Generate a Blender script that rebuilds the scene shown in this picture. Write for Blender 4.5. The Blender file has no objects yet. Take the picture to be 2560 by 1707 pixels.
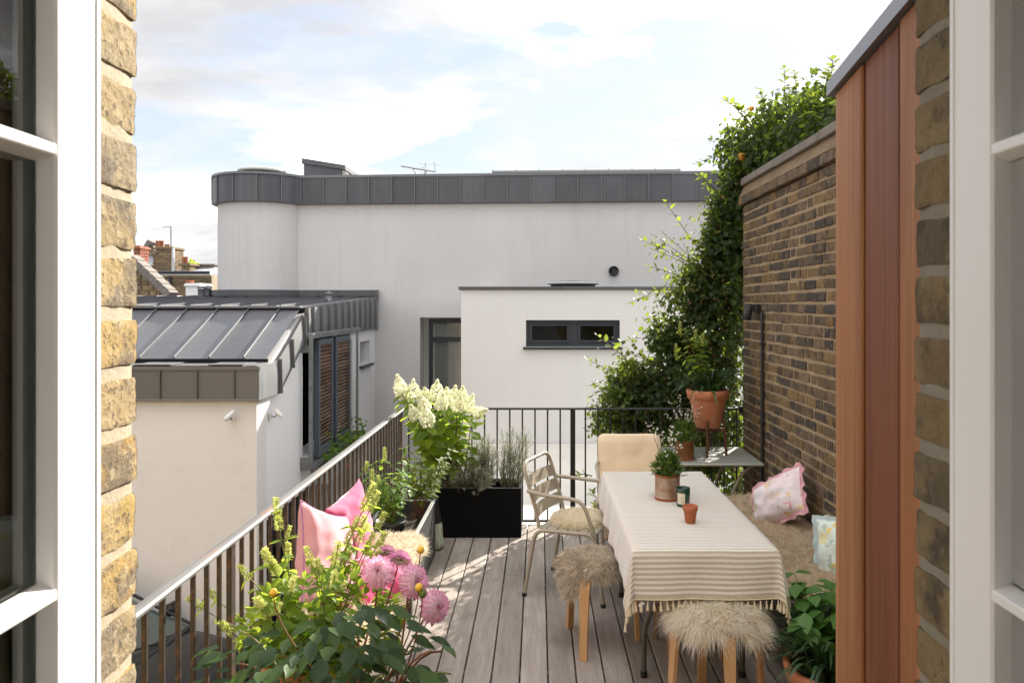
import bpy, math, random
import numpy as np
from mathutils import Vector, Matrix, noise

# ------------------------------------------------------------------ camera, sky, sun, exposure
scene = bpy.context.scene
COL = scene.collection
rng = random.Random(7)
nrg = np.random.default_rng(11)
R = math.radians
V = Vector
PI = math.pi
CAMH, FPX, CX, CY = 1.85, 1950.0, 1346.0, 762.0

cam_d = bpy.data.cameras.new('camera')
cam = bpy.data.objects.new('camera', cam_d)
COL.objects.link(cam)
scene.camera = cam
cam.location = (0, 0, CAMH)
cam.rotation_euler = (R(90), 0, 0)
cam_d.sensor_width = 36
cam_d.lens = 36 * FPX / 2560
cam_d.shift_x = -(CX - 1280) / 2560
cam_d.shift_y = -(853.5 - CY) / 2560
cam_d.clip_start = 0.05
cam_d.clip_end = 3000
cam_d.dof.use_dof = True
cam_d.dof.focus_distance = 4.6
cam_d.dof.aperture_fstop = 14.0

SUN_AZ, SUN_EL = R(31.0), R(29.2)
world = bpy.data.worlds.new('World')
scene.world = world
world.use_nodes = True
wt = world.node_tree
wn, wl = wt.nodes, wt.links
bg = wn['Background']
sky = wn.new('ShaderNodeTexSky')
sky.sky_type = 'NISHITA'
sky.sun_disc = False
sky.sun_elevation = SUN_EL
sky.sun_rotation = SUN_AZ
sky.air_density = 1.0
sky.dust_density = 0.6


def wmath(op, a, b=None, c=None):
    n = wn.new('ShaderNodeMath')
    n.operation = op
    for i, x in enumerate((a, b, c)):
        if x is None:
            continue
        if isinstance(x, (int, float)):
            n.inputs[i].default_value = x
        else:
            wl.new(x, n.inputs[i])
    return n.outputs[0]


tc = wn.new('ShaderNodeTexCoord')
sx = wn.new('ShaderNodeSeparateXYZ')
wl.new(tc.outputs['Generated'], sx.inputs[0])
den = wmath('ADD', wmath('MAXIMUM', sx.outputs[2], 0.0), 0.22)
cu = wn.new('ShaderNodeCombineXYZ')
wl.new(wmath('DIVIDE', sx.outputs[0], den), cu.inputs[0])
wl.new(wmath('MULTIPLY', wmath('DIVIDE', sx.outputs[1], den), 1.35), cu.inputs[1])
cu.inputs[2].default_value = 3.1


def wnoise(scale, detail, rough, off):
    ad = wn.new('ShaderNodeVectorMath')
    ad.operation = 'ADD'
    wl.new(cu.outputs[0], ad.inputs[0])
    ad.inputs[1].default_value = off
    n = wn.new('ShaderNodeTexNoise')
    n.inputs['Scale'].default_value = scale
    n.inputs['Detail'].default_value = detail
    n.inputs['Roughness'].default_value = rough
    n.inputs['Distortion'].default_value = 0.25
    wl.new(ad.outputs[0], n.inputs['Vector'])
    return n.outputs[0]


def wramp(x, lo, hi):
    n = wn.new('ShaderNodeMapRange')
    n.interpolation_type = 'SMOOTHSTEP'
    n.inputs[1].default_value = lo
    n.inputs[2].default_value = hi
    wl.new(x, n.inputs[0])
    return n.outputs[0]


def wmix(f, a, b):
    n = wn.new('ShaderNodeMix')
    n.data_type = 'RGBA'
    if isinstance(f, (int, float)):
        n.inputs[0].default_value = f
    else:
        wl.new(f, n.inputs[0])
    for i, x in ((6, a), (7, b)):
        if isinstance(x, tuple):
            n.inputs[i].default_value = x
        else:
            wl.new(x, n.inputs[i])
    return n.outputs[2]


mask = wramp(wnoise(0.95, 12, 0.58, (2.0, 0.55, -0.48)), 0.425, 0.53)
veil = wramp(wnoise(2.6, 8, 0.62, (5, 2, 1)), 0.35, 0.75)
cn = wnoise(0.9, 10, 0.56, (-6.55, -6.75, 1.45))
shade = wramp(cn, 0.27, 0.51)
shade2 = wramp(cn, 0.45, 0.70)
cloud = wmix(shade, (31.0, 30.8, 30.6, 1), wmix(shade2, (3.6, 3.55, 3.55, 1), (2.15, 2.15, 2.22, 1)))
base = wmix(veil, wmix(0.86, sky.outputs[0], (2.0, 2.25, 2.7, 1)), (2.85, 2.9, 3.05, 1))
wl.new(wmix(mask, base, cloud), bg.inputs[0])
bg.inputs[1].default_value = 0.052

sun_d = bpy.data.lights.new('sun', 'SUN')
sun_d.energy = 2.0
sun_d.angle = R(0.5)
sun_d.color = (1.0, 0.93, 0.82)
sun = bpy.data.objects.new('sun', sun_d)
COL.objects.link(sun)
SUNV = V((math.sin(SUN_AZ) * math.cos(SUN_EL), math.cos(SUN_AZ) * math.cos(SUN_EL), math.sin(SUN_EL)))
sun.rotation_euler = SUNV.to_track_quat('Z', 'Y').to_euler()
sun.location = SUNV * 60

vs = scene.view_settings
vs.view_transform = 'Standard'
vs.look = 'None'
vs.exposure = 2.72
vs.gamma = 1.0
vs.use_curve_mapping = False
scene.cycles.max_bounces = 8
scene.cycles.transparent_max_bounces = 16
scene.cycles.caustics_reflective = False
scene.cycles.caustics_refractive = False


def P(px, py, d):
    """Point at depth d whose picture position in the 2560-wide photograph was measured as (px, py)."""
    return V(((px - CX) * d / FPX, d, CAMH - (py - CY) * d / FPX))


# ------------------------------------------------------------------ materials
MATS = {}


def mat(name, base, rough=0.75, metal=0.0, layers=(), rnd=None, bump=None, spec=0.4, transl=None, stretch=None,
        rndmix=1.0, sheen=0.0, coat=0.0, uvramp=None, alpha=None, rndhsv=None, coherent=False):
    """Procedural material. layers: (scale, colour, lo, hi, amount, stretch) noise patches; rnd: palette picked per piece."""
    if name in MATS:
        return MATS[name]
    m = bpy.data.materials.new(name)
    m.use_nodes = True
    nt = m.node_tree
    n, l = nt.nodes, nt.links
    pb = n['Principled BSDF']
    pb.inputs['Roughness'].default_value = rough
    pb.inputs['Metallic'].default_value = metal
    pb.inputs['Specular IOR Level'].default_value = spec
    if sheen:
        pb.inputs['Sheen Weight'].default_value = sheen
    if coat:
        pb.inputs['Coat Weight'].default_value = coat
        pb.inputs['Coat Roughness'].default_value = 0.06
    oi = n.new('ShaderNodeObjectInfo')
    geo = n.new('ShaderNodeNewGeometry')
    add = n.new('ShaderNodeMath')
    add.operation = 'ADD'
    l.new(oi.outputs['Random'], add.inputs[0])
    l.new(geo.outputs['Random Per Island'], add.inputs[1])
    fr = n.new('ShaderNodeMath')
    fr.operation = 'FRACT'
    l.new(add.outputs[0], fr.inputs[0])
    rv = fr.outputs[0]
    tcn = n.new('ShaderNodeTexCoord')
    off = n.new('ShaderNodeVectorMath')
    off.operation = 'MULTIPLY_ADD'
    cmb = n.new('ShaderNodeCombineXYZ')
    for i in range(3):
        l.new(rv, cmb.inputs[i])
    off.inputs[1].default_value = (37.0, 17.0, 29.0) if (rnd or rndhsv) and not coherent else (0, 0, 0)
    l.new(cmb.outputs[0], off.inputs[0])
    l.new(tcn.outputs['Object'], off.inputs[2])

    def noise_tex(scale, st, detail=6, rg=0.6):
        src = off.outputs[0]
        if st:
            mp = n.new('ShaderNodeMapping')
            mp.inputs['Scale'].default_value = st
            l.new(src, mp.inputs[0])
            src = mp.outputs[0]
        t = n.new('ShaderNodeTexNoise')
        t.inputs['Scale'].default_value = scale
        t.inputs['Detail'].default_value = detail
        t.inputs['Roughness'].default_value = rg
        l.new(src, t.inputs['Vector'])
        return t.outputs[0]

    def mixc(f, a, b):
        x = n.new('ShaderNodeMix')
        x.data_type = 'RGBA'
        l.new(f, x.inputs[0])
        for i, q in ((6, a), (7, b)):
            if isinstance(q, tuple):
                x.inputs[i].default_value = q
            else:
                l.new(q, x.inputs[i])
        return x.outputs[2]

    def rgba(c):
        return (c[0], c[1], c[2], 1.0)

    col = rgba(base)
    if uvramp:
        sp = n.new('ShaderNodeSeparateXYZ')
        l.new(tcn.outputs['UV'], sp.inputs[0])
        rp = n.new('ShaderNodeValToRGB')
        e = rp.color_ramp.elements
        e[0].position, e[0].color = uvramp[0][0], rgba(uvramp[0][1])
        e[1].position, e[1].color = uvramp[-1][0], rgba(uvramp[-1][1])
        for p_, c_ in uvramp[1:-1]:
            q = e.new(p_)
            q.color = rgba(c_)
        l.new(sp.outputs[1], rp.inputs[0])
        col = rp.outputs[0]
    if rnd:
        rp = n.new('ShaderNodeValToRGB')
        rp.color_ramp.interpolation = 'LINEAR'
        e = rp.color_ramp.elements
        e[0].position, e[0].color = 0.0, rgba(rnd[0])
        e[1].position, e[1].color = 1.0, rgba(rnd[-1])
        for i in range(1, len(rnd) - 1):
            q = e.new(i / (len(rnd) - 1))
            q.color = rgba(rnd[i])
        l.new(rv, rp.inputs[0])
        col = rp.outputs[0]
    for ly in layers:
        sc, c2, lo, hi, amt = ly[:5]
        st = ly[5] if len(ly) > 5 else stretch
        t = noise_tex(sc, st)
        mr = n.new('ShaderNodeMapRange')
        mr.inputs[1].default_value = lo
        mr.inputs[2].default_value = hi
        mr.inputs[4].default_value = amt
        l.new(t, mr.inputs[0])
        col = mixc(mr.outputs[0], col, rgba(c2))
    if rndhsv:
        hs = n.new('ShaderNodeHueSaturation')
        mr = n.new('ShaderNodeMapRange')
        mr.inputs[3].default_value, mr.inputs[4].default_value = 1 - rndhsv, 1 + rndhsv
        l.new(rv, mr.inputs[0])
        l.new(mr.outputs[0], hs.inputs['Value'])
        if isinstance(col, tuple):
            hs.inputs['Color'].default_value = col
        else:
            l.new(col, hs.inputs['Color'])
        col = hs.outputs[0]
    if isinstance(col, tuple):
        pb.inputs['Base Color'].default_value = col
    else:
        l.new(col, pb.inputs['Base Color'])
    if bump:
        bs = bump if isinstance(bump, list) else [bump]
        prev = None
        for b in bs:
            t = noise_tex(b[0], b[3] if len(b) > 3 else stretch, 8, 0.65)
            bn = n.new('ShaderNodeBump')
            bn.inputs['Strength'].default_value = b[1]
            bn.inputs['Distance'].default_value = b[2]
            l.new(t, bn.inputs['Height'])
            if prev:
                l.new(prev, bn.inputs['Normal'])
            prev = bn.outputs[0]
        l.new(prev, pb.inputs['Normal'])
    if transl:
        tb = n.new('ShaderNodeBsdfTranslucent')
        tcol, amt = transl
        if tcol is None:
            if isinstance(col, tuple):
                tb.inputs[0].default_value = col
            else:
                l.new(col, tb.inputs[0])
        else:
            hs = n.new('ShaderNodeHueSaturation')
            mr = n.new('ShaderNodeMapRange')
            mr.inputs[3].default_value, mr.inputs[4].default_value = 0.7, 1.3
            l.new(rv, mr.inputs[0])
            l.new(mr.outputs[0], hs.inputs['Value'])
            hs.inputs['Color'].default_value = rgba(tcol)
            l.new(hs.outputs[0], tb.inputs[0])
        ms = n.new('ShaderNodeMixShader')
        ms.inputs[0].default_value = amt
        l.new(pb.outputs[0], ms.inputs[1])
        l.new(tb.outputs[0], ms.inputs[2])
        l.new(ms.outputs[0], n['Material Output'].inputs[0])
    m['_col'] = True
    MATS[name] = m
    return m


def glass_mat(name, tint=(0.9, 0.93, 0.92), ior=1.5, rough=0.0):
    if name in MATS:
        return MATS[name]
    m = bpy.data.materials.new(name)
    m.use_nodes = True
    nt = m.node_tree
    n, l = nt.nodes, nt.links
    n.remove(n['Principled BSDF'])
    fz = n.new('ShaderNodeFresnel')
    fz.inputs[0].default_value = ior
    tr = n.new('ShaderNodeBsdfTransparent')
    tr.inputs[0].default_value = (*tint, 1)
    gl = n.new('ShaderNodeBsdfGlossy')
    gl.inputs['Roughness'].default_value = rough
    ms = n.new('ShaderNodeMixShader')
    l.new(fz.outputs[0], ms.inputs[0])
    l.new(tr.outputs[0], ms.inputs[1])
    l.new(gl.outputs[0], ms.inputs[2])
    l.new(ms.outputs[0], n['Material Output'].inputs[0])
    MATS[name] = m
    return m


# ------------------------------------------------------------------ mesh building
WM = {}


class MB:
    def __init__(s, M=None):
        s.v, s.f, s.sm, s.mi, s.uv = [], [], [], [], {}
        s.M = M
        s.cm = 0

    def add(s, vs, fs, smooth=False):
        b = len(s.v)
        if s.M is not None:
            vs = [s.M @ V(p) for p in vs]
        s.v.extend([tuple(p) for p in vs])
        for f in fs:
            s.f.append(tuple(i + b for i in f))
            s.sm.append(smooth)
            s.mi.append(s.cm)
        return b

    def box(s, x0, x1, y0, y1, z0, z1, b=0.0, jit=0.0):
        c = ((x0 + x1) / 2, (y0 + y1) / 2, (z0 + z1) / 2)
        s.obox(c, ((1, 0, 0), (0, 1, 0), (0, 0, 1)), (abs(x1 - x0), abs(y1 - y0), abs(z1 - z0)), b, jit)

    def obox(s, c, ax, size, b=0.0, jit=0.0):
        c = V(c)
        A = [V(a) for a in ax]
        h = [d / 2 for d in size]
        vs = []
        if b <= 0:
            for sx_ in (-1, 1):
                for sy_ in (-1, 1):
                    for sz_ in (-1, 1):
                        vs.append(c + A[0] * h[0] * sx_ + A[1] * h[1] * sy_ + A[2] * h[2] * sz_)
            fs = [(0, 1, 3, 2), (4, 6, 7, 5), (0, 4, 5, 1), (2, 3, 7, 6), (0, 2, 6, 4), (1, 5, 7, 3)]
        else:
            b = min(b, min(h) * 0.9)
            idx = {}
            for sx_ in (-1, 1):
                for sy_ in (-1, 1):
                    for sz_ in (-1, 1):
                        for a in range(3):
                            q = [h[i] - (0 if i == a else b) for i in range(3)]
                            if jit:
                                q = [x + rng.uniform(-jit, jit) for x in q]
                            idx[(sx_, sy_, sz_, a)] = len(vs)
                            vs.append(c + A[0] * q[0] * sx_ + A[1] * q[1] * sy_ + A[2] * q[2] * sz_)
            fs = []
            sg = (-1, 1)

            def k(t, a):
                return idx[(t[0], t[1], t[2], a)]
            for a in range(3):
                o1, o2 = (a + 1) % 3, (a + 2) % 3
                for g in sg:
                    ring = []
                    for (p, q) in ((-1, -1), (1, -1), (1, 1), (-1, 1)):
                        t = [0, 0, 0]
                        t[a], t[o1], t[o2] = g, p, q
                        ring.append(k(t, a))
                    fs.append(tuple(ring if g > 0 else ring[::-1]))
                for p in sg:          # edges parallel to axis a, between faces o1 and o2
                    for q in sg:
                        t0, t1 = [0, 0, 0], [0, 0, 0]
                        t0[a], t1[a] = -1, 1
                        t0[o1] = t1[o1] = p
                        t0[o2] = t1[o2] = q
                        f = (k(t0, o1), k(t1, o1), k(t1, o2), k(t0, o2))
                        fs.append(f if p * q < 0 else f[::-1])
            for x in sg:
                for y in sg:
                    for z in sg:
                        f = (k((x, y, z), 0), k((x, y, z), 1), k((x, y, z), 2))
                        fs.append(f if x * y * z > 0 else f[::-1])
        s.add(vs, fs)

    def quad(s, a, b, c, d, smooth=False):
        return s.add([a, b, c, d], [(0, 1, 2, 3)], smooth)

    def tube(s, pts, r, n=8, cap=True, flat=None):
        pts = [V(p) for p in pts]
        rs = r if isinstance(r, (list, tuple)) else [r] * len(pts)
        vs, fs = [], []
        t = (pts[1] - pts[0]).normalized()
        u = t.orthogonal().normalized()
        for i, p in enumerate(pts):
            if i == 0:
                tt = (pts[1] - pts[0]).normalized()
            elif i == len(pts) - 1:
                tt = (pts[-1] - pts[-2]).normalized()
            else:
                tt = ((pts[i + 1] - p).normalized() + (p - pts[i - 1]).normalized())
                tt = tt.normalized() if tt.length > 1e-6 else t
            u = (u - tt * u.dot(tt))
            u = u.normalized() if u.length > 1e-6 else tt.orthogonal().normalized()
            w = tt.cross(u)
            for j in range(n):
                a = 2 * PI * j / n
                vs.append(p + (u * math.cos(a) + w * math.sin(a)) * rs[i])
        for i in range(len(pts) - 1):
            for j in range(n):
                k = (j + 1) % n
                fs.append((i * n + j, i * n + k, (i + 1) * n + k, (i + 1) * n + j))
        s.add(vs, fs, True)
        if cap:
            s.add(vs[:n], [tuple(range(n))[::-1]])
            s.add(vs[-n:], [tuple(range(n))])

    def sweep(s, pts, ws, ts, up=(0, 0, 1), smooth=False, hw=None):
        """rectangular section swept along pts; ws / ts: full width (along side) and thickness per point"""
        pts = [V(p) for p in pts]
        n = len(pts)
        ws = ws if isinstance(ws, (list, tuple)) else [ws] * n
        ts = ts if isinstance(ts, (list, tuple)) else [ts] * n
        vs, fs = [], []
        side0 = V(hw) if hw is not None else None
        for i, p in enumerate(pts):
            t = (pts[min(i + 1, n - 1)] - pts[max(i - 1, 0)]).normalized()
            sd = side0.normalized() if side0 is not None else t.cross(V(up)).normalized()
            nn = sd.cross(t).normalized()
            for a, b in ((-1, -1), (1, -1), (1, 1), (-1, 1)):
                vs.append(p + sd * ws[i] / 2 * a + nn * ts[i] / 2 * b)
        for i in range(n - 1):
            for j in range(4):
                k = (j + 1) % 4
                fs.append((i * 4 + j, i * 4 + k, (i + 1) * 4 + k, (i + 1) * 4 + j))
        fs.append((3, 2, 1, 0))
        e = (n - 1) * 4
        fs.append((e, e + 1, e + 2, e + 3))
        s.add(vs, fs, smooth)

    def lathe(s, prof, c, n=24, smooth=True, ax=None, a0=0.0, a1=2 * PI):
        c = V(c)
        vs, fs = [], []
        full = abs(a1 - a0 - 2 * PI) < 1e-6
        m = n if full else n + 1
        Q = V(ax).normalized().to_track_quat('Z', 'Y') if ax is not None else None
        for r, z in prof:
            for j in range(m):
                a = a0 + (a1 - a0) * j / n
                p = V((r * math.cos(a), r * math.sin(a), z))
                if Q:
                    p = Q @ p
                vs.append(c + p)
        for i in range(len(prof) - 1):
            for j in range(n):
                k = (j + 1) % m if full else j + 1
                fs.append((i * m + j, i * m + k, (i + 1) * m + k, (i + 1) * m + j))
        s.add(vs, fs, smooth)

    def prism(s, poly, fn, a0, a1):
        """poly: 2-D points; fn(p, a) -> 3-D; extruded between a0 and a1"""
        n = len(poly)
        vs = [V(fn(p, a0)) for p in poly] + [V(fn(p, a1)) for p in poly]
        fs = [tuple(range(n))[::-1], tuple(range(n, 2 * n))]
        for i in range(n):
            k = (i + 1) % n
            fs.append((i, k, n + k, n + i))
        s.add(vs, fs)

    def grid(s, fn, nu, nv, smooth=True, closed=False, uv=False):
        vs = []
        for j in range(nv + 1):
            for i in range(nu + 1):
                vs.append(fn(i / nu, j / nv))
        fs = []
        for j in range(nv):
            for i in range(nu):
                a = j * (nu + 1) + i
                fs.append((a, a + 1, a + nu + 2, a + nu + 1))
        b = s.add(vs, fs, smooth)
        if uv:
            for j in range(nv + 1):
                for i in range(nu + 1):
                    s.uv[b + j * (nu + 1) + i] = (i / nu, j / nv)
        return b

    def mesh(s, name, mats, fix=False):
        me = bpy.data.meshes.new(name)
        me.from_pydata(s.v, [], s.f)
        for m in (mats if isinstance(mats, (list, tuple)) else [mats]):
            me.materials.append(m)
        me.polygons.foreach_set('use_smooth', s.sm)
        me.polygons.foreach_set('material_index', s.mi)
        if s.uv:
            uvl = me.uv_layers.new(name='UVMap')
            arr = np.zeros((len(me.loops), 2), np.float32)
            li = np.zeros(len(me.loops), np.int32)
            me.loops.foreach_get('vertex_index', li)
            tab = np.zeros((len(s.v), 2), np.float32)
            for k, q in s.uv.items():
                tab[k] = q
            arr[:] = tab[li]
            uvl.data.foreach_set('uv', arr.ravel())
        if fix:
            import bmesh
            bm = bmesh.new()
            bm.from_mesh(me)
            bmesh.ops.recalc_face_normals(bm, faces=bm.faces)
            bm.to_mesh(me)
            bm.free()
        me.update()
        return me

    def build(s, name, mats, parent=None, fix=False):
        return link(name, s.mesh(name, mats, fix), parent)


def link(name, data, parent=None, mw=None, kind=None):
    o = bpy.data.objects.new(name, data)
    COL.objects.link(o)
    mw = mw if mw is not None else Matrix()
    if parent is not None:
        o.parent = parent
        o.matrix_parent_inverse = WM[parent.name].inverted()
    o.matrix_basis = mw
    WM[o.name] = mw.copy()
    if kind:
        o['kind'] = kind
    return o


def thing(name, label, cat, loc=(0, 0, 0), group=None):
    o = link(name, None, None, Matrix.Translation(V(loc)))
    o.empty_display_size = 0.1
    return tag(o, label, cat, group)


def tag(o, label, cat, group=None):
    o['label'] = label
    o['category'] = cat
    if group:
        o['group'] = group
    return o


def struct(o):
    o['kind'] = 'structure'
    return o


def stuff(o):
    o['kind'] = 'stuff'
    return o


def TR(loc, rz=0.0, rx=0.0, ry=0.0, s=1.0):
    M = Matrix.Translation(V(loc)) @ Matrix.Rotation(rz, 4, 'Z') @ Matrix.Rotation(ry, 4, 'Y') @ Matrix.Rotation(rx, 4, 'X')
    if isinstance(s, (int, float)):
        s = (s, s, s)
    return M @ Matrix.Diagonal((*s, 1))


def rounded(pts, r, seg=5):
    """polyline with its inner corners rounded"""
    pts = [V(p) for p in pts]
    out = [pts[0]]
    for i in range(1, len(pts) - 1):
        p, a, b = pts[i], pts[i - 1], pts[i + 1]
        da, db = (a - p), (b - p)
        rr = min(r, da.length * 0.49, db.length * 0.49)
        A, B = p + da.normalized() * rr, p + db.normalized() * rr
        for k in range(seg + 1):
            t = k / seg
            out.append(A * (1 - t) ** 2 + p * 2 * t * (1 - t) + B * t * t)
    out.append(pts[-1])
    return out


def arc_pts(a, b, sag, n=8):
    """curve from a to b through a mid point offset by sag"""
    a, b, c = V(a), V(b), (V(a) + V(b)) / 2 + V(sag)
    return [a * (1 - t) ** 2 + c * 2 * t * (1 - t) + b * t * t for t in [i / n for i in range(n + 1)]]


# ------------------------------------------------------------------ leaves
def leaf_shape(kind):
    """unit leaf along +Y, +Z up: (verts, faces)"""
    if kind == 'ovate':
        v = [(0, 0, 0), (.26, .28, .05), (.30, .5, .05), (.17, .78, 0), (0, 1.0, -.1), (-.17, .78, 0), (-.30, .5, .05), (-.26, .28, .05), (0, .4, -.04), (0, .72, -.07)]
        f = [(0, 1, 8), (1, 2, 8), (2, 9, 8), (2, 3, 9), (3, 4, 9), (0, 8, 7), (7, 8, 6), (6, 8, 9), (6, 9, 5), (5, 9, 4)]
    elif kind == 'small':
        v = [(0, 0, 0), (.28, .42, .08), (0, 1, -.06), (-.28, .42, .08), (0, .5, -.03)]
        f = [(0, 1, 4), (1, 2, 4), (2, 3, 4), (3, 0, 4)]
    elif kind == 'lance':
        v = [(0, 0, 0), (.10, .35, .03), (0, 1, -.12), (-.10, .35, .03), (0, .45, -.02)]
        f = [(0, 1, 4), (1, 2, 4), (2, 3, 4), (3, 0, 4)]
    elif kind == 'needle':
        v = [(-.045, 0, 0), (.045, 0, 0), (0, 1, 0)]
        f = [(0, 1, 2)]
    elif kind == 'dahlia':
        half = [(.05, .06), (.22, .16), (.24, .24), (.36, .34), (.36, .42), (.40, .52), (.33, .60), (.32, .68), (.20, .78), (.17, .86)]
        v = [(0, 0, 0)]
        for x, y in half:
            v.append((x, y, .10 * x - .22 * y * y))
        v.append((0, 1.0, -.26))
        for x, y in half[::-1]:
            v.append((-x, y, .10 * x - .22 * y * y))
        mids = [(0, .2, -.02), (0, .42, -.06), (0, .62, -.11), (0, .82, -.18)]
        m0 = len(v)
        v += mids
        N = len(half)
        R_ = [0] + list(range(1, N + 1)) + [N + 1]
        L_ = [0] + list(range(2 * N + 1, N + 1, -1)) + [N + 1]
        f = []
        for side, fl in ((R_, False), (L_, True)):
            for i in range(len(side) - 1):
                yy = (v[side[i]][1] + v[side[i + 1]][1]) / 2
                k = min(3, max(0, int((yy - .02) / .25)))
                f.append((side[i], side[i + 1], m0 + k) if not fl else (side[i + 1], side[i], m0 + k))
        for i in range(3):
            for side, fl in ((R_, False), (L_, True)):
                ys = .02 + .25 * (i + 1)
                j = min(range(len(side)), key=lambda q: abs(v[side[q]][1] - ys))
                f.append((m0 + i, side[j], m0 + i + 1) if not fl else (m0 + i + 1, side[j], m0 + i))
    elif kind == 'blade':
        v, f = [], []
        n = 7
        for i in range(n + 1):
            t = i / n
            w = .022 * (1 - t ** 2.2) + .002
            z = .75 * t - .75 * t * t * 1.1
            y = t * (1 - .25 * t)
            v += [(-w, y, z + w * .4), (0, y, z), (w, y, z + w * .4)]
        for i in range(n):
            a = i * 3
            f += [(a, a + 1, a + 4, a + 3), (a + 1, a + 2, a + 5, a + 4)]
    elif kind == 'petal':
        v, f = [], []
        n = 4
        for i in range(n + 1):
            t = i / n
            w = [.05, .13, .17, .14, .03][i]
            z = [0, .04, .02, -.03, -.02][i]
            v += [(-w, t, z + .06), (0, t, z), (w, t, z + .06)]
        for i in range(n):
            a = i * 3
            f += [(a, a + 1, a + 4, a + 3), (a + 1, a + 2, a + 5, a + 4)]
    return np.array(v, float), f


LS = {k: leaf_shape(k) for k in ('ovate', 'small', 'lance', 'needle', 'dahlia', 'blade', 'petal')}


def frames(dirs, ups):
    y = dirs / np.linalg.norm(dirs, axis=1, keepdims=True)
    x = np.cross(y, ups)
    ln = np.linalg.norm(x, axis=1, keepdims=True)
    x = np.where(ln > 1e-5, x / np.maximum(ln, 1e-9), np.array([[1.0, 0, 0]]))
    z = np.cross(x, y)
    return np.stack([x, y, z], axis=2)


def leaf_mesh(name, kind, pos, dirs, ups, size, m, uv=False, wid=None):
    """one joined mesh of many leaves"""
    lv, lf = LS[kind]
    pos, dirs, ups, size = (np.asarray(a, float) for a in (pos, dirs, ups, size))
    B = frames(dirs, ups)
    N, K = len(pos), len(lv)
    loc = lv[None] * size[:, None, None]
    if wid is not None:
        loc = loc * np.stack([np.asarray(wid), np.ones(N), np.ones(N)], 1)[:, None, :]
    vs = np.einsum('nij,nkj->nki', B, loc) + pos[:, None, :]
    return np_mesh(name, vs.reshape(-1, 3), lf, N, K, m, np.tile(lv[:, 1], N) if uv else None)


def np_mesh(name, vs, lf, N, K, m, uvy=None, smooth=True):
    me = bpy.data.meshes.new(name)
    cnt = np.array([len(f) for f in lf], np.int32)
    flat = np.concatenate([np.array(f, np.int32) for f in lf])
    li = (flat[None, :] + (np.arange(N, dtype=np.int32) * K)[:, None]).ravel()
    tot = np.tile(cnt, N)
    st = np.concatenate([[0], np.cumsum(tot)[:-1]]).astype(np.int32)
    me.vertices.add(len(vs))
    me.vertices.foreach_set('co', vs.astype(np.float32).ravel())
    me.loops.add(len(li))
    me.loops.foreach_set('vertex_index', li.astype(np.int32))
    me.polygons.add(len(tot))
    me.polygons.foreach_set('loop_start', st)
    me.polygons.foreach_set('loop_total', tot.astype(np.int32))
    me.polygons.foreach_set('use_smooth', np.full(len(tot), smooth))
    for q in (m if isinstance(m, (list, tuple)) else [m]):
        me.materials.append(q)
    if uvy is not None:
        ul = me.uv_layers.new(name='UVMap')
        uvs = np.zeros((len(li), 2), np.float32)
        uvs[:, 1] = uvy[li]
        ul.data.foreach_set('uv', uvs.ravel())
    me.update()
    me.validate()
    return me


UNIT = {}


def leaf_part(kind, m, parent, pos, d, up, size, name='leaf', wid=1.0):
    """a single leaf as an object; all of a kind share one mesh"""
    key = (kind, m.name)
    if key not in UNIT:
        lv, lf = LS[kind]
        UNIT[key] = np_mesh(kind + '_leaf', lv, lf, 1, len(lv), m, lv[:, 1])
    y = V(d).normalized()
    x = y.cross(V(up))
    x = x.normalized() if x.length > 1e-5 else y.orthogonal().normalized()
    z = x.cross(y)
    M = Matrix(((x.x * size * wid, y.x * size, z.x * size, pos[0]), (x.y * size * wid, y.y * size, z.y * size, pos[1]), (x.z * size * wid, y.z * size, z.z * size, pos[2]), (0, 0, 0, 1)))
    return link(name, UNIT[key], parent, M)


def rand_unit(n):
    a = nrg.normal(size=(n, 3))
    return a / np.linalg.norm(a, axis=1, keepdims=True)


def fur_mesh(name, base, nrm, length, m, width=0.0022, curl=0.5, lie=None, seg=4, clump=None, grav=1.0):
    """hair strands as tapered strips. base, nrm: (N,3); length (N,)"""
    N = len(base)
    d = nrm + rand_unit(N) * curl
    if lie is not None:
        d = d + np.asarray(lie)
    if clump is not None:
        seeds = base[nrg.integers(0, N, clump)]
        k = np.concatenate([np.argmin(((base[i:i + 2000, None, :] - seeds[None]) ** 2).sum(2), 1) for i in range(0, N, 2000)])
        cd = rand_unit(clump) * curl * 1.3
        tip = seeds[k] + nrm * 0.02 - base
        d = d + cd[k] + tip * 18.0
    d /= np.linalg.norm(d, axis=1, keepdims=True)
    bend = rand_unit(N) * 0.5 + np.array([0, 0, -0.45 * grav])
    wave = rand_unit(N) * 0.12
    side = np.cross(d, rand_unit(N))
    side /= np.maximum(np.linalg.norm(side, axis=1, keepdims=True), 1e-6)
    vs = np.zeros((N, seg * 2 + 1, 3))
    for i in range(seg + 1):
        t = i / seg
        p = base + (d * t + bend * t * t * 0.8 + wave * math.sin(t * 5.5)) * length[:, None]
        if i < seg:
            w = width * (1 - 0.6 * t)
            vs[:, i * 2] = p - side * w
            vs[:, i * 2 + 1] = p + side * w
        else:
            vs[:, -1] = p
    lf = [(i * 2, i * 2 + 1, i * 2 + 3, i * 2 + 2) for i in range(seg - 1)]
    lf.append((seg * 2 - 2, seg * 2 - 1, seg * 2))
    return np_mesh(name, vs.reshape(-1, 3), lf, N, seg * 2 + 1, m)


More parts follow.
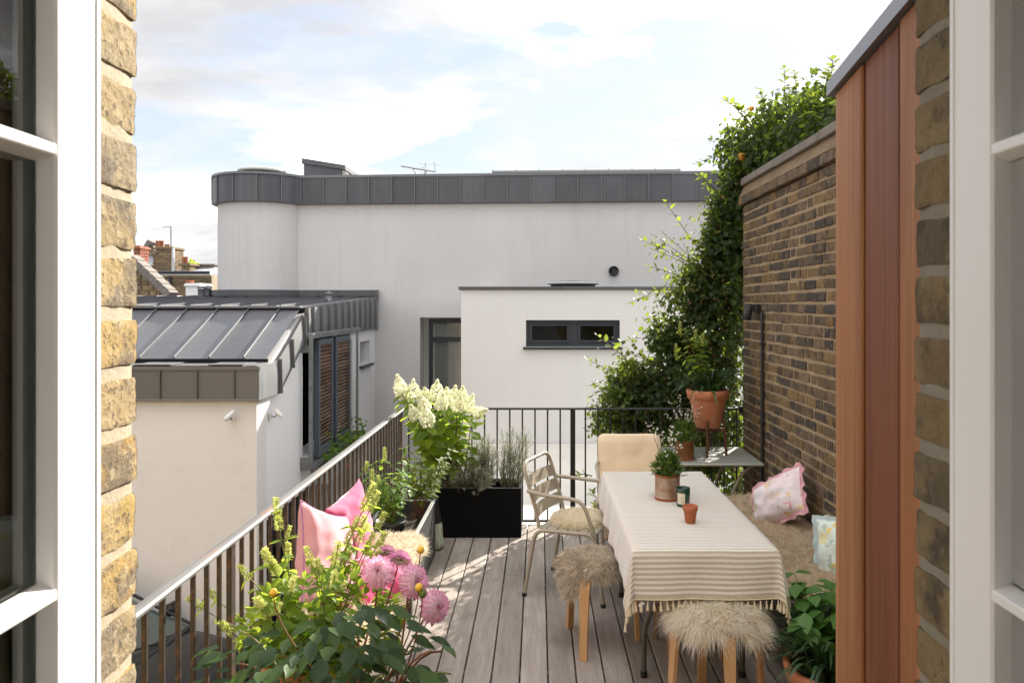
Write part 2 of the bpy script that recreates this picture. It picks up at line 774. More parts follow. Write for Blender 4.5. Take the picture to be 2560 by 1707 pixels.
def sheepskin(label, surf, n, length, m, mbase, width=0.0022, curl=0.5, clump=None, lie=None, group=None, nu=26, nv=26, thick=0.012, jit=0.35, grav=1.0):
    """surf(u, v) -> point of the hide (u, v in 0..1). Hide plus pile."""
    root = thing('sheepskin', label, 'sheepskin', surf(.5, .5), group)
    mb = MB()
    mb.grid(lambda u, v: surf(u, v), nu, nv)
    hide = mb.build('hide', mbase, root)
    uu, vv = nrg.random(n), nrg.random(n)
    base = np.zeros((n, 3))
    nrm = np.zeros((n, 3))
    e = 1e-3
    for i in range(n):
        p = surf(uu[i], vv[i])
        a = surf(min(uu[i] + e, 1), vv[i]) - surf(max(uu[i] - e, 0), vv[i])
        b = surf(uu[i], min(vv[i] + e, 1)) - surf(uu[i], max(vv[i] - e, 0))
        q = a.cross(b)
        q = q.normalized() if q.length > 1e-12 else V((0, 0, 1))
        base[i] = p
        nrm[i] = q
    ln = length * (1 + (nrg.random(n) - .5) * 2 * jit)
    pile = link('pile', fur_mesh('pile', base, nrm, ln, m, width, curl, lie, 4, clump, grav), root, None, 'stuff')
    return root

# ------------------------------------------------------------------ palette
m_render = mat('white_render', (0.64, 0.632, 0.622), 0.9, layers=[(0.5, (0.57, 0.56, 0.545), .45, .75, .5), (3.0, (0.58, 0.57, 0.555), .5, .75, .3, (4, 4, .35)), (5, (.47, .45, .42), .62, .74, .4, (4, 4, .08)), (9, (0.55, 0.54, 0.52), .62, .78, .25)], bump=[(60, .25, .004), (4, .12, .02)])
m_render_top = mat('stained_render', (0.59, 0.577, 0.563), 0.9, layers=[(5, (.46, .435, .395), .62, .76, .3, (4, 4, .07)), (0.6, (0.51, 0.495, 0.475), .4, .7, .6), (2.2, (0.47, 0.44, 0.385), .52, .78, .4, (3, 3, .22)), (6, (0.47, 0.455, 0.43), .56, .78, .25, (3, 3, .12)), (14, (0.52, 0.505, 0.48), .55, .75, .3)], bump=[(50, .3, .005), (3, .15, .02)])
m_cream = mat('cream_render', (0.75, 0.71, 0.675), 0.9, layers=[(0.7, (0.70, 0.66, 0.625), .45, .72, .5), (7, (0.57, 0.51, 0.46), .55, .75, .3)], bump=[(60, .2, .004), (5, .1, .02)])
m_zinc = mat('zinc', (0.092, 0.095, 0.104), 0.52, 0.45, rndhsv=.16, layers=[(2.4, (.125, .128, .132), .5, .66, .5, (5, 5, .35)), (3.5, (.065, .066, .07), .58, .72, .5, (5, 5, .25)), (1.3, (0.12, 0.124, 0.132), .4, .7, .5), (14, (0.15, 0.15, 0.15), .66, .74, .35)], bump=[(2.5, .5, .02), (.9, .4, .03)])
m_zinc_light = mat('zinc_sheet', (0.145, 0.148, 0.16), 0.5, 0.4, rndhsv=.10, layers=[(1.1, (0.14, 0.138, 0.142), .4, .7, .6), (6, (0.10, 0.10, 0.105), .55, .75, .4)], bump=[(2.2, .3, .016)])
m_seam = mat('zinc_seam', (0.17, 0.175, 0.185), 0.45, 0.5)
m_darkframe = mat('anthracite_paint', (0.028, 0.034, 0.043), 0.42)
m_galv = mat('galvanised_steel', (0.26, 0.27, 0.275), 0.5, 0.7, layers=[(6, (0.16, 0.165, 0.17), .45, .62, .7), (30, (0.33, 0.33, 0.33), .55, .7, .4)])
m_slat = mat('weathered_slat', (0.20, 0.12, 0.075), 0.75, rnd=[(0.17, .10, .06), (.26, .17, .115), (.13, .075, .045), (.23, .145, .10)], layers=[(7, (0.055, 0.032, 0.02), .5, .64, .8, (1, .45, 1)), (20, (.3, .22, .16), .6, .75, .4, (4, .6, 8))])
m_black = mat('black_void', (0.006, 0.006, 0.007), 0.9)
m_asphalt = mat('asphalt', (0.055, 0.055, 0.056), 0.95, layers=[(0.8, (0.075, .074, .072), .45, .7, .6)], bump=(90, .4, .01))
m_stone_pale = mat('pale_roof_membrane', (0.62, 0.58, 0.52), 0.85, layers=[(2, (0.52, 0.49, .44), .45, .7, .6), (18, (.45, .42, .37), .62, .72, .4)])
m_frame = mat('white_paint', (0.87, 0.85, 0.82), 0.38, layers=[(2.5, (0.85, 0.82, 0.78), .45, .7, .5)], bump=(3, .06, .01))
m_room = mat('room_plaster', (0.86, 0.84, 0.80), 0.9)
m_floor = mat('oak_floor', (0.46, 0.33, 0.2), 0.5, layers=[(4, (0.36, .25, .15), .4, .7, .6, (4, .4, 4))])
m_winglass = glass_mat('window_glass', (0.93, 0.96, 0.95))
m_spacer = mat('glazing_spacer', (0.10, 0.13, 0.115), 0.5, 0.3)
m_brickcol = [(0.055, .043, .032), (.15, .10, .048), (.042, .035, .030), (.175, .115, .05), (.085, .062, .040), (.17, .115, .072), (.042, .035, .031), (.20, .125, .05), (.105, .074, .042)]
m_wallbrick = mat('sooty_stock_brick', (.1, .07, .05), 0.92, rnd=m_brickcol, layers=[(9, (0.03, .027, .025), .48, .64, .7), (26, (.28, .19, .10), .55, .70, .6), (60, (.26, .2, .14), .66, .74, .45)], bump=[(45, .7, .006), (14, .5, .01)])
m_mortar = mat('old_mortar', (0.30, 0.218, 0.13), 0.95, layers=[(6, (.37, .28, .18), .45, .65, .7), (30, (.28, .21, .14), .55, .72, .5)], bump=[(60, .7, .006)])
m_coping = mat('grey_coping', (0.20, 0.175, 0.155), 0.9, layers=[(5, (.13, .112, .098), .45, .65, .7, (2, 2, .6)), (24, (.27, .24, .2), .6, .74, .5)], bump=(30, .5, .006))
m_flaunch = mat('sandy_render', (0.21, 0.145, 0.085), 0.95, layers=[(9, (.13, .09, .055), .45, .65, .7, (1, 1, .4)), (40, (.33, .24, .15), .58, .72, .5)], bump=[(35, .9, .012)])
m_revbrick = mat('yellow_stock_brick', (.42, .29, .12), 0.95, rnd=[(.40, .275, .095), (.34, .25, .11), (.26, .205, .13), (.41, .29, .12), (.38, .24, .07)], layers=[(11, (.42, .335, .20), .46, .58, .65), (9, (.155, .13, .10), .53, .60, .8), (4, (.24, .20, .145), .5, .6, .5), (34, (.46, .37, .22), .54, .66, .6), (110, (.10, .078, .05), .57, .61, .85), (60, (.50, .42, .27), .60, .64, .6), (18, (.30, .15, .045), .62, .72, .5)], bump=[(30, .5, .006), (110, .9, .004), (260, .7, .002)])
m_revmortar = mat('pale_mortar', (0.44, 0.375, 0.275), 0.95, layers=[(12, (.37, .31, .21), .45, .65, .6), (60, (.46, .4, .3), .55, .7, .5)], bump=[(40, .5, .005), (140, .6, .003)])
m_revmortar_d = mat('shaded_mortar', (0.26, 0.225, 0.165), 0.95, layers=[(12, (.21, .18, .13), .45, .65, .6), (60, (.32, .285, .22), .55, .7, .5)], bump=[(40, .5, .005), (140, .6, .003)])  # mortar of the right jamb, darkened: its shade is put into the colour
m_facade = mat('stock_brick_facade', (.46, .34, .18), 0.95, layers=[(9, (.36, .26, .14), .45, .65, .6, (.6, 1, 1.8)), (25, (.54, .43, .26), .6, .72, .5)], bump=(20, .4, .01))
m_deck = mat('weathered_hardwood', (0.27, 0.228, 0.196), 0.78, rndhsv=.14, layers=[(5, (0.345, .31, .282), .42, .62, .75, (6, .5, 6)), (24, (0.155, .128, .11), .5, .68, .45, (5, .25, 5)), (1.2, (0.21, .165, .138), .48, .66, .6), (2.6, (.135, .10, .082), .58, .68, .5), (70, (.35, .32, .29), .58, .72, .35, (4, .12, 4))], bump=[(90, .35, .003, (3, .06, 3)), (8, .2, .006, (4, .4, 4))])
m_cedar = mat('oiled_hardwood_cladding', (0.34, 0.155, 0.066), 0.5, layers=[(3.2, (.20, .078, .03), .42, .60, .8, (3.2, 3.2, .16)), (1.4, (.34, .13, .042), .45, .62, .6, (2, 2, .5)), (20, (.20, .07, .024), .52, .66, .5, (4, 4, .05)), (9, (.43, .23, .115), .56, .68, .55, (4, 4, .08)), (14, (.40, .185, .062), .52, .70, .55, (4, 4, .10)), (60, (.19, .062, .026), .55, .72, .45, (3, 3, .05))], bump=[(70, .3, .003, (3, 3, .05))], spec=.25)
m_cedar_dark = mat('oiled_hardwood_dark_board', (0.175, 0.058, 0.025), 0.5, layers=[(4, (.115, .036, .016), .42, .62, .75, (3, 3, .14)), (20, (.075, .022, .011), .52, .64, .7, (4, 4, .05)), (30, (.27, .11, .06), .56, .70, .55, (4, 4, .05)), (80, (.30, .15, .085), .64, .76, .4, (4, 4, .04))], bump=[(70, .35, .003, (3, 3, .05))], spec=.25)
m_cap = mat('grey_metal_trim', (0.23, 0.24, 0.265), 0.4, 0.5)
m_slate = mat('slate', (.09, .09, .095), .7, layers=[(6, (.14, .14, .14), .5, .7, .5)])

# ------------------------------------------------------------------ ground, and an unseen block added below the deck to stop light
mb = MB()
mb.quad((-900, -900, -2.47), (900, -900, -2.47), (900, 900, -2.47), (-900, 900, -2.47))
struct(mb.build('ground', m_asphalt))
mb = MB()
mb.box(-1.12, 2.6, 1.10, 6.60, -2.49, -0.06)
o = mb.build('deck_light_block', m_render)
tag(o, 'unseen white block added below the timber deck to stop light', 'wall')
mb = MB()
mb.box(-1.02, 4.0, 6.66, 10.98, -2.49, -0.10)
struct(mb.build('flat_roof', m_stone_pale))

# deck boards, each a piece of the deck
deck = struct(link('deck', None))
PITCH = 0.141
xs = -0.093
k0 = int(math.floor((-1.14 - xs) / PITCH))
bd = {}
for k in range(k0, 13):
    x0, x1 = xs + k * PITCH + .0035, xs + (k + 1) * PITCH - .0035
    x0, x1 = max(x0, -1.14), min(x1, 1.728)
    if x1 - x0 < .03:
        continue
    mb = MB()
    mb.box(x0, x1, 1.04, 6.585, -0.034, rng.uniform(-.0012, .0012), .004)
    mb.build('deck_board', m_deck, deck)
mb = MB()
mb.box(-1.13, 1.72, 1.05, 6.58, -.058, -.040)
mb.build('deck_underlay', m_black, deck)
m_screw = mat('steel_screw', (.35, .34, .33), .4, .8)
mb = MB()
mb.lathe([(.0045, 0), (.004, .0008), (.001, .0004), (0, .0004)], (0, 0, 0), 8)
clip = mb.mesh('clip', m_screw)
for k in range(-3, 8):
    x = xs + k * PITCH
    for y in (2.1, 2.72, 3.34, 3.96, 4.58, 5.2, 5.82):
        link('fixing_clip', clip, deck, TR((x, y, -.012), s=1.3))

# ------------------------------------------------------------------ the house we look out of
XL, XR, YO = -0.530, 0.497, 1.025
room = struct(link('room', None))
mb = MB()
mb.box(-2.2, 2.2, -3.2, .72, .18, .24)
mb.build('room_floor', m_floor, room)
mb = MB()
mb.box(-2.2, 2.2, -3.2, .72, 2.95, 3.05)
mb.build('room_ceiling', m_room, room)
for n_, a, b in (('room_wall', -2.3, -2.2), ('room_wall', 2.2, 2.3)):
    mb = MB()
    mb.box(a, b, -3.2, .72, .18, 3.05)
    mb.build(n_, m_room, room)
# inner plaster reveals beside the open casements
for a, b in ((-2.2, -.66), (.63, 2.2)):
    mb = MB()
    mb.box(a, b, .72, .78, .24, 2.95)
    mb.build('room_wall', m_room, room)

m_lining = mat('dark_brown_backing', (.07, .042, .024), .5, layers=[(6, (.045, .026, .015), .45, .65, .6, (4, 4, .3))])  # backing added behind the right panes; dark tone stands in for shade
m_backing_l = mat('brown_backing', (.30, .20, .10), .5, layers=[(6, (.22, .14, .07), .45, .65, .6, (4, 4, .3))])  # paler backing added so the left panes look less black
house = thing('house_wall', 'yellow stock brick house wall framing the open window', 'wall', (0, .9, -2.5))
mb = MB()
mb.box(-8.5, XL - .012, .90, YO - .006, -2.5, 3.3)  # house face kept low and pale to let in and bounce light
mb.box(XR + .012, 3.5, .90, YO - .006, -2.5, 3.3)
mb.box(XL - .02, XR + .02, .80, YO - .006, 2.80, 3.3)
mb.box(XL - .02, XR + .02, .80, YO - .006, -2.5, .40)
mb.build('wall', m_facade, house)
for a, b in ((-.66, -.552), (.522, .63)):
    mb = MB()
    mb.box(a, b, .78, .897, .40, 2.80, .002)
    mb.build('pane_backing', m_lining if a > 0 else m_backing_l, house)
for sgn, x in ((-1, XL), (1, XR)):
    mb = MB()
    x0, x1 = (x - .014, x - .011) if sgn < 0 else (x + .011, x + .014)
    # raked, lumpy mortar behind the reveal bricks
    def mf(u, v, x=x, sgn=sgn):
        y = .90 + u * (YO + .0005 - .90)
        z = 1.2 + v * 1.35
        return V((x + sgn * (.0006 + .0014 * noise.noise(V((y * 30, z * 22, sgn * 3)))) + sgn * .004 * max(0, (y - YO + .04) / .04) ** 2, y, z))
    mb.grid(mf, 10, 160)
    mb.grid(lambda u, v: mf(1, v) + V((sgn * u * .12, 0, 0)), 3, 160)
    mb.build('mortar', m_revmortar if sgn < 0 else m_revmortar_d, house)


def rough_brick(name, x, sgn, y0, y1, z0, z1, seed):
    """one hand-made brick seen on its face towards the opening and its outer arris"""
    mb = MB()
    nu, nv = 14, 12

    def f(u, v):
        y = y0 + u * (y1 - y0)
        z = z0 + v * (z1 - z0)
        eu = max(0, (u - .84) / .16)
        ev = abs(v - .5) * 2
        rnd_ = .0012 * max(0, (ev - .90) / .10) ** 2 + .0016 * eu ** 3
        q = noise.noise(V((y * 38 + seed, z * 34, seed))) * .0020 + noise.noise(V((y * 130, z * 130, seed * 2.3))) * .0016
        zz = z + noise.noise(V((y * 26, seed * 1.7, v * 3))) * .0032
        yy = y + (noise.noise(V((seed, z * 90, 2))) * .0035 if u > .7 else 0)
        return V((x + sgn * (rnd_ + q - .0015), yy, zz))
    mb.grid(f, nu, nv)
    # outer face returning along the facade
    def g(u, v):
        a = f(1, v)
        return V((a.x + sgn * u * .11, a.y + .001 + .004 * math.sin(u * 3), a.z))
    mb.grid(g, 4, nv)
    for e in (0, 1):
        def h(u, v, e=e):
            a = f(u, e)
            return V((a.x + sgn * v * .06, a.y, a.z))
        mb.grid(h, nu, 2)
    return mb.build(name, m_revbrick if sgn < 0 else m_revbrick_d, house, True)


m_revbrick_d = mat('shaded_yellow_brick', (.3, .2, .1), 0.95, rnd=[(.22, .155, .075), (.16, .118, .07), (.27, .185, .08), (.19, .13, .075)], layers=[(8, (.34, .25, .12), .47, .62, .75), (10, (.055, .046, .038), .52, .64, .75), (30, (.42, .32, .19), .60, .72, .5), (60, (.045, .036, .028), .62, .70, .7)], bump=[(14, 1.0, .02), (50, 1.0, .012)])  # darker copy of the jamb brick, with the right side's shade in its colour
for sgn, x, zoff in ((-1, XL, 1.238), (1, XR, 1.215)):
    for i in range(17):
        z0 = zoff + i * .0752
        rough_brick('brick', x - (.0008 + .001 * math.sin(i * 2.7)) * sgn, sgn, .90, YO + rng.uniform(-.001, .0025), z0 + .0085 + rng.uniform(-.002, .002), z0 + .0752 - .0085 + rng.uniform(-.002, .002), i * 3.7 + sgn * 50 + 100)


def casement(sgn, x, label):
    """glazed casement leaf swung back square to the wall; x is its face towards the opening"""
    root = thing('casement_window', label, 'window', (x, .62, .45), 'white casement leaves swung open')
    ax = lambda d: x + sgn * d          # d = depth into the leaf
    y_h0, y_h1, y_m0, y_m1 = .809, .893, .27, .36
    zb, zt = .45, 2.72
    T = .048

    def part(name, *a, m=m_frame, b=.003):
        mb_ = MB()
        mb_.box(*a, b)
        return mb_.build(name, m, root)
    lo, hi = min(ax(0), ax(T)), max(ax(0), ax(T))
    part('stile', lo, hi, y_h0, y_h1, zb, zt)
    part('stile', lo, hi, y_m0, y_m1, zb, zt)
    part('rail', lo + .001, hi - .001, y_m1, y_h0, zb, zb + .14)
    part('rail', lo + .001, hi - .001, y_m1, y_h0, zt - .09, zt)
    # beaded edge of the jamb that the leaf hangs on
    j0, j1 = min(ax(.036), ax(.07)), max(ax(.036), ax(.07))
    part('jamb', j0, j1, .897, .948, .40, 2.80)
    zs = [1.549 - .46 * 1, 1.549, 2.011, 2.471]
    for zc in zs:
        if zc < zb + .2 or zc > zt - .15:
            continue
        # rounded glazing bar standing off the pane
        prof = [(.019, -.0125), (.0165, -.0120), (.006, -.0078), (.0012, -.0058), (0.0, -.0042), (0.0, .0042), (.0012, .0058), (.006, .0078), (.0165, .0120), (.019, .0125)]
        n_ = len(prof)
        mb_ = MB()
        vs_ = [(ax(d), y_m1, zc + z) for d, z in prof] + [(ax(d), y_h0 + .0005, zc + z) for d, z in prof]
        mb_.add(vs_, [(i, i + 1, n_ + i + 1, n_ + i) for i in range(n_ - 1)] + [tuple(range(n_)), tuple(range(n_, 2 * n_))[::-1]])
        mb_.build('glazing_bar', m_frame, root, True)
        mb_ = MB()
        mb_.box(min(ax(.033), ax(.046)), max(ax(.033), ax(.046)), y_m1, y_h0, zc - .012, zc + .012, .002)
        mb_.build('glazing_bar', m_frame, root)
    edges = [zb + .14] + [z for z in zs if zb + .2 < z < zt - .15] + [zt - .09]
    for i in range(len(edges) - 1):
        z0, z1 = edges[i] + .012, edges[i + 1] - .012
        for d in (.021, .030):
            mb_ = MB()
            mb_.quad((ax(d), y_m1, z0), (ax(d), y_h0, z0), (ax(d), y_h0, z1), (ax(d), y_m1, z1))
            mb_.build('pane', m_winglass, root)
        mb_ = MB()
        mb_.box(min(ax(.0235), ax(.0275)), max(ax(.0235), ax(.0275)), y_h0 - .011, y_h0, z0, z1)
        mb_.build('spacer_bar', m_spacer, root)
    # bead lines along the hinge stile
    part('bead', min(ax(-.0015), ax(.002)), max(ax(-.0015), ax(.002)), y_h1 - .012, y_h1 - .004, zb, zt, b=.0006)
    return root


casement(-1, -.500, 'white casement swung open at the left edge, face lit by the sun')
casement(1, .470, 'white casement swung open at the right edge, face in shade')

# ------------------------------------------------------------------ timber clad lean-to at the right of the window
lean = thing('timber_lean_to', 'lean-to clad in upright red-brown boards beside the window', 'building', (.9, 1.3, 0))
XW = .62


def ztop(y):
    return 2.291 + (1.63 - y) * .170


bounds = [1.63, 1.494, 1.346, 1.198, 1.04]
for i in range(4):
    y1, y0 = bounds[i] - (.0 if i == 0 else .0035), bounds[i + 1] + .0035
    mb = MB()
    xx = XW + (0, .004, .001, .003)[i]
    pts = [(y0, -.02), (y1, -.02), (y1, ztop(y1) - .004), (y0, ztop(y0) - .004)]
    c = .004
    mb.prism([(0, y0 + c), (0, y1 - c), (c, y1), (.022, y1), (.022, y0), (c, y0)], lambda p, a, xx=xx: (xx + p[0], p[1], -.02 if a == 0 else ztop(p[1]) - .004), 0, 1)
    mb.build('board', (m_cedar, m_cedar_dark, m_cedar, m_cedar_dark)[i], lean, True)
mb = MB()
mb.box(XW + .026, 1.60, YO + .01, 1.600, -.05, 2.27)
mb.build('core', m_black, lean)
for i in range(7):  # unseen end boards, added to bounce warm light towards the table
    mb = MB()
    mb.box(XW + .024 + i * .14, XW + .024 + (i + 1) * .14 - .006, 1.604, 1.626, -.02, 2.275, .003)
    mb.build('board', (m_cedar, m_cedar_dark)[i % 3 == 1], lean)
mb = MB()
mb.prism([(1.646, ztop(1.646)), (1.0, ztop(1.0)), (1.0, ztop(1.0) + .034), (1.646, ztop(1.646) + .030)], lambda p, a: (a, p[0], p[1]), XW - .012, XW + .012)
mb.build('verge_trim', m_cap, lean, True)
mb = MB()
mb.prism([(1.640, ztop(1.64) + .004), (1.0, ztop(1.0) + .004), (1.0, ztop(1.0) + .026), (1.640, ztop(1.64) + .024)], lambda p, a: (a, p[0], p[1]), XW + .0125, 1.62)
mb.build('roof', m_zinc, lean, True)

# ------------------------------------------------------------------ brick garden wall
XWALL = 1.733
gw = thing('brick_wall', 'tall sooty brick garden wall with grey coping along the deck', 'wall', (1.85, 4.2, 0))
WY0, WY1 = 1.66, 6.615
mb = MB()
mb.box(XWALL + .0065, XWALL + .225, WY0, WY1 - .003, -2.4, 2.68)
mb.build('mortar_core', m_mortar, gw)
CH = .0746
NV = 5
var = {}
for kind, ln in (('s', .2150), ('h', .1025), ('c', .05)):
    for q in range(NV):
        mb = MB()
        mb.obox((.020, 0, 0), ((1, 0, 0), (0, 1, 0), (0, 0, 1)), (.040, ln - .003, .0605), .006, .0026)
        var[kind, q] = mb.mesh('brick', m_wallbrick)
big, rest = [], []
for row in range(int(2.686 / CH)):
    zc = 2.686 - (row + .5) * CH
    y = WY1
    first = True
    k = row % 2
    if k:
        seq = ['h', 'c', 's', 'h']
    else:
        seq = ['s', 'h']
    i = 0
    while y > WY0:
        if k and i == 1:
            kd = 'c'
        elif k:
            kd = 'h' if i == 0 else ('s' if i % 2 == 0 else 'h')
        else:
            kd = 's' if i % 2 == 0 else 'h'
        ln = {'s': .2150, 'h': .1025, 'c': .050}[kd]
        if rng.random() < .05 and kd == 's':
            kd, ln = 'h', .1025
        yc = y - ln / 2
        (big if 4.50 < yc < 6.62 else rest).append((yc, zc + .004 * math.sin(yc * 1.3 + row), kd))
        y -= ln + .0105
        i += 1


def vis(b):
    return b[1] > .30 + max(0, (5.9 - b[0]) * .15)


big.sort(key=lambda b: (0 if vis(b) else 1, b[0]))
for n_, (yc, zc, kd) in enumerate(big):
    if n_ < 298:
        ww = rng.uniform(-.0035, .0045)
        M_ = Matrix.Translation(V((XWALL - ww, yc, zc + rng.uniform(-.0015, .0015)))) @ Matrix.Rotation(rng.uniform(-.02, .02), 4, 'X') @ Matrix.Rotation(rng.uniform(-.02, .02), 4, 'Z') @ Matrix.Diagonal((1, rng.uniform(.97, 1.0), rng.uniform(.94, 1.03), 1))
        link('brick', var[kd, rng.randrange(NV)], gw, M_)
    else:
        rest.append((yc, zc, kd))
mb = MB()
for yc, zc, kd in rest:
    ln = {'s': .2150, 'h': .1025, 'c': .050}[kd]
    mb.obox((XWALL + .02 + rng.uniform(-.004, .003), yc, zc), ((1, 0, 0), (0, 1, 0), (0, 0, 1)), (.040, ln - .003, .0605), .006, .0026)
stuff(mb.build('brick_courses', m_wallbrick, gw))
# oversailing course, sloped render, coping
y = WY1 + .02
i = 0
while y > 3.2:
    ln = .105 if i == 0 else rng.choice((.215, .215, .17))
    mb = MB()
    mb.obox((XWALL - .032 + .09, y - ln / 2, 2.722), ((1, 0, 0), (0, 1, 0), (0, 0, 1)), (.18, ln - .006, .066), .006, .003)
    mb.build('brick', m_wallbrick, gw)
    y -= ln + .004
    i += 1
mb = MB()


def slope(u, v):
    yy = WY1 + .02 - u * (WY1 - 1.6)
    x = XWALL - .030 + .052 * v
    z = 2.757 + .105 * v
    q = noise.noise(V((yy * 16, v * 6, 3))) * .006 + noise.noise(V((yy * 50, v * 20, 9))) * .0025
    return V((x + q, yy, z + q * .4))


mb.grid(slope, 160, 8)
mb.quad((XWALL - .03, WY1 + .02, 2.757), (XWALL + .23, WY1 + .02, 2.757), (XWALL + .2, WY1 + .02, 2.862), (XWALL + .022, WY1 + .02, 2.862))
mb.build('sloped_render', m_flaunch, gw)
y = WY1 + .03
while y > 1.7:
    ln = .92
    mb = MB()
    mb.box(XWALL - .012, XWALL + .26, y - ln + .004, y, 2.861, 2.919, .006, .002)
    mb.build('coping_stone', m_coping, gw)
    y -= ln

# wall lights and conduit
m_lampblack = mat('black_fitting', (.022, .022, .024), .45)
m_lens = mat('lamp_lens', (.35, .34, .3), .15)


def wall_spot(y, z, label):
    r = thing('wall_spotlight', label, 'wall light', (XWALL, y, z), 'spotlights on the brick wall')
    mb_ = MB()
    mb_.box(XWALL - .045, XWALL - .004, y - .03, y + .03, z + .01, z + .08, .006)
    mb_.build('bracket', m_lampblack, r)
    d = V((-.12, .28, -1)).normalized()
    a = V((XWALL - .08, y + .02, z + .055))
    mb_ = MB()
    mb_.tube([a, V((XWALL - .05, y, z + .045))], .012, 8)
    mb_.build('arm', m_lampblack, r)
    mb_ = MB()
    mb_.lathe([(0, 0), (.033, 0), (.033, -.115), (.030, -.12), (.028, -.105), (0, -.105)], a - d * .02, 18, True, -d)
    mb_.build('lamp_housing', m_lampblack, r)
    return r


wall_spot(6.10, 1.775, 'black wall spotlight at the top of the black conduit')
wall_spot(4.20, 1.74, 'black wall spotlight half hidden by the timber boards')
cond = thing('cable_conduit', 'thin black conduit running down the brick wall', 'conduit', (XWALL, 5.98, 0))
mb = MB()
mb.tube([(XWALL - .018, 5.98, 1.80), (XWALL - .018, 5.98, 0)], .013, 10)
mb.build('pipe', m_lampblack, cond)
for z in (1.55, .95, .35):
    mb = MB()
    mb.box(XWALL - .036, XWALL + .002, 5.955, 6.005, z - .012, z + .012, .003)
    mb.build('saddle_clip', m_lampblack, cond)

# ------------------------------------------------------------------ railings
m_iron = mat('worn_iron', (0.05, 0.042, 0.038), 0.5, 0.25, layers=[(18, (.15, .07, .035), .52, .66, .75), (60, (.21, .16, .115), .60, .72, .45)], bump=(80, .4, .002))
m_toprail = mat('bare_steel_rail', (0.13, 0.126, 0.122), 0.6, 0.2, layers=[(9, (.19, .19, .195), .45, .65, .6, (1, .3, 1)), (14, (.30, .14, .07), .58, .70, .65, (1, .35, 1)), (40, (.13, .11, .10), .62, .72, .5)])
m_blackiron = mat('black_iron', (0.022, 0.020, 0.020), 0.5, 0.2, layers=[(25, (.085, .05, .032), .58, .70, .6)])
ZR = .98
XRAIL, YRAIL = -1.155, 6.62
rl = thing('iron_railing', 'rusty iron railing running away along the left deck edge', 'railing', (XRAIL, 3.8, 0))
mb = MB()
pr = [(-.024, -.004), (.024, -.004), (.024, .004), (.016, .011), (0, .0135), (-.016, .011), (-.024, .004)]
mb.prism(pr, lambda p, a: (XRAIL + p[0], a, ZR - .0135 + p[1]), 1.06, YRAIL + .024)
mb.build('top_rail', m_toprail, rl, True)
mb = MB()
mb.box(XRAIL - .02, XRAIL + .02, 1.06, YRAIL, .012, .024, .002)
mb.build('bottom_rail', m_iron, rl)
mbb = MB()
mbb.box(-.0075, .0075, -.0075, .0075, .025, ZR - .0185, .0015)
bal = mbb.mesh('baluster', m_iron)
mbb = MB()
mbb.box(-.010, .010, -.021, .021, -.03, ZR - .0185, .002)
post = mbb.mesh('post', m_iron)
y = 2.93 - .107 * 17
i = 0
while y < YRAIL - .05:
    is_post = (i % 17) == 0
    link('post' if is_post else 'baluster', post if is_post else bal, rl, TR((XRAIL, y, 0), rng.uniform(-.06, .06)))
    y += .107
    i += 1
link('post', post, rl, TR((XRAIL, YRAIL, 0)))
rr = thing('iron_railing', 'black iron railing across the far end of the deck', 'railing', (.3, YRAIL, 0))
mb = MB()
mb.prism(pr, lambda p, a: (a, YRAIL + p[0], ZR - .0135 + p[1]), XRAIL + .026, XWALL - .01)
mb.build('top_rail', m_blackiron, rr, True)
mb = MB()
mb.box(XRAIL + .026, XWALL - .01, YRAIL - .02, YRAIL + .02, .012, .026, .002)
mb.build('bottom_rail', m_blackiron, rr)
mbb = MB()
mbb.tube([(0, 0, .027), (0, 0, ZR - .0185)], .0068, 8)
bal2 = mbb.mesh('baluster', m_blackiron)
mbb = MB()
mbb.box(-.021, .021, -.010, .010, -.02, ZR - .0185, .002)
post2 = mbb.mesh('post', m_blackiron)
x = .292 - .107 * 13
i = 0
while x < XWALL - .05:
    is_post = abs(x - .292) < .01
    link('post' if is_post else 'baluster', post2 if is_post else bal2, rr, TR((x, YRAIL, 0)))
    x += .107
mb = MB()
mb.box(XWALL - .03, XWALL - .004, YRAIL - .03, YRAIL + .03, ZR - .045, ZR + .012, .003)
mb.build('wall_fixing', m_blackiron, rr)

# ------------------------------------------------------------------ long white building behind
main = thing('white_building', 'long white rendered building with rounded corner and dark zinc fascia', 'building', (-1, 15, -2.5))
al = -math.atan(.064)
E0 = V((-4.65, 15.0, 0))
ex, en = V((math.cos(al), math.sin(al), 0)), V((-math.sin(al), math.cos(al), 0))   # along the wall, into it
CC, CR = V((-5.40, 15.35, 0)), .845


def wallp(s, dpt, z):
    return E0 + ex * s + en * dpt + V((0, 0, z))


ZF0, ZF1 = 3.773, 4.275
H0, H1 = 2.40, 4.70                       # window opening along the wall
HZ0, HZ1 = -1.2, 1.61


def wbox(mb_, s0, s1, d0, d1, z0, z1, b=0):
    c = wallp((s0 + s1) / 2, (d0 + d1) / 2, (z0 + z1) / 2)
    mb_.obox(c, (ex, en, (0, 0, 1)), (s1 - s0, d1 - d0, z1 - z0), b)


mb = MB()
wbox(mb, 0, H0, 0, .35, -2.5, 4.2)
wbox(mb, H1, 12, 0, .35, -2.5, 4.2)
wbox(mb, H0, H1, 0, .35, HZ1, 4.2)
wbox(mb, H0, H1, 0, .35, -2.5, HZ0)
mb.build('wall', m_render_top, main)
mb = MB()
angs = [R(-25 - 4 * i) for i in range(40)]
vs_ = [CC + V((math.cos(a), math.sin(a), 0)) * CR for a in angs]
vs_.append(V((vs_[-1].x, 24, 0)))
n_ = len(vs_)
mb.add([p + V((0, 0, -2.5)) for p in vs_] + [p + V((0, 0, 4.2)) for p in vs_], [(i, n_ + i, n_ + i + 1, i + 1) for i in range(n_ - 1)], True)
mb.build('rounded_corner', m_render_top, main)
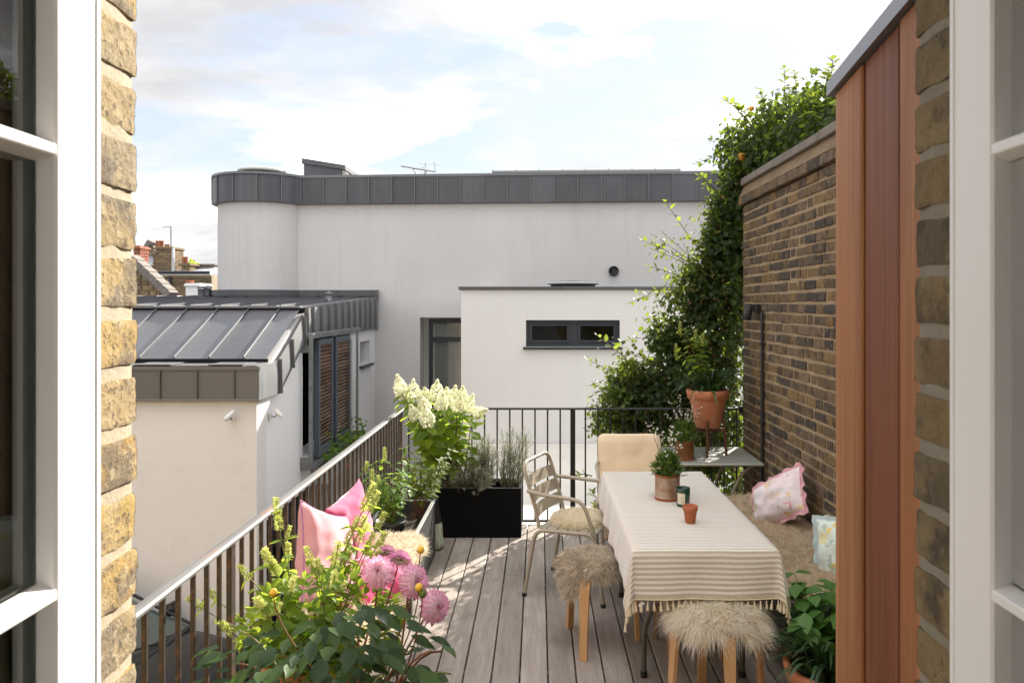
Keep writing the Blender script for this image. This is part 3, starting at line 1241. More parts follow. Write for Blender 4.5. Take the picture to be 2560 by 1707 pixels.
# fascia: separate zinc trays with standing seams
path = [CC + V((math.cos(a), math.sin(a), 0)) * (CR + .085) for a in [R(-178 + 4.5 * i) for i in range(35)]]
path = [V((path[0].x, 19, 0)), V((path[0].x, 17, 0))] + path
jn = [p for p in path if (p - E0).dot(en) < -.085 or (p - E0).dot(ex) < -.02]
path = jn + [wallp(s, -.085, 0) for s in (.06, 12)]
cum = [0]
for i in range(1, len(path)):
    cum.append(cum[-1] + (path[i] - path[i - 1]).length)


def on_path(t):
    for i in range(1, len(path)):
        if t <= cum[i] or i == len(path) - 1:
            k = (t - cum[i - 1]) / max(1e-6, cum[i] - cum[i - 1])
            return path[i - 1] + (path[i] - path[i - 1]) * k


def path_n(t):
    d = (on_path(min(t + .02, cum[-1])) - on_path(max(t - .02, 0))).normalized()
    return V((d.y, -d.x, 0))


seam_t = cum[-2] + .06 - .44 * 20
s = seam_t
ts = []
while s < cum[-1]:
    if s > 0:
        ts.append(s)
    s += .44
ts = [0] + ts + [cum[-1]]
for i in range(len(ts) - 1):
    a, b = ts[i] + .004, ts[i + 1] - .004
    ns = max(1, int((b - a) / .08))
    mb = MB()
    mb.grid(lambda u, v: on_path(a + (b - a) * u) + path_n(a + (b - a) * u) * (.0 + .004 * math.sin(u * 3.1) * math.sin(v * 3.1)) + V((0, 0, ZF0 + (ZF1 - ZF0) * v)), ns, 4)
    mb.build('zinc_tray', m_zinc, main)
    if i:
        p, q = on_path(ts[i]), path_n(ts[i])
        mb = MB()
        mb.obox(p + q * .012 + V((0, 0, (ZF0 + ZF1) / 2)), (q, q.cross(V((0, 0, 1))), (0, 0, 1)), (.032, .016, ZF1 - ZF0), .003)
        mb.build('standing_seam', m_seam, main)
mb = MB()
for i in range(len(path) - 1):
    a, b = path[i], path[i + 1]
    na, nb = path_n(cum[i] + .001), path_n(cum[i + 1] - .001)
    o_, u_ = .028, .14
    for z0, z1 in ((ZF1 + .003, ZF1 + .045),):
        A0, A1, B0, B1 = a + na * o_, a - na * u_, b + nb * o_, b - nb * u_
        Z0, Z1 = V((0, 0, z0)), V((0, 0, z1))
        mb.add([A0 + Z0, B0 + Z0, B0 + Z1, A0 + Z1, A1 + Z1, B1 + Z1, A1 + Z0, B1 + Z0], [(0, 1, 2, 3), (3, 2, 5, 4), (0, 6, 7, 1)])
mb.build('roof_edge_trim', m_seam, main)
mb = MB()
mb.add([p + path_n(c) * -.01 + V((0, 0, ZF0)) for p, c in zip(path, cum)] + [p - path_n(c) * .12 + V((0, 0, ZF0)) for p, c in zip(path, cum)], [(i, i + 1, len(path) + i + 1, len(path) + i) for i in range(len(path) - 1)])
mb.build('soffit', m_seam, main)
mb = MB()
mb.add([wallp(0, .1, 4.19), wallp(12, .1, 4.19), wallp(12, 9, 4.19), wallp(-1.5, 9, 4.19), V((-6.2, 15.4, 4.19)), V((-5.4, 14.6, 4.19))], [(0, 1, 2, 3, 4, 5)])
mb.build('roof', m_zinc, main)
# tall window
win = MB()
wbox(win, H0 + .13, H0 + .20, .20, .27, HZ0, HZ1 - .03, .004)
wbox(win, H1 - .07, H1, .20, .27, HZ0, HZ1 - .03, .004)
wbox(win, H0 + .20, H1 - .07, .20, .27, HZ1 - .11, HZ1 - .03, .004)
wbox(win, H0 + .20, H1 - .07, .20, .27, 1.14, 1.23, .004)
wbox(win, H0 + 1.22, H0 + 1.30, .201, .269, HZ0, 1.14, .004)
wf = win.build('window', m_darkframe, main)
wf['label'] = 'tall dark framed window with transom light'
for s0, s1, z0, z1 in ((H0 + .20, H1 - .07, 1.23, HZ1 - .11), (H0 + .20, H0 + 1.22, HZ0, 1.14), (H0 + 1.30, H1 - .07, HZ0, 1.14)):
    g = MB()
    g.quad(wallp(s0, .235, z0), wallp(s1, .235, z0), wallp(s1, .235, z1), wallp(s0, .235, z1))
    g.build('pane', m_winglass, wf)
mb = MB()
wbox(mb, H0 - .1, H1 + .1, 1.4, 1.5, -2, 3)
wbox(mb, H0 - .1, H0, .36, 1.4, -2, 3)
mb.build('interior_wall', m_room, main)
m_curtain = mat('pale_curtain', (.55, .55, .53), .9)
mb = MB()
mb.grid(lambda u, v: wallp(H0 + .22 + u * .26, .36 + .03 * math.sin(u * 34), HZ0 + v * 2.7), 40, 2)
mb.build('curtain', m_curtain, wf)
# round wall vent
mb = MB()
vp = wallp(0, 0, 0)
vc = V((1.41, 15 - .064 * (1.41 + 4.65), 2.48))
mb.lathe([(.062, .01), (.088, .01), (.094, -.03), (.094, -.055), (.08, -.055), (.076, .0), (0, .0)], vc, 24, True, en)
mb.build('wall_vent', m_black, main)
# flashing where the left-hand roof meets the walls
fl = [CC + V((math.cos(a), math.sin(a), 0)) * (CR + .11) for a in [R(-178 + 6 * i) for i in range(26)]]
fl = [p for p in fl if (p - E0).dot(en) < -.11 or (p - E0).dot(ex) < -.02] + [wallp(s, -.11, 0) for s in (.1, 1.62)]
for z0, z1, dd in ((1.93, 2.02, 0), (2.02, 2.13, .02)):
    mb = MB()
    n_ = len(fl)
    mb.add([p + V((0, -dd, z0)) for p in fl] + [p + V((0, -dd, z1)) for p in fl] + [p + V((0, .12, z1)) for p in fl], [(i, i + 1, n_ + i + 1, n_ + i) for i in range(n_ - 1)] + [(n_ + i, n_ + i + 1, 2 * n_ + i + 1, 2 * n_ + i) for i in range(n_ - 1)])
    mb.build('base_flashing', m_zinc, main)

# things on its roof
m_white_trim = mat('pale_trim', (.62, .61, .57), .5)
o = thing('round_rooflight', 'round zinc rooflight with pale rim on the rounded corner roof', 'rooflight', (-5.48, 15.45, 4.2))
mb = MB()
mb.lathe([(.40, 0), (.40, .25), (0, .26)], (-5.48, 15.45, 4.2), 32)
mb.build('kerb', m_zinc, o)
mb = MB()
mb.lathe([(.40, .252), (.455, .262), (.46, .30), (.40, .32), (0, .36)], (-5.48, 15.45, 4.2), 32)
mb.build('rim', m_white_trim, o)
o = thing('box_rooflight', 'zinc box rooflight with sloping lid on the long roof', 'rooflight', (-4.35, 16, 4.2))
mb = MB()
mb.prism([(-4.78, 4.19), (-4.02, 4.19), (-4.02, 4.61), (-4.78, 4.72)], lambda p, a: (p[0], a, p[1]), 15.9, 17.2)
mb.build('kerb', m_zinc, o, True)
mb = MB()
mb.prism([(-4.81, 4.725), (-3.93, 4.60), (-3.93, 4.69), (-4.81, 4.83)], lambda p, a: (p[0], a, p[1]), 15.86, 17.25)
mb.build('lid', m_zinc, o, True)
mb = MB()
mb.prism([(-4.015, 4.19), (-3.62, 4.19), (-4.015, 4.58)], lambda p, a: (p[0], a, p[1]), 15.95, 17.2)
mb.build('cheek', m_white_trim, o, True)
mb = MB()
mb.sweep([(-4.01, 16.0, 4.60), (-3.56, 16.0, 4.22)], .1, .04, hw=(0, 1, 0))
mb.build('glazing_bar', m_white_trim, o)
m_thin = mat('grey_aerial_metal', (.25, .25, .25), .4, .6)
o = thing('television_aerial', 'spiky grey television aerial above the long zinc fascia', 'aerial', (-2.35, 15.6, 4.2))
mb = MB()
a, b = P(1003, 416, 15.6), P(1088, 430, 15.6)
mb.tube([a, b], .012, 6)
mb.build('boom', m_thin, o)
for i in range(13):
    c = a.lerp(b, i / 15)
    mb = MB()
    mb.tube([c + V((-.03, -.12, .05)), c + V((.0, 0, 0)), c + V((.03, .12, -.04))], .004, 4)
    mb.tube([c + V((-.03, .1, .06)), c + V((.0, 0, 0)), c + V((.02, -.1, -.05))], .004, 4)
    mb.build('director_element', m_thin, o)
for dz in (-.12, .1):
    mb = MB()
    c = a.lerp(b, .86)
    mb.tube([c + V((dz, 0, -.02)), c + V((dz * .8, 0, .22 - abs(dz) * .4))], .006, 5)
    mb.tube([c + V((dz - .1, 0, .15)), c + V((dz + .1, 0, .11))], .004, 4)
    mb.build('reflector', m_thin, o)
mb = MB()
mb.tube(arc_pts(a.lerp(b, .35), a.lerp(b, .75), (0, 0, -.3)), .014, 6)
mb.tube([a.lerp(b, .55) + V((0, 0, -.14)), V((-2.35, 15.6, 4.19))], .016, 6)
mb.build('mast_bracket', m_thin, o)
o = thing('roof_panel_row', 'low row of roof panels with clips along the long roof edge', 'roof panels', (.9, 15.2, 4.2))
for i in range(9):
    p0 = P(1232 + i * 58, 436 - i * .5, 15.1)
    mb = MB()
    mb.tube([p0, p0 + V((0, 0, .09))], [.02, .008], 5)
    mb.build('clip', m_thin, o)
    if i < 8:
        mb = MB()
        mb.sweep([p0 + V((.0, 0, .01)), P(1232 + (i + 1) * 58, 435.5 - i * .5, 15.1) + V((0, 0, .01))], .5, .03, hw=(0, 1, 0))
        mb.build('panel', m_thin, o)

# ------------------------------------------------------------------ lower white extension
ext = thing('white_extension', 'lower white flat-roofed extension with a two-light window', 'building', (1.2, 11, -2.5))
YE = 11.0
wx0, wx1, wz0, wz1 = -.175, 1.15, 1.257, 1.635
mb = MB()
mb.box(-1.09, wx0, YE, YE + .3, -2.5, 2.06)
mb.box(wx1, 4.6, YE, YE + .3, -2.5, 2.06)
mb.box(wx0, wx1, YE, YE + .3, wz1, 2.06)
mb.box(wx0, wx1, YE, YE + .3, -2.5, wz0)
mb.box(-1.09, -.8, YE + .3, 14.7, -2.5, 2.06)
mb.build('wall', m_render, ext)
mb = MB()
mb.box(-1.05, 4.6, YE + .1, 14.6, 1.9, 2.02)
mb.build('roof', m_zinc, ext)
for i in range(4):
    mb = MB()
    mb.box(-1.125 + i * 1.45, -1.125 + (i + 1) * 1.45 - .004, YE - .035, YE + .34, 2.062, 2.107, .004)
    mb.build('coping', m_zinc, ext)
wn_ = MB()
wn_.box(wx0, wx1, YE + .06, YE + .12, wz0, wz0 + .055, .004)
wn_.box(wx0, wx1, YE + .06, YE + .12, wz1 - .05, wz1, .004)
for a, b in ((wx0, wx0 + .05), (wx1 - .05, wx1), (.44, .56)):
    wn_.box(a, b, YE + .061, YE + .119, wz0 + .055, wz1 - .05, .004)
w2 = wn_.build('window', m_darkframe, ext)
w2['label'] = 'dark framed window of two side-by-side lights'
for a, b in ((wx0 + .05, .44), (.56, wx1 - .05)):
    s_ = MB()
    for q in ((a, a + .035, wz0 + .055, wz1 - .05), (b - .035, b, wz0 + .055, wz1 - .05), (a + .035, b - .035, wz0 + .055, wz0 + .09), (a + .035, b - .035, wz1 - .085, wz1 - .05)):
        s_.box(q[0], q[1], YE + .05, YE + .10, q[2], q[3], .003)
    s_.build('sash', m_darkframe, w2)
    g = MB()
    g.quad((a + .03, YE + .075, wz0 + .085), (b - .03, YE + .075, wz0 + .085), (b - .03, YE + .075, wz1 - .08), (a + .03, YE + .075, wz1 - .08))
    g.build('pane', m_winglass, w2)
mb = MB()
mb.box(wx0 - .04, wx1 + .03, YE - .05, YE + .06, wz0 - .035, wz0 - .001, .004)
mb.build('sill', m_darkframe, w2)
mb = MB()
mb.box(wx0 - .1, wx1 + .1, YE + .9, YE + .95, .8, 2)
mb.build('interior_wall', mat('dim_room', (.10, .095, .085), .9), ext)
o = thing('round_rooflight', 'low round rooflight on the flat extension roof', 'rooflight', (.56, 12.6, 2.02))
mb = MB()
mb.lathe([(.36, 0), (.36, .14), (.41, .15), (.41, .185), (0, .21)], (.56, 12.6, 2.03), 32)
mb.build('kerb', m_zinc, o)
mb = MB()
mb.lathe([(.411, .152), (.43, .165), (.411, .18)], (.56, 12.6, 2.03), 32)
mb.build('rim', m_white_trim, o)

# ------------------------------------------------------------------ zinc-roofed house at the left
XS, YF = -3.12, 8.64
lb = thing('zinc_roofed_house', 'white house with sloping zinc roof and timber shutters at the left', 'building', (-5, 11, -2.5))
mb = MB()
mb.box(-9, XS, YF, YF + .3, -2.5, 1.0)
mb.build('front_wall', m_cream, lb)
# right-hand wall with garage, shutter window and small window openings
SY0, SY1, SZ0, SZ1 = 10.32, 12.92, -.20, 1.40
GY0, GY1, GZ1 = 8.95, 11.6, -.62
TY0, TY1, TZ0, TZ1 = 13.64, 14.45, .78, 1.20
mb = MB()
mb.box(XS - .3, XS, YF + .3, GY0, -2.5, 1.0)
mb.box(XS - .3, XS, GY0, SY0, GZ1, 1.0)
mb.box(XS - .3, XS, SY0, SY1, GZ1, SZ0)
mb.box(XS - .3, XS, SY1, 15.0, GZ1, TZ0)
mb.box(XS - .3, XS, GY1, 15.0, -2.5, GZ1)
mb.box(XS - .3, XS, SY1, TY0, TZ0, 1.5)
mb.box(XS - .3, XS, TY1, 15.0, TZ0, 1.5)
mb.box(XS - .3, XS, TY0, TY1, TZ1, 1.5)
mb.prism([(8.64, 1.0), (10.32, 1.0), (10.32, 1.40), (15.0, 1.40), (15.0, 1.9), (10.3, 1.72), (9.0, 1.14), (8.64, 1.10)], lambda p, a: (a, p[0], p[1]), XS - .3, XS - .001)
mb.build('side_wall', mat('bounce_lit_render', (.80, .79, .785), .9, layers=[(.6, (.74, .735, .73), .45, .72, .5), (5, (.72, .71, .70), .58, .75, .3, (3, 3, .3))], bump=[(60, .2, .004)]), lb, True)  # paler than the front wall: bounced light is put into the colour
mb = MB()
mb.quad((-8, GY0 - .1, -2.49), (XS - .31, GY0 - .1, -2.49), (XS - .31, GY0 - .1, -.5), (-8, GY0 - .1, -.5))
mb.quad((-8, GY1 + .1, -2.49), (XS - .31, GY1 + .1, -2.49), (XS - .31, GY1 + .1, -.5), (-8, GY1 + .1, -.5))
mb.quad((-8, GY0 - .1, -2.49), (-8, GY1 + .1, -2.49), (-8, GY1 + .1, -.5), (-8, GY0 - .1, -.5))
mb.quad((-8, GY0 - .1, -.52), (XS - .02, GY0 - .1, -.52), (XS - .02, GY1 + .1, -.52), (-8, GY1 + .1, -.52))
mb.build('garage_lining', mat('garage_grey', (.30, .295, .29), .9), lb)
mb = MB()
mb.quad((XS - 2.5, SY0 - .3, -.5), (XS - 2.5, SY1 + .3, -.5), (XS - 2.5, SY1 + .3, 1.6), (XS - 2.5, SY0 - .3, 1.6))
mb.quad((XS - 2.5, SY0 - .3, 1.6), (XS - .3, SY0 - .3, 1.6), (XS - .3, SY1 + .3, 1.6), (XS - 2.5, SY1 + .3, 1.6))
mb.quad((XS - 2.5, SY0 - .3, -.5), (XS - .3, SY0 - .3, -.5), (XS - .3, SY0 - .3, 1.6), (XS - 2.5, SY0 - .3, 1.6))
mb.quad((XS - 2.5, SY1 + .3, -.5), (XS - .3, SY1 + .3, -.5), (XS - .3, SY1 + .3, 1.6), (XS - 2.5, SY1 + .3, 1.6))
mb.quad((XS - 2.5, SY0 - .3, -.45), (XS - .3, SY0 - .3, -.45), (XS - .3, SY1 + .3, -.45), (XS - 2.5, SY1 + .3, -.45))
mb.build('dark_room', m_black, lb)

# zinc fascia, gutter shelf, pitched trays, flat trays
YFA = 8.57
ZG = 1.175
for i in range(13):
    x1 = XS + .055 - .03 - i * .408 - (.0 if i else 0)
    x1 = -3.07 - (0 if i == 0 else .27 + (i - 1) * .408)
    x0 = -3.07 - (.27 + i * .408)
    mb = MB()
    mb.box(x0 + .003, x1 - .003, YFA, YFA + .012, .823, 1.13, .002)
    mb.build('fascia_tray', m_zinc_warm if 'm_zinc_warm' in globals() else mat('brown_zinc', (.135, .13, .125), .5, .35, rndhsv=.08, layers=[(2, (.118, .113, .108), .4, .7, .5)]), lb)
    if i:
        mb = MB()
        mb.box(x1 - .008, x1 + .008, YFA - .024, YFA + .002, .823, 1.13, .003)
        mb.build('standing_seam', MATS['brown_zinc'], lb)
m_zincw = MATS['brown_zinc']
mb = MB()
mb.box(-9, -3.06, YFA - .012, YFA + .02, 1.131, ZG, .003)
mb.build('drip_edge', m_zincw, lb)
mb = MB()
mb.box(-9, -3.07, YFA, 8.70, .79, .822, .002)
mb.build('soffit', m_seam, lb)
for i in range(14):
    x1 = -3.09 - (0 if i == 0 else .13 + (i - 1) * .408)
    x0 = -3.09 - (.13 + i * .408)
    mb = MB()
    mb.box(x0 + .002, x1 - .002, YFA - .01, 8.93, ZG + .002 + .012 * (i % 2), ZG + .010 + .012 * (i % 2), .001)
    mb.build('gutter_tray', m_zinc_light, lb)
A_, B_ = V((0, 8.95, 1.205)), V((0, 10.26, 1.785))
sl = (B_ - A_)
nrm_ = V((0, -sl.z, sl.y)).normalized()
mb = MB()
mb.box(-9, -3.10, 8.935, 8.952, 1.19, 1.232, .002)  # solid black strip along the foot of the roof slope
mb.build('eaves_black_strip', m_black, lb)
for i in range(14):
    x1 = -3.12 - (0 if i == 0 else .26 + (i - 1) * .40)
    x0 = -3.12 - (.26 + i * .40)
    mb = MB()
    mb.grid(lambda u, v: V((x0 + (x1 - x0) * u, 0, 0)) + A_ + V((0, 0, .028)) + sl * v + nrm_ * (.010 * math.sin(v * PI) * math.sin(u * PI) * (1 if i % 2 else -.6)), 6, 10)
    mb.build('roof_tray', m_zinc_light, lb)
    if i:
        mb = MB()
        mb.obox(V((x1, 0, .028)) + A_ + sl * .5 + nrm_ * .014, ((1, 0, 0), sl.normalized(), nrm_), (.014, sl.length, .032), .003)
        mb.build('standing_seam', m_zinc_light, lb)
for i in range(14):
    x1 = -3.10 - (0 if i == 0 else .30 + (i - 1) * .40)
    x0 = -3.10 - (.30 + i * .40)
    mb = MB()
    mb.add([(x0, 10.2, 1.808), (x1, 10.2, 1.808), (x1, 15.2, 2.0), (x0, 15.2, 2.0)], [(0, 1, 2, 3)])
    mb.build('flat_roof_tray', m_zinc_light, lb)
    mb = MB()
    mb.box(x0, x1 - .01, 10.16, 10.31, 1.806, 1.832 + .008 * (i % 2), .003)
    mb.build('ridge_trim', m_zinc_light, lb)
    if i:
        mb = MB()
        p0, p1 = V((x1, 10.3, 1.828)), V((x1, 15.1, 2.012))
        mb.sweep([p0, p1], .014, .05, hw=(1, 0, 0))
        mb.build('standing_seam', m_seam, lb)
# zinc cladding down the gable side, following the roof edge
up = [(8.55, 1.178), (8.78, 1.178), (9.19, 1.204), (9.64, 1.415), (10.14, 1.69), (10.26, 1.80), (10.55, 1.815), (10.95, 1.835), (11.35, 1.85), (11.75, 1.87), (12.15, 1.885), (12.55, 1.90), (12.95, 1.92), (13.35, 1.935), (13.75, 1.95), (14.15, 1.965), (14.55, 1.98), (14.93, 2.0)]
lo = [(8.55, .815), (8.78, .815), (9.23, .815), (9.69, 1.08), (10.20, 1.335), (10.30, 1.42), (10.55, 1.42), (10.95, 1.42), (11.35, 1.42), (11.75, 1.42), (12.15, 1.42), (12.55, 1.42), (12.95, 1.42), (13.35, 1.42), (13.75, 1.42), (14.15, 1.42), (14.55, 1.42), (14.93, 1.42)]
XC = -3.06
for i in range(len(up) - 1):
    mb = MB()
    def cf(u, v, i=i):
        a = V((XC, lo[i][0], lo[i][1])).lerp(V((XC, lo[i + 1][0], lo[i + 1][1])), u)
        b = V((XC, up[i][0], up[i][1])).lerp(V((XC, up[i + 1][0], up[i + 1][1])), u)
        p = a.lerp(b, v)
        p.x += .012 * math.sin(u * PI) * math.sin(v * PI) - .004
        return p
    mb.grid(cf, 5, 5)
    mb.build('side_tray', m_zinc_side if 'm_zinc_side' in globals() else mat('zinc_side', (.20, .205, .212), .5, .4, rndhsv=.1, layers=[(1.6, (.25, .25, .25), .45, .7, .5)], bump=[(2.5, .3, .015)]), lb)
    if i > 1:
        mb = MB()
        a, b = V((XC + .016, lo[i][0], lo[i][1] - .012)), V((XC + .016, up[i][0], up[i][1] + .01))
        mb.sweep([a, b], .014, .045, hw=(0, 1, 0))
        mb.build('standing_seam', m_seam, lb)
mb = MB()
mb.prism([(8.55, .815), (9.23, .815), (10.2, 1.335), (10.3, 1.42), (14.93, 1.42), (14.93, 1.40), (10.3, 1.40), (9.24, .80), (8.55, .80)], lambda p, a: (a, p[0], p[1]), XS + .002, XC)
mb.build('side_soffit', m_seam, lb, True)

# sliding timber shutters in a steel frame
XF = XS + .15
sf = MB()
sf.box(XF - .035, XF + .012, SY0 - .12, SY0 - .06, SZ0 - .10, SZ1 + .03, .002)
shf = sf.build('shutter_frame', m_galv, lb)
for nm, q in (('frame_post', (XF, XF + .012, 12.70, 12.82, SZ0 - .06, SZ1)), ('frame_rail', (XS + .01, XF + .025, SY0 - .11, 12.95, SZ1 + .005, SZ1 + .075)), ('frame_rail', (XS + .01, XF + .025, SY0 - .11, 12.95, SZ0 - .11, SZ0 - .04))):
    mb = MB()
    mb.box(*q, .003)
    mb.build(nm, m_galv, shf)
for z in (SZ1 - .18, SZ0 - .05):
    mb = MB()
    mb.box(XS + .002, XF - .036, SY0 - .10, SY0 - .085, z, z + .10, .003)
    mb.build('fixing_plate', m_galv, shf)
m_shframe = mat('blue_grey_aluminium', (.105, .125, .15), .42, .3)
for y0, y1 in ((10.56, 11.28), (11.46, 12.32)):
    mb = MB()
    t = .07
    x0, x1 = XF - .07, XF + .004
    za, zb_ = SZ0 - .02, SZ1 - .02
    mb.box(x0, x1, y0, y0 + t, za, zb_, .004)
    mb.box(x0, x1, y1 - t, y1, za, zb_, .004)
    mb.box(x0 + .001, x1 - .001, y0 + t, y1 - t, za, za + .14, .004)
    mb.box(x0 + .001, x1 - .001, y0 + t, y1 - t, zb_ - .08, zb_, .004)
    sh = mb.build('shutter', m_shframe, lb)
    n_ = 27
    z0, z1 = za + .145, zb_ - .085
    mbs = MB()
    mbs.obox((0, 0, 0), ((.82, 0, -.57), (0, 1, 0), (.57, 0, .82)), (.014, y1 - y0 - 2 * t - .004, (z1 - z0) / n_ * 1.12), .002)
    sm_ = mbs.mesh('slat', m_slat)
    for k in range(n_):
        link('slat', sm_, sh, TR((x1 - .028, (y0 + y1) / 2, z0 + (k + .5) * (z1 - z0) / n_)))
mb = MB()
mb.box(XF - .03, XF, 12.45, 12.49, SZ0, SZ1 - .1, .004)
mb.build('drive_rod', m_white_trim, shf)
# small window
mb = MB()
mb.box(XS - .20, XS - .14, TY0, TY0 + .30, TZ0, TZ1, .004)
w3 = mb.build('window', m_darkframe, lb)
mb = MB()
mb.box(XS - .21, XS - .19, TY0 + .3, TY1, TZ0, TZ1)
mb.build('pane', mat('dark_glazing', (.02, .02, .022), .08), w3)
mb = MB()
mb.box(XS - .2, XS + .07, TY0 - .06, TY1 + .05, TZ0 - .045, TZ0 - .002, .004)
mb.build('sill', m_darkframe, w3)
# flue on the roof, vents
m_flue = mat('dark_flue', (.045, .048, .055), .5, .2)
o = thing('roof_flue', 'slim grey flue with cap on the flat zinc roof edge', 'flue', (-3.25, 12.6, 1.9))
p = P(823, 757, 12.6)
mb = MB()
mb.lathe([(.055, -.06), (.055, .12), (.0, .12)], p, 14)
mb.build('pipe', m_seam, o)
mb = MB()
mb.lathe([(.0, .19), (.075, .155), (.075, .145), (.0, .145)], p, 14)
mb.build('cap', m_seam, o)
for px, py, d, lab in ((504, 750, 14.2, 'front dark vent pipe standing on the flat zinc roof'), (519, 747, 14.9, 'rear dark vent pipe standing on the flat zinc roof')):
    o = thing('vent_pipe', lab, 'vent pipe', P(px, py, d), 'dark vent pipes on the zinc roof')
    mb = MB()
    mb.lathe([(.065, -.12), (.065, .20), (0, .20)], P(px, py, d), 16)
    mb.build('pipe', m_flue, o)
    mb = MB()
    mb.lathe([(.0, .26), (.078, .235), (.08, .205), (0, .205)], P(px, py, d), 16)
    mb.build('cap', m_seam, o)

# security cameras
m_cctv = mat('white_plastic', (.72, .70, .66), .45)


def cctv(base, nrm, d, label):
    base, nrm, d = V(base), V(nrm), V(d).normalized()
    r = thing('security_camera', label, 'camera', base, 'white security cameras on the zinc-roofed house')
    mb_ = MB()
    mb_.obox(base + nrm * .02, (nrm, nrm.cross(V((0, 0, 1))), (0, 0, 1)), (.025, .05, .075), .005)
    mb_.build('junction_box', m_cctv, r)
    q = base + nrm * .11 + V((0, 0, .035))
    mb_ = MB()
    mb_.tube([base + nrm * .02, base + nrm * .07 + V((0, 0, -.012)), q], .008, 8)
    mb_.build('bracket', m_galv, r)
    mb_ = MB()
    mb_.lathe([(0, -.065), (.024, -.065), (.026, .06), (.022, .066), (.02, .056), (0, .056)], q, 14, True, d)
    mb_.build('housing', m_cctv, r)
    return r


cctv((P(583, 1043, 8.62)), (0, -1, 0), (-.55, -.35, -.6), 'white security camera on the cream front wall')
pc = V((XS, 9.0, 0))
cctv((XS, 3.12 * 1950 / (1346 - 672), 1.85 - (1040 - 762) * 9.02 / 1950), (1, 0, 0), (.6, .1, -.75), 'white security camera on the white side wall')

# ------------------------------------------------------------------ rooftops far behind
m_fbrick = mat('far_stock_brick', (.2, .145, .085), .95, rnd=[(.24, .17, .09), (.15, .11, .07), (.28, .2, .11), (.12, .09, .065)], layers=[(3, (.12, .09, .065), .5, .7, .5)])
m_fmortar = mat('far_mortar', (.30, .25, .18), .95, layers=[(1.5, (.2, .16, .12), .45, .7, .6)])
m_pot = mat('red_clay_pot', (.34, .12, .06), .8, rndhsv=.2, layers=[(6, (.30, .11, .055), .5, .7, .6)])
m_redbrick = mat('red_brick', (.30, .10, .06), .95, rnd=[(.33, .12, .07), (.24, .085, .055), (.36, .15, .09)])
m_plainwhite = mat('white_masonry_paint', (.78, .77, .74), .85)
m_leadgrey = mat('lead_grey', (.42, .43, .44), .7)


def brick_front(mb_, a, b, z0, z1, skip=None, ch=.15, bl=.42):
    """coursed bricks proud of a wall plane running from a to b"""
    a, b = V(a), V(b)
    d = (b - a)
    L = d.length
    d.normalize()
    nn = V((d.y, -d.x, 0))
    r_ = 0
    z = z0
    while z + ch * .8 < z1:
        x = -(bl / 2 if r_ % 2 else 0)
        while x < L:
            x0, x1 = max(x, 0), min(x + bl - .02, L)
            if x1 - x0 > .05:
                c = a + d * ((x0 + x1) / 2) + V((0, 0, z + ch / 2))
                if not (skip and skip((x0 + x1) / 2, z + ch / 2)):
                    mb_.obox(c + nn * .01, (d, nn, (0, 0, 1)), (x1 - x0, .05, ch - .022))
            x += bl
        z += ch
        r_ += 1


def pots(root, pts, h, r0, m):
    for p in pts:
        mb_ = MB()
        mb_.lathe([(r0 * .95, -.05), (r0 * .88, h * .75), (r0 * 1.05, h * .8), (r0 * 1.05, h * .95), (r0 * .9, h), (r0 * .7, h), (r0 * .7, h * .6), (0, h * .6)], p, 12)
        mb_.build('chimney_pot', m, root)


# (1) long terrace with gutter, window, big chimney
D1 = 34.0
far = thing('brick_terrace', 'far brick terrace with white gutter board and blue window', 'building', P(440, 760, D1))
a, b = P(355, 700, D1), P(529, 700, D1)
a.z = b.z = 0
zt_, zb_ = P(0, 687, D1).z, P(0, 775, D1).z
mb = MB()
mb.box(a.x, b.x, D1, D1 + 5, -2.5, zt_)
mb.build('wall', m_fmortar, far)
wx = (P(386, 0, D1).x, P(411, 0, D1).x)
wz = (P(0, 725, D1).z, P(0, 698, D1).z)
mb = MB()
brick_front(mb, a, b, zb_, zt_, lambda s, z: wx[0] - .1 < a.x + s < wx[1] + .1 and z < wz[1] + .1, .112, .34)
stuff(mb.build('brick_courses', m_fbrick, far))
mb = MB()
mb.box(wx[0], wx[1], D1 - .06, D1 + .05, wz[0], wz[1], .02)
fw = mb.build('window', m_plainwhite, far)
m_bluegl = mat('sky_blue_glazing', (.12, .22, .42), .15)
mid = (wx[0] + wx[1]) / 2
for q0, q1 in ((wx[0] + .05, mid - .02), (mid + .02, wx[1] - .05)):
    mb = MB()
    mb.box(q0, q1, D1 - .075, D1 - .055, wz[0] + .02, wz[1] - .07)
    mb.build('pane', m_bluegl, fw)
mb = MB()
mb.box(a.x, b.x, D1 - .14, D1 - .03, zt_ - .02, zt_ + .08, .01)
mb.build('fascia_board', m_plainwhite, far)
mb = MB()
mb.tube([(a.x, D1 - .2, zt_ + .10), (b.x, D1 - .2, zt_ + .10)], .06, 8)
mb.build('gutter', m_flue, far)
mb = MB()
mb.tube([P(425, 690, D1 - .1), P(425, 745, D1 - .1)], .055, 8)
mb.build('downpipe', m_flue, far)
mb = MB()
mb.prism([(a.x, zt_ + .08), (b.x, zt_ + .08), (b.x, zt_ + .5), (a.x, zt_ + .5)], lambda p, q: (p[0], D1 + .1 + (p[1] - zt_) * 5 + q, p[1]), 0, .1)
mb.build('roof', m_leadgrey, far, True)


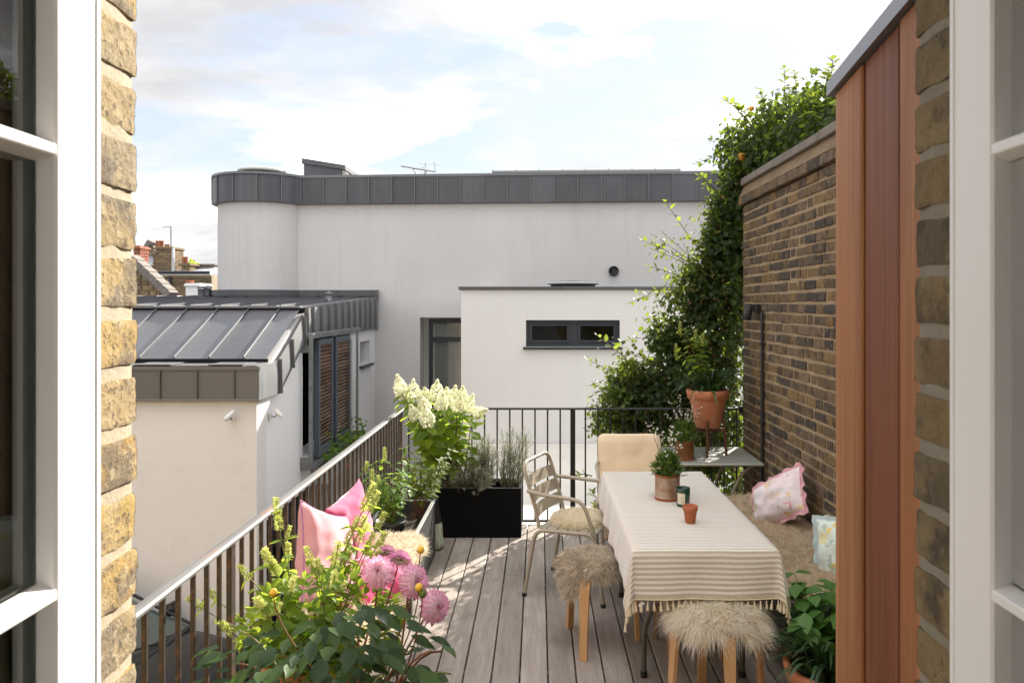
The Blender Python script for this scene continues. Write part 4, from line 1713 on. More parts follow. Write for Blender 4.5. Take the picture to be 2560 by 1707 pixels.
def stack(name, label, x0, x1, ytop, ybot, d, m, mback, capw=.08, dep=1.0, ch=.112, bl=.34, skew=.0):
    A, B = P(x0, ybot, d), P(x1, ybot, d)
    zt, zb = P(0, ytop, d).z, A.z
    r = thing(name, label, 'chimney', (A.x, d, zb))
    mb_ = MB()
    mb_.box(A.x, B.x, d, d + dep, zb, zt)
    mb_.build('core', mback, r)
    if m:
        mb_ = MB()
        brick_front(mb_, (A.x, d, 0), (B.x, d, 0), zb, zt, None, ch, bl)
        brick_front(mb_, (B.x, d, 0), (B.x, d + dep, 0), zb, zt, None, ch, bl)
        stuff(mb_.build('brick_courses', m, r))
    mb_ = MB()
    mb_.box(A.x - capw, B.x + capw, d - capw, d + dep + capw, zt - .06, zt + .02, .015)
    mb_.box(A.x - capw * .4, B.x + capw * .4, d - capw * .4, d + dep + capw * .4, zt + .02, zt + .06, .015)
    mb_.build('cap', m or mback, r)
    return r, zt + .06


r_, zc = stack('chimney_stack', 'big brick chimney stack with five red pots beside the gable', 389, 432, 620, 682, 35, m_fbrick, m_fmortar)
pots(r_, [(P(x, 0, 35.4).x, 35.4, zc) for x in (393, 400, 406)], .30, .062, m_pot)
pots(r_, [(P(x, 0, 35.4).x, 35.4, zc - .12) for x in (414.5, 421)], .26, .055, m_pot)
# raked gable beside it
gb = thing('gable_parapet', 'raked stone gable parapet behind the satellite dish', 'wall', P(372, 680, 36))
gp = [P(350, 655, 36), P(376, 611, 36), P(383, 615, 36), P(392, 640, 36), P(392, 690, 36), P(345, 690, 36)]
mb = MB()
mb.prism([(p.x, p.z) for p in gp], lambda p, q: (p[0], q, p[1]), 36, 36.4)
mb.build('wall', m_fmortar, gb, True)
mb = MB()
mb.sweep([P(345, 662, 36) + V((0, .2, .1)), P(377, 609, 36) + V((0, .2, .1)), P(384, 614, 36) + V((0, .2, .05))], .7, .22, hw=(0, 1, 0))
mb.build('coping', m_coping, gb)
mb = MB()
mb.prism([(P(340, 0, 36.4).x, P(0, 626, 36).z), (P(372, 0, 36.4).x, P(0, 626, 36).z), (P(350, 0, 36.4).x, P(0, 670, 36).z), (P(335, 0, 36.4).x, P(0, 670, 36).z)], lambda p, q: (p[0], q, p[1]), 36.5, 36.8)
mb.build('roof', m_slate, gb, True)
mb = MB()
brick_front(mb, (P(352, 0, 35.98).x, 35.98, 0), (P(392, 0, 35.98).x, 35.98, 0), P(0, 682, 36).z, P(0, 618, 36).z, lambda s, z: z > P(0, 664 - (s * 1950 / 36) * 1.55, 36).z - .25, .112, .34)
stuff(mb.build('brick_courses', m_fbrick, gb))
ds = thing('satellite_dish', 'grey satellite dish on the far brick gable', 'satellite dish', P(375, 655, 34.6))
mb = MB()
mb.lathe([(0, .0), (.10, .012), (.19, .05), (.235, .085)], P(376, 655, 34.6), 22, True, (-.25, -1, .25))
mb.build('reflector', m_leadgrey, ds)
mb = MB()
mb.tube([P(376, 662, 34.6), P(383, 663, 34.2)], .02, 6)
mb.tube([P(370, 664, 34.7), P(366, 660, 35.9)], .03, 6)
mb.build('arm', m_leadgrey, ds)
an = thing('aerial_mast', 'thin mast with cross aerial above the big chimney', 'aerial', P(427, 625, 35.2))
mb = MB()
mb.tube([P(427.5, 630, 35.2), P(427.5, 566, 35.2)], .03, 6)
mb.build('pole', m_thin, an)
mb = MB()
mb.tube([P(407, 568.5, 35.2), P(429, 566.5, 35.2)], .015, 5)
mb.build('boom', m_thin, an)
mb = MB()
mb.lathe([(.075, 0), (.06, 1.1), (.0, 1.1)], P(433, 681, 34.8), 8)
o = thing('soil_pipe', 'pale vent pipe beside the big brick chimney', 'pipe', P(433, 681, 34.8))
mb.tube([P(433, 681, 34.8), P(433.5, 645, 34.8)], .07, 8)
mb.build('pipe', m_leadgrey, o)
r_, zc = stack('chimney_stack', 'small brick chimney stack with two clay pots in front of a tree', 454, 472, 661, 679, 35, m_fbrick, m_fmortar, .12, .8)
pots(r_, [(P(x, 0, 35.3).x, 35.3, zc) for x in (459, 466)], .30, .065, m_pot)
r_, zc = stack('chimney_stack', 'white painted chimney stack with three red pots', 464, 497, 712, 747, 30, None, m_plainwhite, .05, 1.1)
pots(r_, [(P(x, 0, 30.4).x, 30.4, zc - .1) for x in (467, 474.5, 480)], .22, .065, m_pot)
r_, zc = stack('chimney_stack', 'red brick chimney stack at the edge of the window reveal', 334, 348, 618, 655, 30, m_redbrick, m_redbrick, .07, .7)
o = thing('roof_tank', 'grey concrete box on the far flat roof', 'roof box', P(512, 680, 36))
mb = MB()
q0, q1 = P(489, 680, 36), P(534, 664, 36)
mb.box(q0.x, q1.x, 36, 38, q0.z, q1.z, .03)
mb.build('box', m_coping, o)
mb = MB()
mb.box(q0.x - .06, q1.x + .06, 35.94, 38.06, q1.z, q1.z + .08, .02)
mb.build('lid', m_coping, o)
# (2) nearer brick gable with raked coping
g2 = thing('brick_gable', 'raked brick gable end of the neighbouring roof at the left', 'wall', P(360, 740, 24))
pl = [P(330, 652, 24), P(424, 741, 24), P(330, 741, 24)]
mb = MB()
mb.prism([(p.x, p.z) for p in pl], lambda p, q: (p[0], q, p[1]), 24, 24.4)
mb.build('wall', m_fmortar, g2, True)
x = pl[0].x
cnt = 0
zz = pl[2].z
ch = .17
while zz < pl[0].z - .1:
    xr = pl[0].x + (pl[1].x - pl[0].x) * (1 - (zz + ch - pl[2].z) / (pl[0].z - pl[2].z)) - .1
    x = pl[0].x - (.2 if cnt % 2 else 0)
    while x < xr:
        ln = rng.uniform(.2, .42)
        mb = MB()
        mb.box(max(x, pl[0].x - .1), min(x + ln - .03, xr), 23.95, 24.03, zz + .012, zz + ch - .012, .012)
        if min(x + ln - .03, xr) - x > .08:
            mb.build('brick', m_fbrick, g2)
        x += ln
    zz += ch
    cnt += 1
c0, c1 = P(328, 647, 24), P(428, 742, 24)
nco = 13
for i in range(nco):
    mb = MB()
    mb.sweep([c0.lerp(c1, i / nco) + V((0, .1, .06)), c0.lerp(c1, (i + .93) / nco) + V((0, .1, .06))], .55, .19 + .03 * (i % 2), hw=(0, 1, 0))
    mb.build('coping_stone', m_coping, g2)
o = thing('parapet_coping', 'pale slab coping along the neighbouring flat roof', 'coping', P(380, 750, 22))
for x0, x1 in ((336, 381), (382.5, 424), (425, 452)):
    mb = MB()
    mb.box(P(x0, 0, 22).x, P(x1, 0, 22).x, 22, 23, P(0, 754 if x1 < 430 else 750, 22).z, P(0, 739 if x1 < 430 else 746, 22).z, .015)
    mb.build('slab', m_plainwhite, o)

# ------------------------------------------------------------------ cars below
m_tyre = mat('tyre', (.018, .018, .018), .85)
m_alloy = mat('alloy', (.45, .45, .46), .35, .8)
m_carglass = mat('car_glass', (.055, .075, .068), .05, 0.0, spec=.6)
m_lampg = mat('headlamp_lens', (.62, .63, .64), .08, .3, coat=.6)
m_chrome = mat('chrome', (.7, .7, .71), .12, 1.0)
m_badge = mat('blue_badge', (.02, .05, .16), .3)
m_plastic = mat('black_trim', (.015, .015, .016), .6)


def car(label, M_, paint, group='parked cars'):
    r = thing('parked_car', label, 'car', M_.translation, group)
    # stations along x (front +): x, half width, sill z, belt z, top-centre z
    st = [(-2.02, .62, .48, .62, .66), (-1.96, .74, .34, .82, .90), (-1.75, .84, .26, .92, .99), (-1.2, .89, .22, .93, .98), (-.4, .90, .20, .91, .96), (.3, .90, .20, .90, .95), (.80, .89, .21, .90, 1.00), (1.2, .87, .22, .88, 1.0), (1.5, .84, .24, .85, .97), (1.72, .77, .28, .80, .91), (1.84, .66, .36, .74, .83), (1.88, .55, .42, .68, .76)]
    mb_ = MB(M_)
    rows = []
    for x, w, zs, zb2, zt2 in st:
        pr_ = [(0, zs), (w * .9, zs), (w, zs + .08), (w * 1.005, (zs + zb2) / 2), (w * .985, zb2 - .03), (w * .93, zb2 + .01), (w * .80, zb2 + (zt2 - zb2) * .55), (w * .5, zb2 + (zt2 - zb2) * .9), (0, zt2)]
        rows.append([V((x, y_, z_)) for y_, z_ in pr_] + [V((x, -y_, z_)) for y_, z_ in pr_[-2:0:-1]])
    n2 = len(rows[0])
    vs2 = [p for rw in rows for p in rw]
    fs2 = [(i * n2 + j, i * n2 + (j + 1) % n2, (i + 1) * n2 + (j + 1) % n2, (i + 1) * n2 + j) for i in range(len(rows) - 1) for j in range(n2)]
    fs2 += [tuple(range(n2)), tuple(range((len(rows) - 1) * n2, len(rows) * n2))]
    mb_.add(vs2, fs2, True)
    body = mb_.build('body', paint, r, True)
    # cabin: windscreen, roof, side glass
    gs = [(-1.78, .70, .98, .995), (-1.45, .64, 1.0, 1.34), (-1.1, .62, 1.0, 1.44), (-.3, .62, 1.0, 1.475), (.05, .61, 1.0, 1.44), (.55, .68, .97, 1.18), (1.02, .76, .95, .965)]
    mb_ = MB(M_)
    for i in range(len(gs)):
        pass
    secs = []
    for x, w, zl, zh in gs:
        bw = w + .13 * (1 if zh > 1.0 else .6)
        secs.append([V((x, bw, zl - .08)), V((x, (bw + w) / 2 + .03, (zl + zh) / 2)), V((x, w, zh - .05 * (zh - zl) * 2)), V((x, w * .85, zh)), V((x, 0, zh + .03)), V((x, -w * .85, zh)), V((x, -w, zh - .05 * (zh - zl) * 2)), V((x, -(bw + w) / 2 - .03, (zl + zh) / 2)), V((x, -bw, zl - .08))])
    for i in range(len(secs) - 1):
        for j in range(8):
            roof = (3 <= j <= 4 or j in (2, 5)) and 1 <= i <= 3
            mb_.cm = 1 if roof else 0
            mb_.add([secs[i][j], secs[i][j + 1], secs[i + 1][j + 1], secs[i + 1][j]], [(0, 1, 2, 3)], True)
    mb_.build('cabin', [m_carglass, paint], r, True)
    for s_ in (-1, 1):
        mb_ = MB(M_)
        mb_.tube([(.05, s_ * .61, 1.46), (.55, s_ * .70, 1.20), (1.03, s_ * .80, .965)], .016, 6)
        mb_.build('windscreen_pillar', m_plastic, r)
        mb_ = MB(M_)
        mb_.obox((.62, s_ * 1.0, 1.02), ((1, 0, 0), (0, 1, 0), (0, 0, 1)), (.12, .2, .13), .04)
        mb_.build('door_mirror', paint, r)
        mb_ = MB(M_)
        mb_.grid(lambda u, v: V((1.50 + .33 * u - .06 * (v - .5), s_ * (.84 - .28 * u ** 1.5), .72 + .13 * (v - .0) - .05 * u + .012)) + V((.02, s_ * .015, .012)), 6, 4)
        mb_.build('headlight', m_lampg, r)
        for xw in (-1.25, 1.32):
            mb_ = MB(M_)
            mb_.lathe([(.18, -.10), (.29, -.11), (.32, -.08), (.32, .08), (.29, .11), (.18, .10)], (xw, s_ * .80, .32), 22, True, (0, 1, 0))
            tw = mb_.build('wheel', m_tyre, r)
            mb_ = MB(M_)
            mb_.lathe([(0, .07), (.06, .075), (.16, .085), (.2, .11), (.2, -.05), (0, -.05)], (xw, s_ * .80, .32), 16, True, (0, s_, 0))
            mb_.build('rim', m_alloy, tw)
    mb_ = MB(M_)
    mb_.tube([(1.02, .80, .955), (1.12, .4, .985), (1.15, 0, .99), (1.12, -.4, .985), (1.02, -.80, .955)], .03, 6)
    mb_.build('scuttle_trim', m_plastic, r)
    for y0_ in (.05, -.5):
        mb_ = MB(M_)
        mb_.tube([(1.10, y0_ + .3, 1.0), (.98, y0_ - .1, 1.045), (.93, y0_ - .28, 1.06)], .012, 5)
        mb_.build('wiper', m_plastic, r)
    mb_ = MB(M_)
    mb_.obox((1.87, 0, .62), ((1, 0, 0), (0, 1, 0), (0, 0, 1)), (.05, .98, .24), .02)
    gr = mb_.build('grille', m_plastic, r)
    for z_ in (.53, .57, .61, .65, .69):
        mb_ = MB(M_)
        mb_.obox((1.90, 0, z_), ((1, 0, 0), (0, 1, 0), (0, 0, 1)), (.02, .80, .010), .003)
        mb_.build('grille_bar', m_chrome, gr)
    mb_ = MB(M_)
    mb_.obox((1.88, 0, .34), ((1, 0, 0), (0, 1, 0), (0, 0, 1)), (.12, 1.2, .14), .04)
    mb_.build('bumper', m_plastic, r)
    Mb = M_ @ Matrix.Translation(V((2.015, 0, .655))) @ Matrix.Rotation(R(-58), 4, 'Y') @ Matrix.Diagonal((1, 1.9, 1, 1))
    Mb = M_ @ Matrix.Translation(V((1.855, 0, .80))) @ Matrix.Rotation(R(55), 4, 'Y') @ Matrix.Diagonal((.62, 1.35, 1, 1))
    mb_ = MB(Mb)
    mb_.lathe([(0, .012), (.046, .012), (.046, 0)], (0, 0, 0), 22)
    bd_ = mb_.build('badge', m_badge, gr)
    mb_ = MB(Mb)
    mb_.lathe([(.046, .0), (.047, .016), (.057, .016), (.058, 0)], (0, 0, 0), 22)
    mb_.build('badge_ring', m_chrome, bd_)
    for s_ in (-1, 1):
        mb_ = MB(M_)
        mb_.tube([(1.10, s_ * .44, .985), (1.5, s_ * .38, .945), (1.80, s_ * .3, .85)], .008, 5)
        mb_.build('bonnet_crease', paint, r)
    return r


p_grey = mat('graphite_car_paint', (.022, .0215, .021), .4, .0, coat=.08, spec=.15)
p_navy = mat('navy_car_paint', (.006, .008, .016), .4, .0, coat=.08, spec=.15)
fw_ = V((.97, -.22, 0)).normalized()
Mc = Matrix.Translation(V((-4.80, 7.62, -2.46))) @ Matrix.Rotation(math.atan2(fw_.y, fw_.x), 4, 'Z')
car('graphite grey car parked below the left railing', Mc, p_grey)
Mc2 = Matrix.Translation(V((-5.1, 10.2, -2.46))) @ Matrix.Rotation(R(4), 4, 'Z')
car('dark navy car parked inside the garage', Mc2, p_navy)

# ------------------------------------------------------------------ furniture on the deck
m_chair = mat('stone_grey_paint', (.36, .315, .245), .42, .1, layers=[(8, (.33, .285, .215), .45, .7, .5)])
m_rubber = mat('black_rubber', (.015, .015, .015), .7)
m_sage = mat('sage_grey_metal', (.345, .35, .315), .42, .15, layers=[(4, (.31, .31, .28), .45, .7, .5), (22, (.24, .17, .11), .67, .74, .4)])
m_birch = mat('birch_ply', (.56, .33, .155), .45, layers=[(5, (.48, .27, .12), .42, .65, .6, (5, 5, .5)), (60, (.42, .22, .09), .55, .7, .3, (4, 4, .3))])
m_birchdark = mat('darker_birch', (.36, .24, .15), .6, layers=[(6, (.25, .16, .10), .42, .65, .6, (5, 5, .5))])  # darker birch tone for the stool under the table
m_tanline = mat('tan_throw', (.76, .61, .43), .9, layers=[(120, (.68, .54, .37), .45, .6, .5, (.2, 1, 1)), (2, (.79, .65, .47), .45, .7, .5)], bump=[(90, .4, .003, (.3, 1, 1))])
m_blackpl = mat('matt_black_planter', (.0028, .0028, .003), .7, spec=.12)
m_slatepl = mat('slate_effect_planter', (.045, .047, .050), .5, layers=[(12, (.12, .12, .12), .52, .66, .6, (1, 1.4, 5)), (60, (.02, .02, .02), .5, .65, .5)], bump=[(30, .6, .008)])
m_rimgrey = mat('planter_rim', (.30, .30, .29), .5)
m_soil = mat('compost', (.040, .026, .018), .95, layers=[(40, (.11, .07, .045), .58, .7, .6)], bump=[(50, 1.0, .02)])
m_terra = mat('terracotta', (.56, .225, .115), .85, layers=[(5, (.48, .175, .085), .42, .65, .6), (9, (.56, .38, .28), .60, .74, .5), (40, (.40, .155, .08), .55, .7, .4)], bump=(60, .25, .003))
m_terra_small = mat('clean_terracotta', (.40, .13, .058), .85, layers=[(9, (.34, .10, .045), .45, .65, .5)])
m_rust = mat('rusty_can', (.33, .20, .12), .6, .35, layers=[(9, (.46, .40, .33), .45, .62, .85), (14, (.26, .09, .03), .55, .68, .8), (60, (.18, .08, .035), .62, .72, .6)])
m_rustrim = mat('rust', (.28, .09, .035), .85, layers=[(30, (.16, .06, .03), .5, .7, .7)])
m_rustcan2 = mat('brown_rusted_can', (.24, .105, .035), .7, .3, layers=[(12, (.17, .065, .022), .45, .65, .7), (40, (.33, .17, .06), .58, .7, .5)])
m_candle = mat('green_glass', (.008, .045, .030), .12, spec=.6)
m_label = mat('candle_label', (.62, .58, .46), .7, layers=[(60, (.42, .38, .27), .55, .62, .8)])
m_walnut = mat('walnut', (.115, .052, .025), .5, layers=[(9, (.075, .032, .015), .45, .65, .6, (4, 4, .5))])
m_oldplank = mat('grey_old_plank', (.115, .10, .088), .85, layers=[(6, (.065, .055, .048), .45, .65, .7, (4, .4, 4)), (50, (.19, .17, .15), .55, .7, .5, (4, .2, 4))], bump=[(50, .5, .006, (4, .2, 4))])
m_plasticpot = mat('nursery_pot', (.018, .018, .019), .5)
m_tassel = mat('cotton_tassel', (.62, .53, .38), .95)


def stripe_mat():
    m = bpy.data.materials.new('striped_cotton')
    m.use_nodes = True
    nt = m.node_tree
    n, l = nt.nodes, nt.links
    pb = n['Principled BSDF']
    pb.inputs['Roughness'].default_value = .92
    pb.inputs['Specular IOR Level'].default_value = .2
    pb.inputs['Sheen Weight'].default_value = .8
    tcn = n.new('ShaderNodeTexCoord')
    sp = n.new('ShaderNodeSeparateXYZ')
    l.new(tcn.outputs['UV'], sp.inputs[0])

    def mth(op, a, b=0.0):
        q = n.new('ShaderNodeMath')
        q.operation = op
        for i, x in enumerate((a, b)):
            if isinstance(x, (int, float)):
                q.inputs[i].default_value = x
            else:
                l.new(x, q.inputs[i])
        return q.outputs[0]
    wn2 = n.new('ShaderNodeTexNoise')
    wn2.inputs['Scale'].default_value = 3.0
    l.new(tcn.outputs['UV'], wn2.inputs['Vector'])
    vv = mth('ADD', sp.outputs[1], mth('MULTIPLY', mth('SUBTRACT', wn2.outputs[0], .5), .012))
    s = mth('PINGPONG', mth('MULTIPLY', vv, 1 / .0118), 1.0)
    cr = n.new('ShaderNodeTexNoise')
    cr.inputs['Scale'].default_value = 5.5
    cr.inputs['Detail'].default_value = 5
    l.new(tcn.outputs['UV'], cr.inputs['Vector'])
    bm_ = n.new('ShaderNodeBump')
    bm_.inputs['Strength'].default_value = .55
    bm_.inputs['Distance'].default_value = .02
    l.new(cr.outputs[0], bm_.inputs['Height'])
    l.new(bm_.outputs[0], pb.inputs['Normal'])
    mr = n.new('ShaderNodeMapRange')
    mr.inputs[1].default_value, mr.inputs[2].default_value = .44, .56
    l.new(s, mr.inputs[0])
    t = n.new('ShaderNodeTexNoise')
    t.inputs['Scale'].default_value = 240
    mp = n.new('ShaderNodeMapping')
    mp.inputs['Scale'].default_value = (1, .12, 1)
    l.new(tcn.outputs['UV'], mp.inputs[0])
    l.new(mp.outputs[0], t.inputs['Vector'])
    mx = n.new('ShaderNodeMix')
    mx.data_type = 'RGBA'
    l.new(mr.outputs[0], mx.inputs[0])
    mx.inputs[6].default_value = (.90, .865, .80, 1)
    mx.inputs[7].default_value = (.63, .545, .45, 1)
    hs = n.new('ShaderNodeHueSaturation')
    m2 = n.new('ShaderNodeMapRange')
    m2.inputs[3].default_value, m2.inputs[4].default_value = .85, 1.12
    l.new(t.outputs[0], m2.inputs[0])
    l.new(m2.outputs[0], hs.inputs['Value'])
    l.new(mx.outputs[2], hs.inputs['Color'])
    l.new(hs.outputs[0], pb.inputs['Base Color'])
    tb = n.new('ShaderNodeBsdfTranslucent')
    l.new(hs.outputs[0], tb.inputs[0])
    ms = n.new('ShaderNodeMixShader')
    ms.inputs[0].default_value = .22
    l.new(pb.outputs[0], ms.inputs[1])
    l.new(tb.outputs[0], ms.inputs[2])
    l.new(ms.outputs[0], n['Material Output'].inputs[0])
    return m


m_stripe = stripe_mat()

# --- folding table
TX0, TX1, TY0_, TY1_, TZ = .437, 1.093, 3.565, 5.235, .738
tb_ = thing('folding_table', 'long folding dining table under the striped cloth', 'table', (.77, 4.4, 0))
mb = MB()
mb.box(TX0, TX1, TY0_, TY1_, TZ - .045, TZ - .004, .012)
mb.build('tabletop', m_sage, tb_)
for yy in (3.885, 4.95):
    for s_ in (-1, 1):
        xm = .77
        mb = MB()
        pth = rounded([(xm + s_ * .245, yy, .0), (xm + s_ * .245, yy, .27), (xm + s_ * .13, yy, .46), (xm + s_ * .11, yy, TZ - .05)], .09, 6)
        mb.tube(pth, .0145, 10)
        lg = mb.build('leg', mat('olive_grey_tube', (.10, .10, .085), .4, .2), tb_)
        mb = MB()
        mb.tube([(xm + s_ * .245, yy, .0), (xm + s_ * .245, yy, .03)], .018, 10)
        mb.build('foot', m_rubber, lg)
    mb = MB()
    mb.tube([(.77 - .16, yy, .40), (.77 + .16, yy, .40)], .011, 8)
    mb.build('stretcher', MATS['olive_grey_tube'], tb_)

# --- tablecloth: flat on the top, hanging, its corners falling in points
cl = thing('tablecloth', 'cream and brown striped tassel tablecloth on the dining table', 'tablecloth', (.77, 4.4, TZ))
OV = .225


def cloth(u, v):
    """u, v: metres on the cloth from its near left table corner"""
    W, L = TX1 - TX0, TY1_ - TY0_
    a = max(0, -u) if u < 0 else max(0, u - W)
    b = max(0, -v) if v < 0 else max(0, v - L)
    sx_ = -1 if u < 0 else 1
    sy_ = -1 if v < 0 else 1
    x, y = TX0 + min(max(u, 0), W), TY0_ + min(max(v, 0), L)
    z = TZ + .0015 * noise.noise(V((u * 5, v * 5, 1)))
    if a == 0 and b == 0:
        # soften the table edge
        e = min(u, W - u, v, L - v)
        return V((x, y, z - .004 * max(0, 1 - e / .02) ** 2))
    r = math.hypot(a, b)
    th = math.atan2(b, a)
    if a > 0 and b > 0:
        k = math.sin(2 * th)
        fold = .42 * k * r + .025 * math.sin(th * 6) * r / OV
        out = .012 * (1 - math.exp(-r / .02)) + fold * .52
        lean = math.pi / 4 + (th - math.pi / 4) * (1.0 - .25 * k)
        x += sx_ * out * math.cos(lean)
        y += sy_ * out * math.sin(lean)
        z -= math.sqrt(max(r * r - (fold * .45) ** 2, 0)) - .004
    else:
        s = v if a > 0 else u
        wv = noise.noise(V((s * 5.5, 2.0 if a else 7.0, sx_ if a else sy_))) * .022 * (r / OV) ** 1.2 + .006 * math.sin(s * 17) * (r / OV)
        out = .010 * (1 - math.exp(-r / .015)) + .02 * (r / OV) + max(wv, -.012)
        if a > 0:
            x += sx_ * out
        else:
            y += sy_ * out
        z -= r - .003
    return V((x, y, z))


mb = MB()
W_, L_ = TX1 - TX0, TY1_ - TY0_
us = list(np.linspace(-OV, 0, 15)) + list(np.linspace(0, W_, 30))[1:-1] + list(np.linspace(W_, W_ + OV, 15))
vv_ = list(np.linspace(-OV, 0, 15)) + list(np.linspace(0, L_, 60))[1:-1] + list(np.linspace(L_, L_ + .12, 8))
vs_, uvs = [], {}
for j, v_ in enumerate(vv_):
    for i, u_ in enumerate(us):
        uvs[len(vs_)] = (u_, v_ + .0055)
        vs_.append(cloth(u_, v_))
nu_ = len(us)
mb.add(vs_, [(j * nu_ + i, j * nu_ + i + 1, (j + 1) * nu_ + i + 1, (j + 1) * nu_ + i) for j in range(len(vv_) - 1) for i in range(nu_ - 1)], True)
mb.uv = uvs
co = mb.build('cloth', m_stripe, cl)
sd_ = co.modifiers.new('thickness', 'SOLIDIFY')
sd_.thickness = .0016
sd_.offset = -1
mb = MB()
mb.lathe([(.0012, .010), (.0012, 0), (.0035, -.006), (.0042, -.010), (.0032, -.013), (.0048, -.017), (.0078, -.040), (.0085, -.046), (0, -.047)], (0, 0, 0), 8)
tas = mb.mesh('tassel', m_tassel)
for k in range(40):
    u_ = -OV + k * (W_ + 2 * OV) / 39
    p = cloth(u_, -OV)
    link('tassel', tas, cl, TR(p + V((0, -.002, -.006)), rng.uniform(0, 6), rng.uniform(-.12, .12), rng.uniform(-.12, .12), rng.uniform(.85, 1.1)))
mb = MB()
for k in range(40):
    a = cloth(-OV + k * (W_ + 2 * OV) / 39, -OV)
    b = cloth(-OV + (k + 1) * (W_ + 2 * OV) / 39 if k < 39 else W_ + OV, -OV)
    mb.tube([a + V((0, -.001, 0)), b + V((0, -.001, 0))], .003, 5, False)
mb.build('hem_cord', m_tassel, cl)

# --- arm chairs
def armchair(label, M_, drop_seat=True):
    r = thing('metal_armchair', label, 'chair', M_.translation, 'stone grey metal armchairs')
    W = .25
    zs = .435
    rt = .0125
    for s_ in (-1, 1):
        y_ = s_ * W
        mb_ = MB(M_)
        mb_.tube(rounded([(-.28, y_ * 1.03, .0), (-.205, y_, zs - .01), (.19, y_, zs), (.245, y_ * 1.02, 0)], .07, 7), rt, 10)
        lg_ = mb_.build('leg', m_chair, r)
        for q in ((-.28, y_ * 1.03), (.245, y_ * 1.02)):
            mb_ = MB(M_)
            mb_.tube([(q[0], q[1], 0.0), (q[0] + (.003 if q[0] < 0 else -.001), q[1], .022)], rt + .003, 10)
            mb_.build('foot', m_rubber, lg_)
        mb_ = MB(M_)
        mb_.tube(rounded([(-.262, y_ * .97, .665), (-.15, y_ * 1.08, .655), (.12, y_ * 1.10, .645), (.185, y_ * 1.03, zs + .005)], .075, 7), rt, 10)
        mb_.build('armrest', m_chair, r)
    yb = W * .90
    mb_ = MB(M_)
    mb_.tube(rounded([(-.19, -yb, zs), (-.215, -yb, .55), (-.305, -yb, .835), (-.305, yb, .835), (-.215, yb, .55), (-.19, yb, zs)], .085, 7), rt, 10)
    mb_.build('back_frame', m_chair, r)

    def xb(z):
        return -.215 - .09 * (z - .55) / .285
    for z0, z1 in ((.495, .565), (.585, .655), (.675, .745)):
        mb_ = MB(M_)

        def sf_(u, v, z0=z0, z1=z1):
            z = z0 + (z1 - z0) * v
            return V((xb(z) - .022 * math.sin(PI * u) - .002, -yb + 2 * yb * u, z))
        mb_.grid(sf_, 12, 2)
        mb_.grid(lambda u, v: sf_(u, 1 - v) + V((-.004, 0, 0)), 12, 2)
        mb_.build('back_slat', m_chair, r)
    for i in range(6):
        x0 = -.19 + i * .066
        mb_ = MB(M_)
        mb_.box(x0, x0 + .055, -W + .012, W - .012, zs - .004, zs + .004, .002)
        mb_.build('seat_slat', m_chair, r)
    return r


CH_A = Matrix.Translation(V((.265, 5.10, 0))) @ Matrix.Rotation(R(-22), 4, 'Z')
armchair('stone grey metal armchair with cream fur pad at the table side', CH_A)
CH_B = Matrix.Translation(V((.70, 5.66, 0))) @ Matrix.Rotation(R(-90), 4, 'Z')
armchair('stone grey metal armchair under a tan throw at the table head', CH_B)
# throw over the far chair
th_ = thing('chair_throw', 'plain tan cotton throw over the far armchair', 'throw', (.70, 5.9, .84))
prof = [(6.02, .50), (6.005, .70), (5.992, .835), (5.975, .862), (5.945, .858), (5.925, .82), (5.90, .70), (5.875, .58), (5.85, .475), (5.80, .462), (5.6, .458), (5.46, .458), (5.435, .44), (5.43, .30), (5.43, .22)]
mb = MB()


def thf(u, v):
    t = v * (len(prof) - 1)
    i = min(int(t), len(prof) - 2)
    k = t - i
    y = prof[i][0] * (1 - k) + prof[i + 1][0] * k
    z = prof[i][1] * (1 - k) + prof[i + 1][1] * k
    x = .455 + .475 * u
    e = abs(u - .5) * 2
    z -= .030 * max(0, (e - .78) / .22) ** 2 * (1 if v < .5 else .3)
    y += .010 * noise.noise(V((x * 7, z * 5, 3))) + .006 * noise.noise(V((x * 16, z * 12, 5)))
    if .05 < v < .6:
        y -= .012 * math.sin(u * PI)
    return V((x, y, z))


mb.grid(thf, 30, 70)
to = mb.build('cloth', m_tanline, th_)
so = to.modifiers.new('thickness', 'SOLIDIFY')
so.thickness = .004

# --- bentwood stools
def stool(label, c, z, angs, m=m_birch, rad=.175, rf=.215):
    r = thing('bentwood_stool', label, 'stool', (c[0], c[1], 0), 'bentwood stools')
    mb_ = MB()
    mb_.lathe([(0, z - .022), (rad - .01, z - .022), (rad, z - .016), (rad, z - .004), (rad - .006, z), (0, z)], (c[0], c[1], 0), 32)
    mb_.build('seat', m, r)
    for a in angs:
        d = V((math.cos(R(a)), math.sin(R(a)), 0))
        sd = V((-d.y, d.x, 0))
        C = V((c[0], c[1], 0))
        pts = rounded([C + d * .03 + V((0, 0, z - .034)), C + d * (rf - .03) + V((0, 0, z - .034)), C + d * (rf - .012) + V((0, 0, z * .5)), C + d * rf], .075, 7)
        ws = [.062] * 9 + [.05] * (len(pts) - 9) if len(pts) > 9 else .055
        ws = [.062 - .022 * (i / (len(pts) - 1)) for i in range(len(pts))]
        mb_ = MB()
        mb_.sweep(pts, ws, .019, hw=sd)
        mb_.build('leg', m, r)
    return r


stool('bentwood stool wearing the grey-brown fur', (.315, 4.28), .45, (-110, 125, 8), rf=.235)
stool('bentwood stool wearing the shaggy cream fur', (.815, 3.60), .45, (-86, 201, 93, 12), rf=.235)
stool('darker bentwood stool tucked right under the table', (.86, 4.27), .44, (162, 222, 300, 20), m_birchdark, rf=.22)

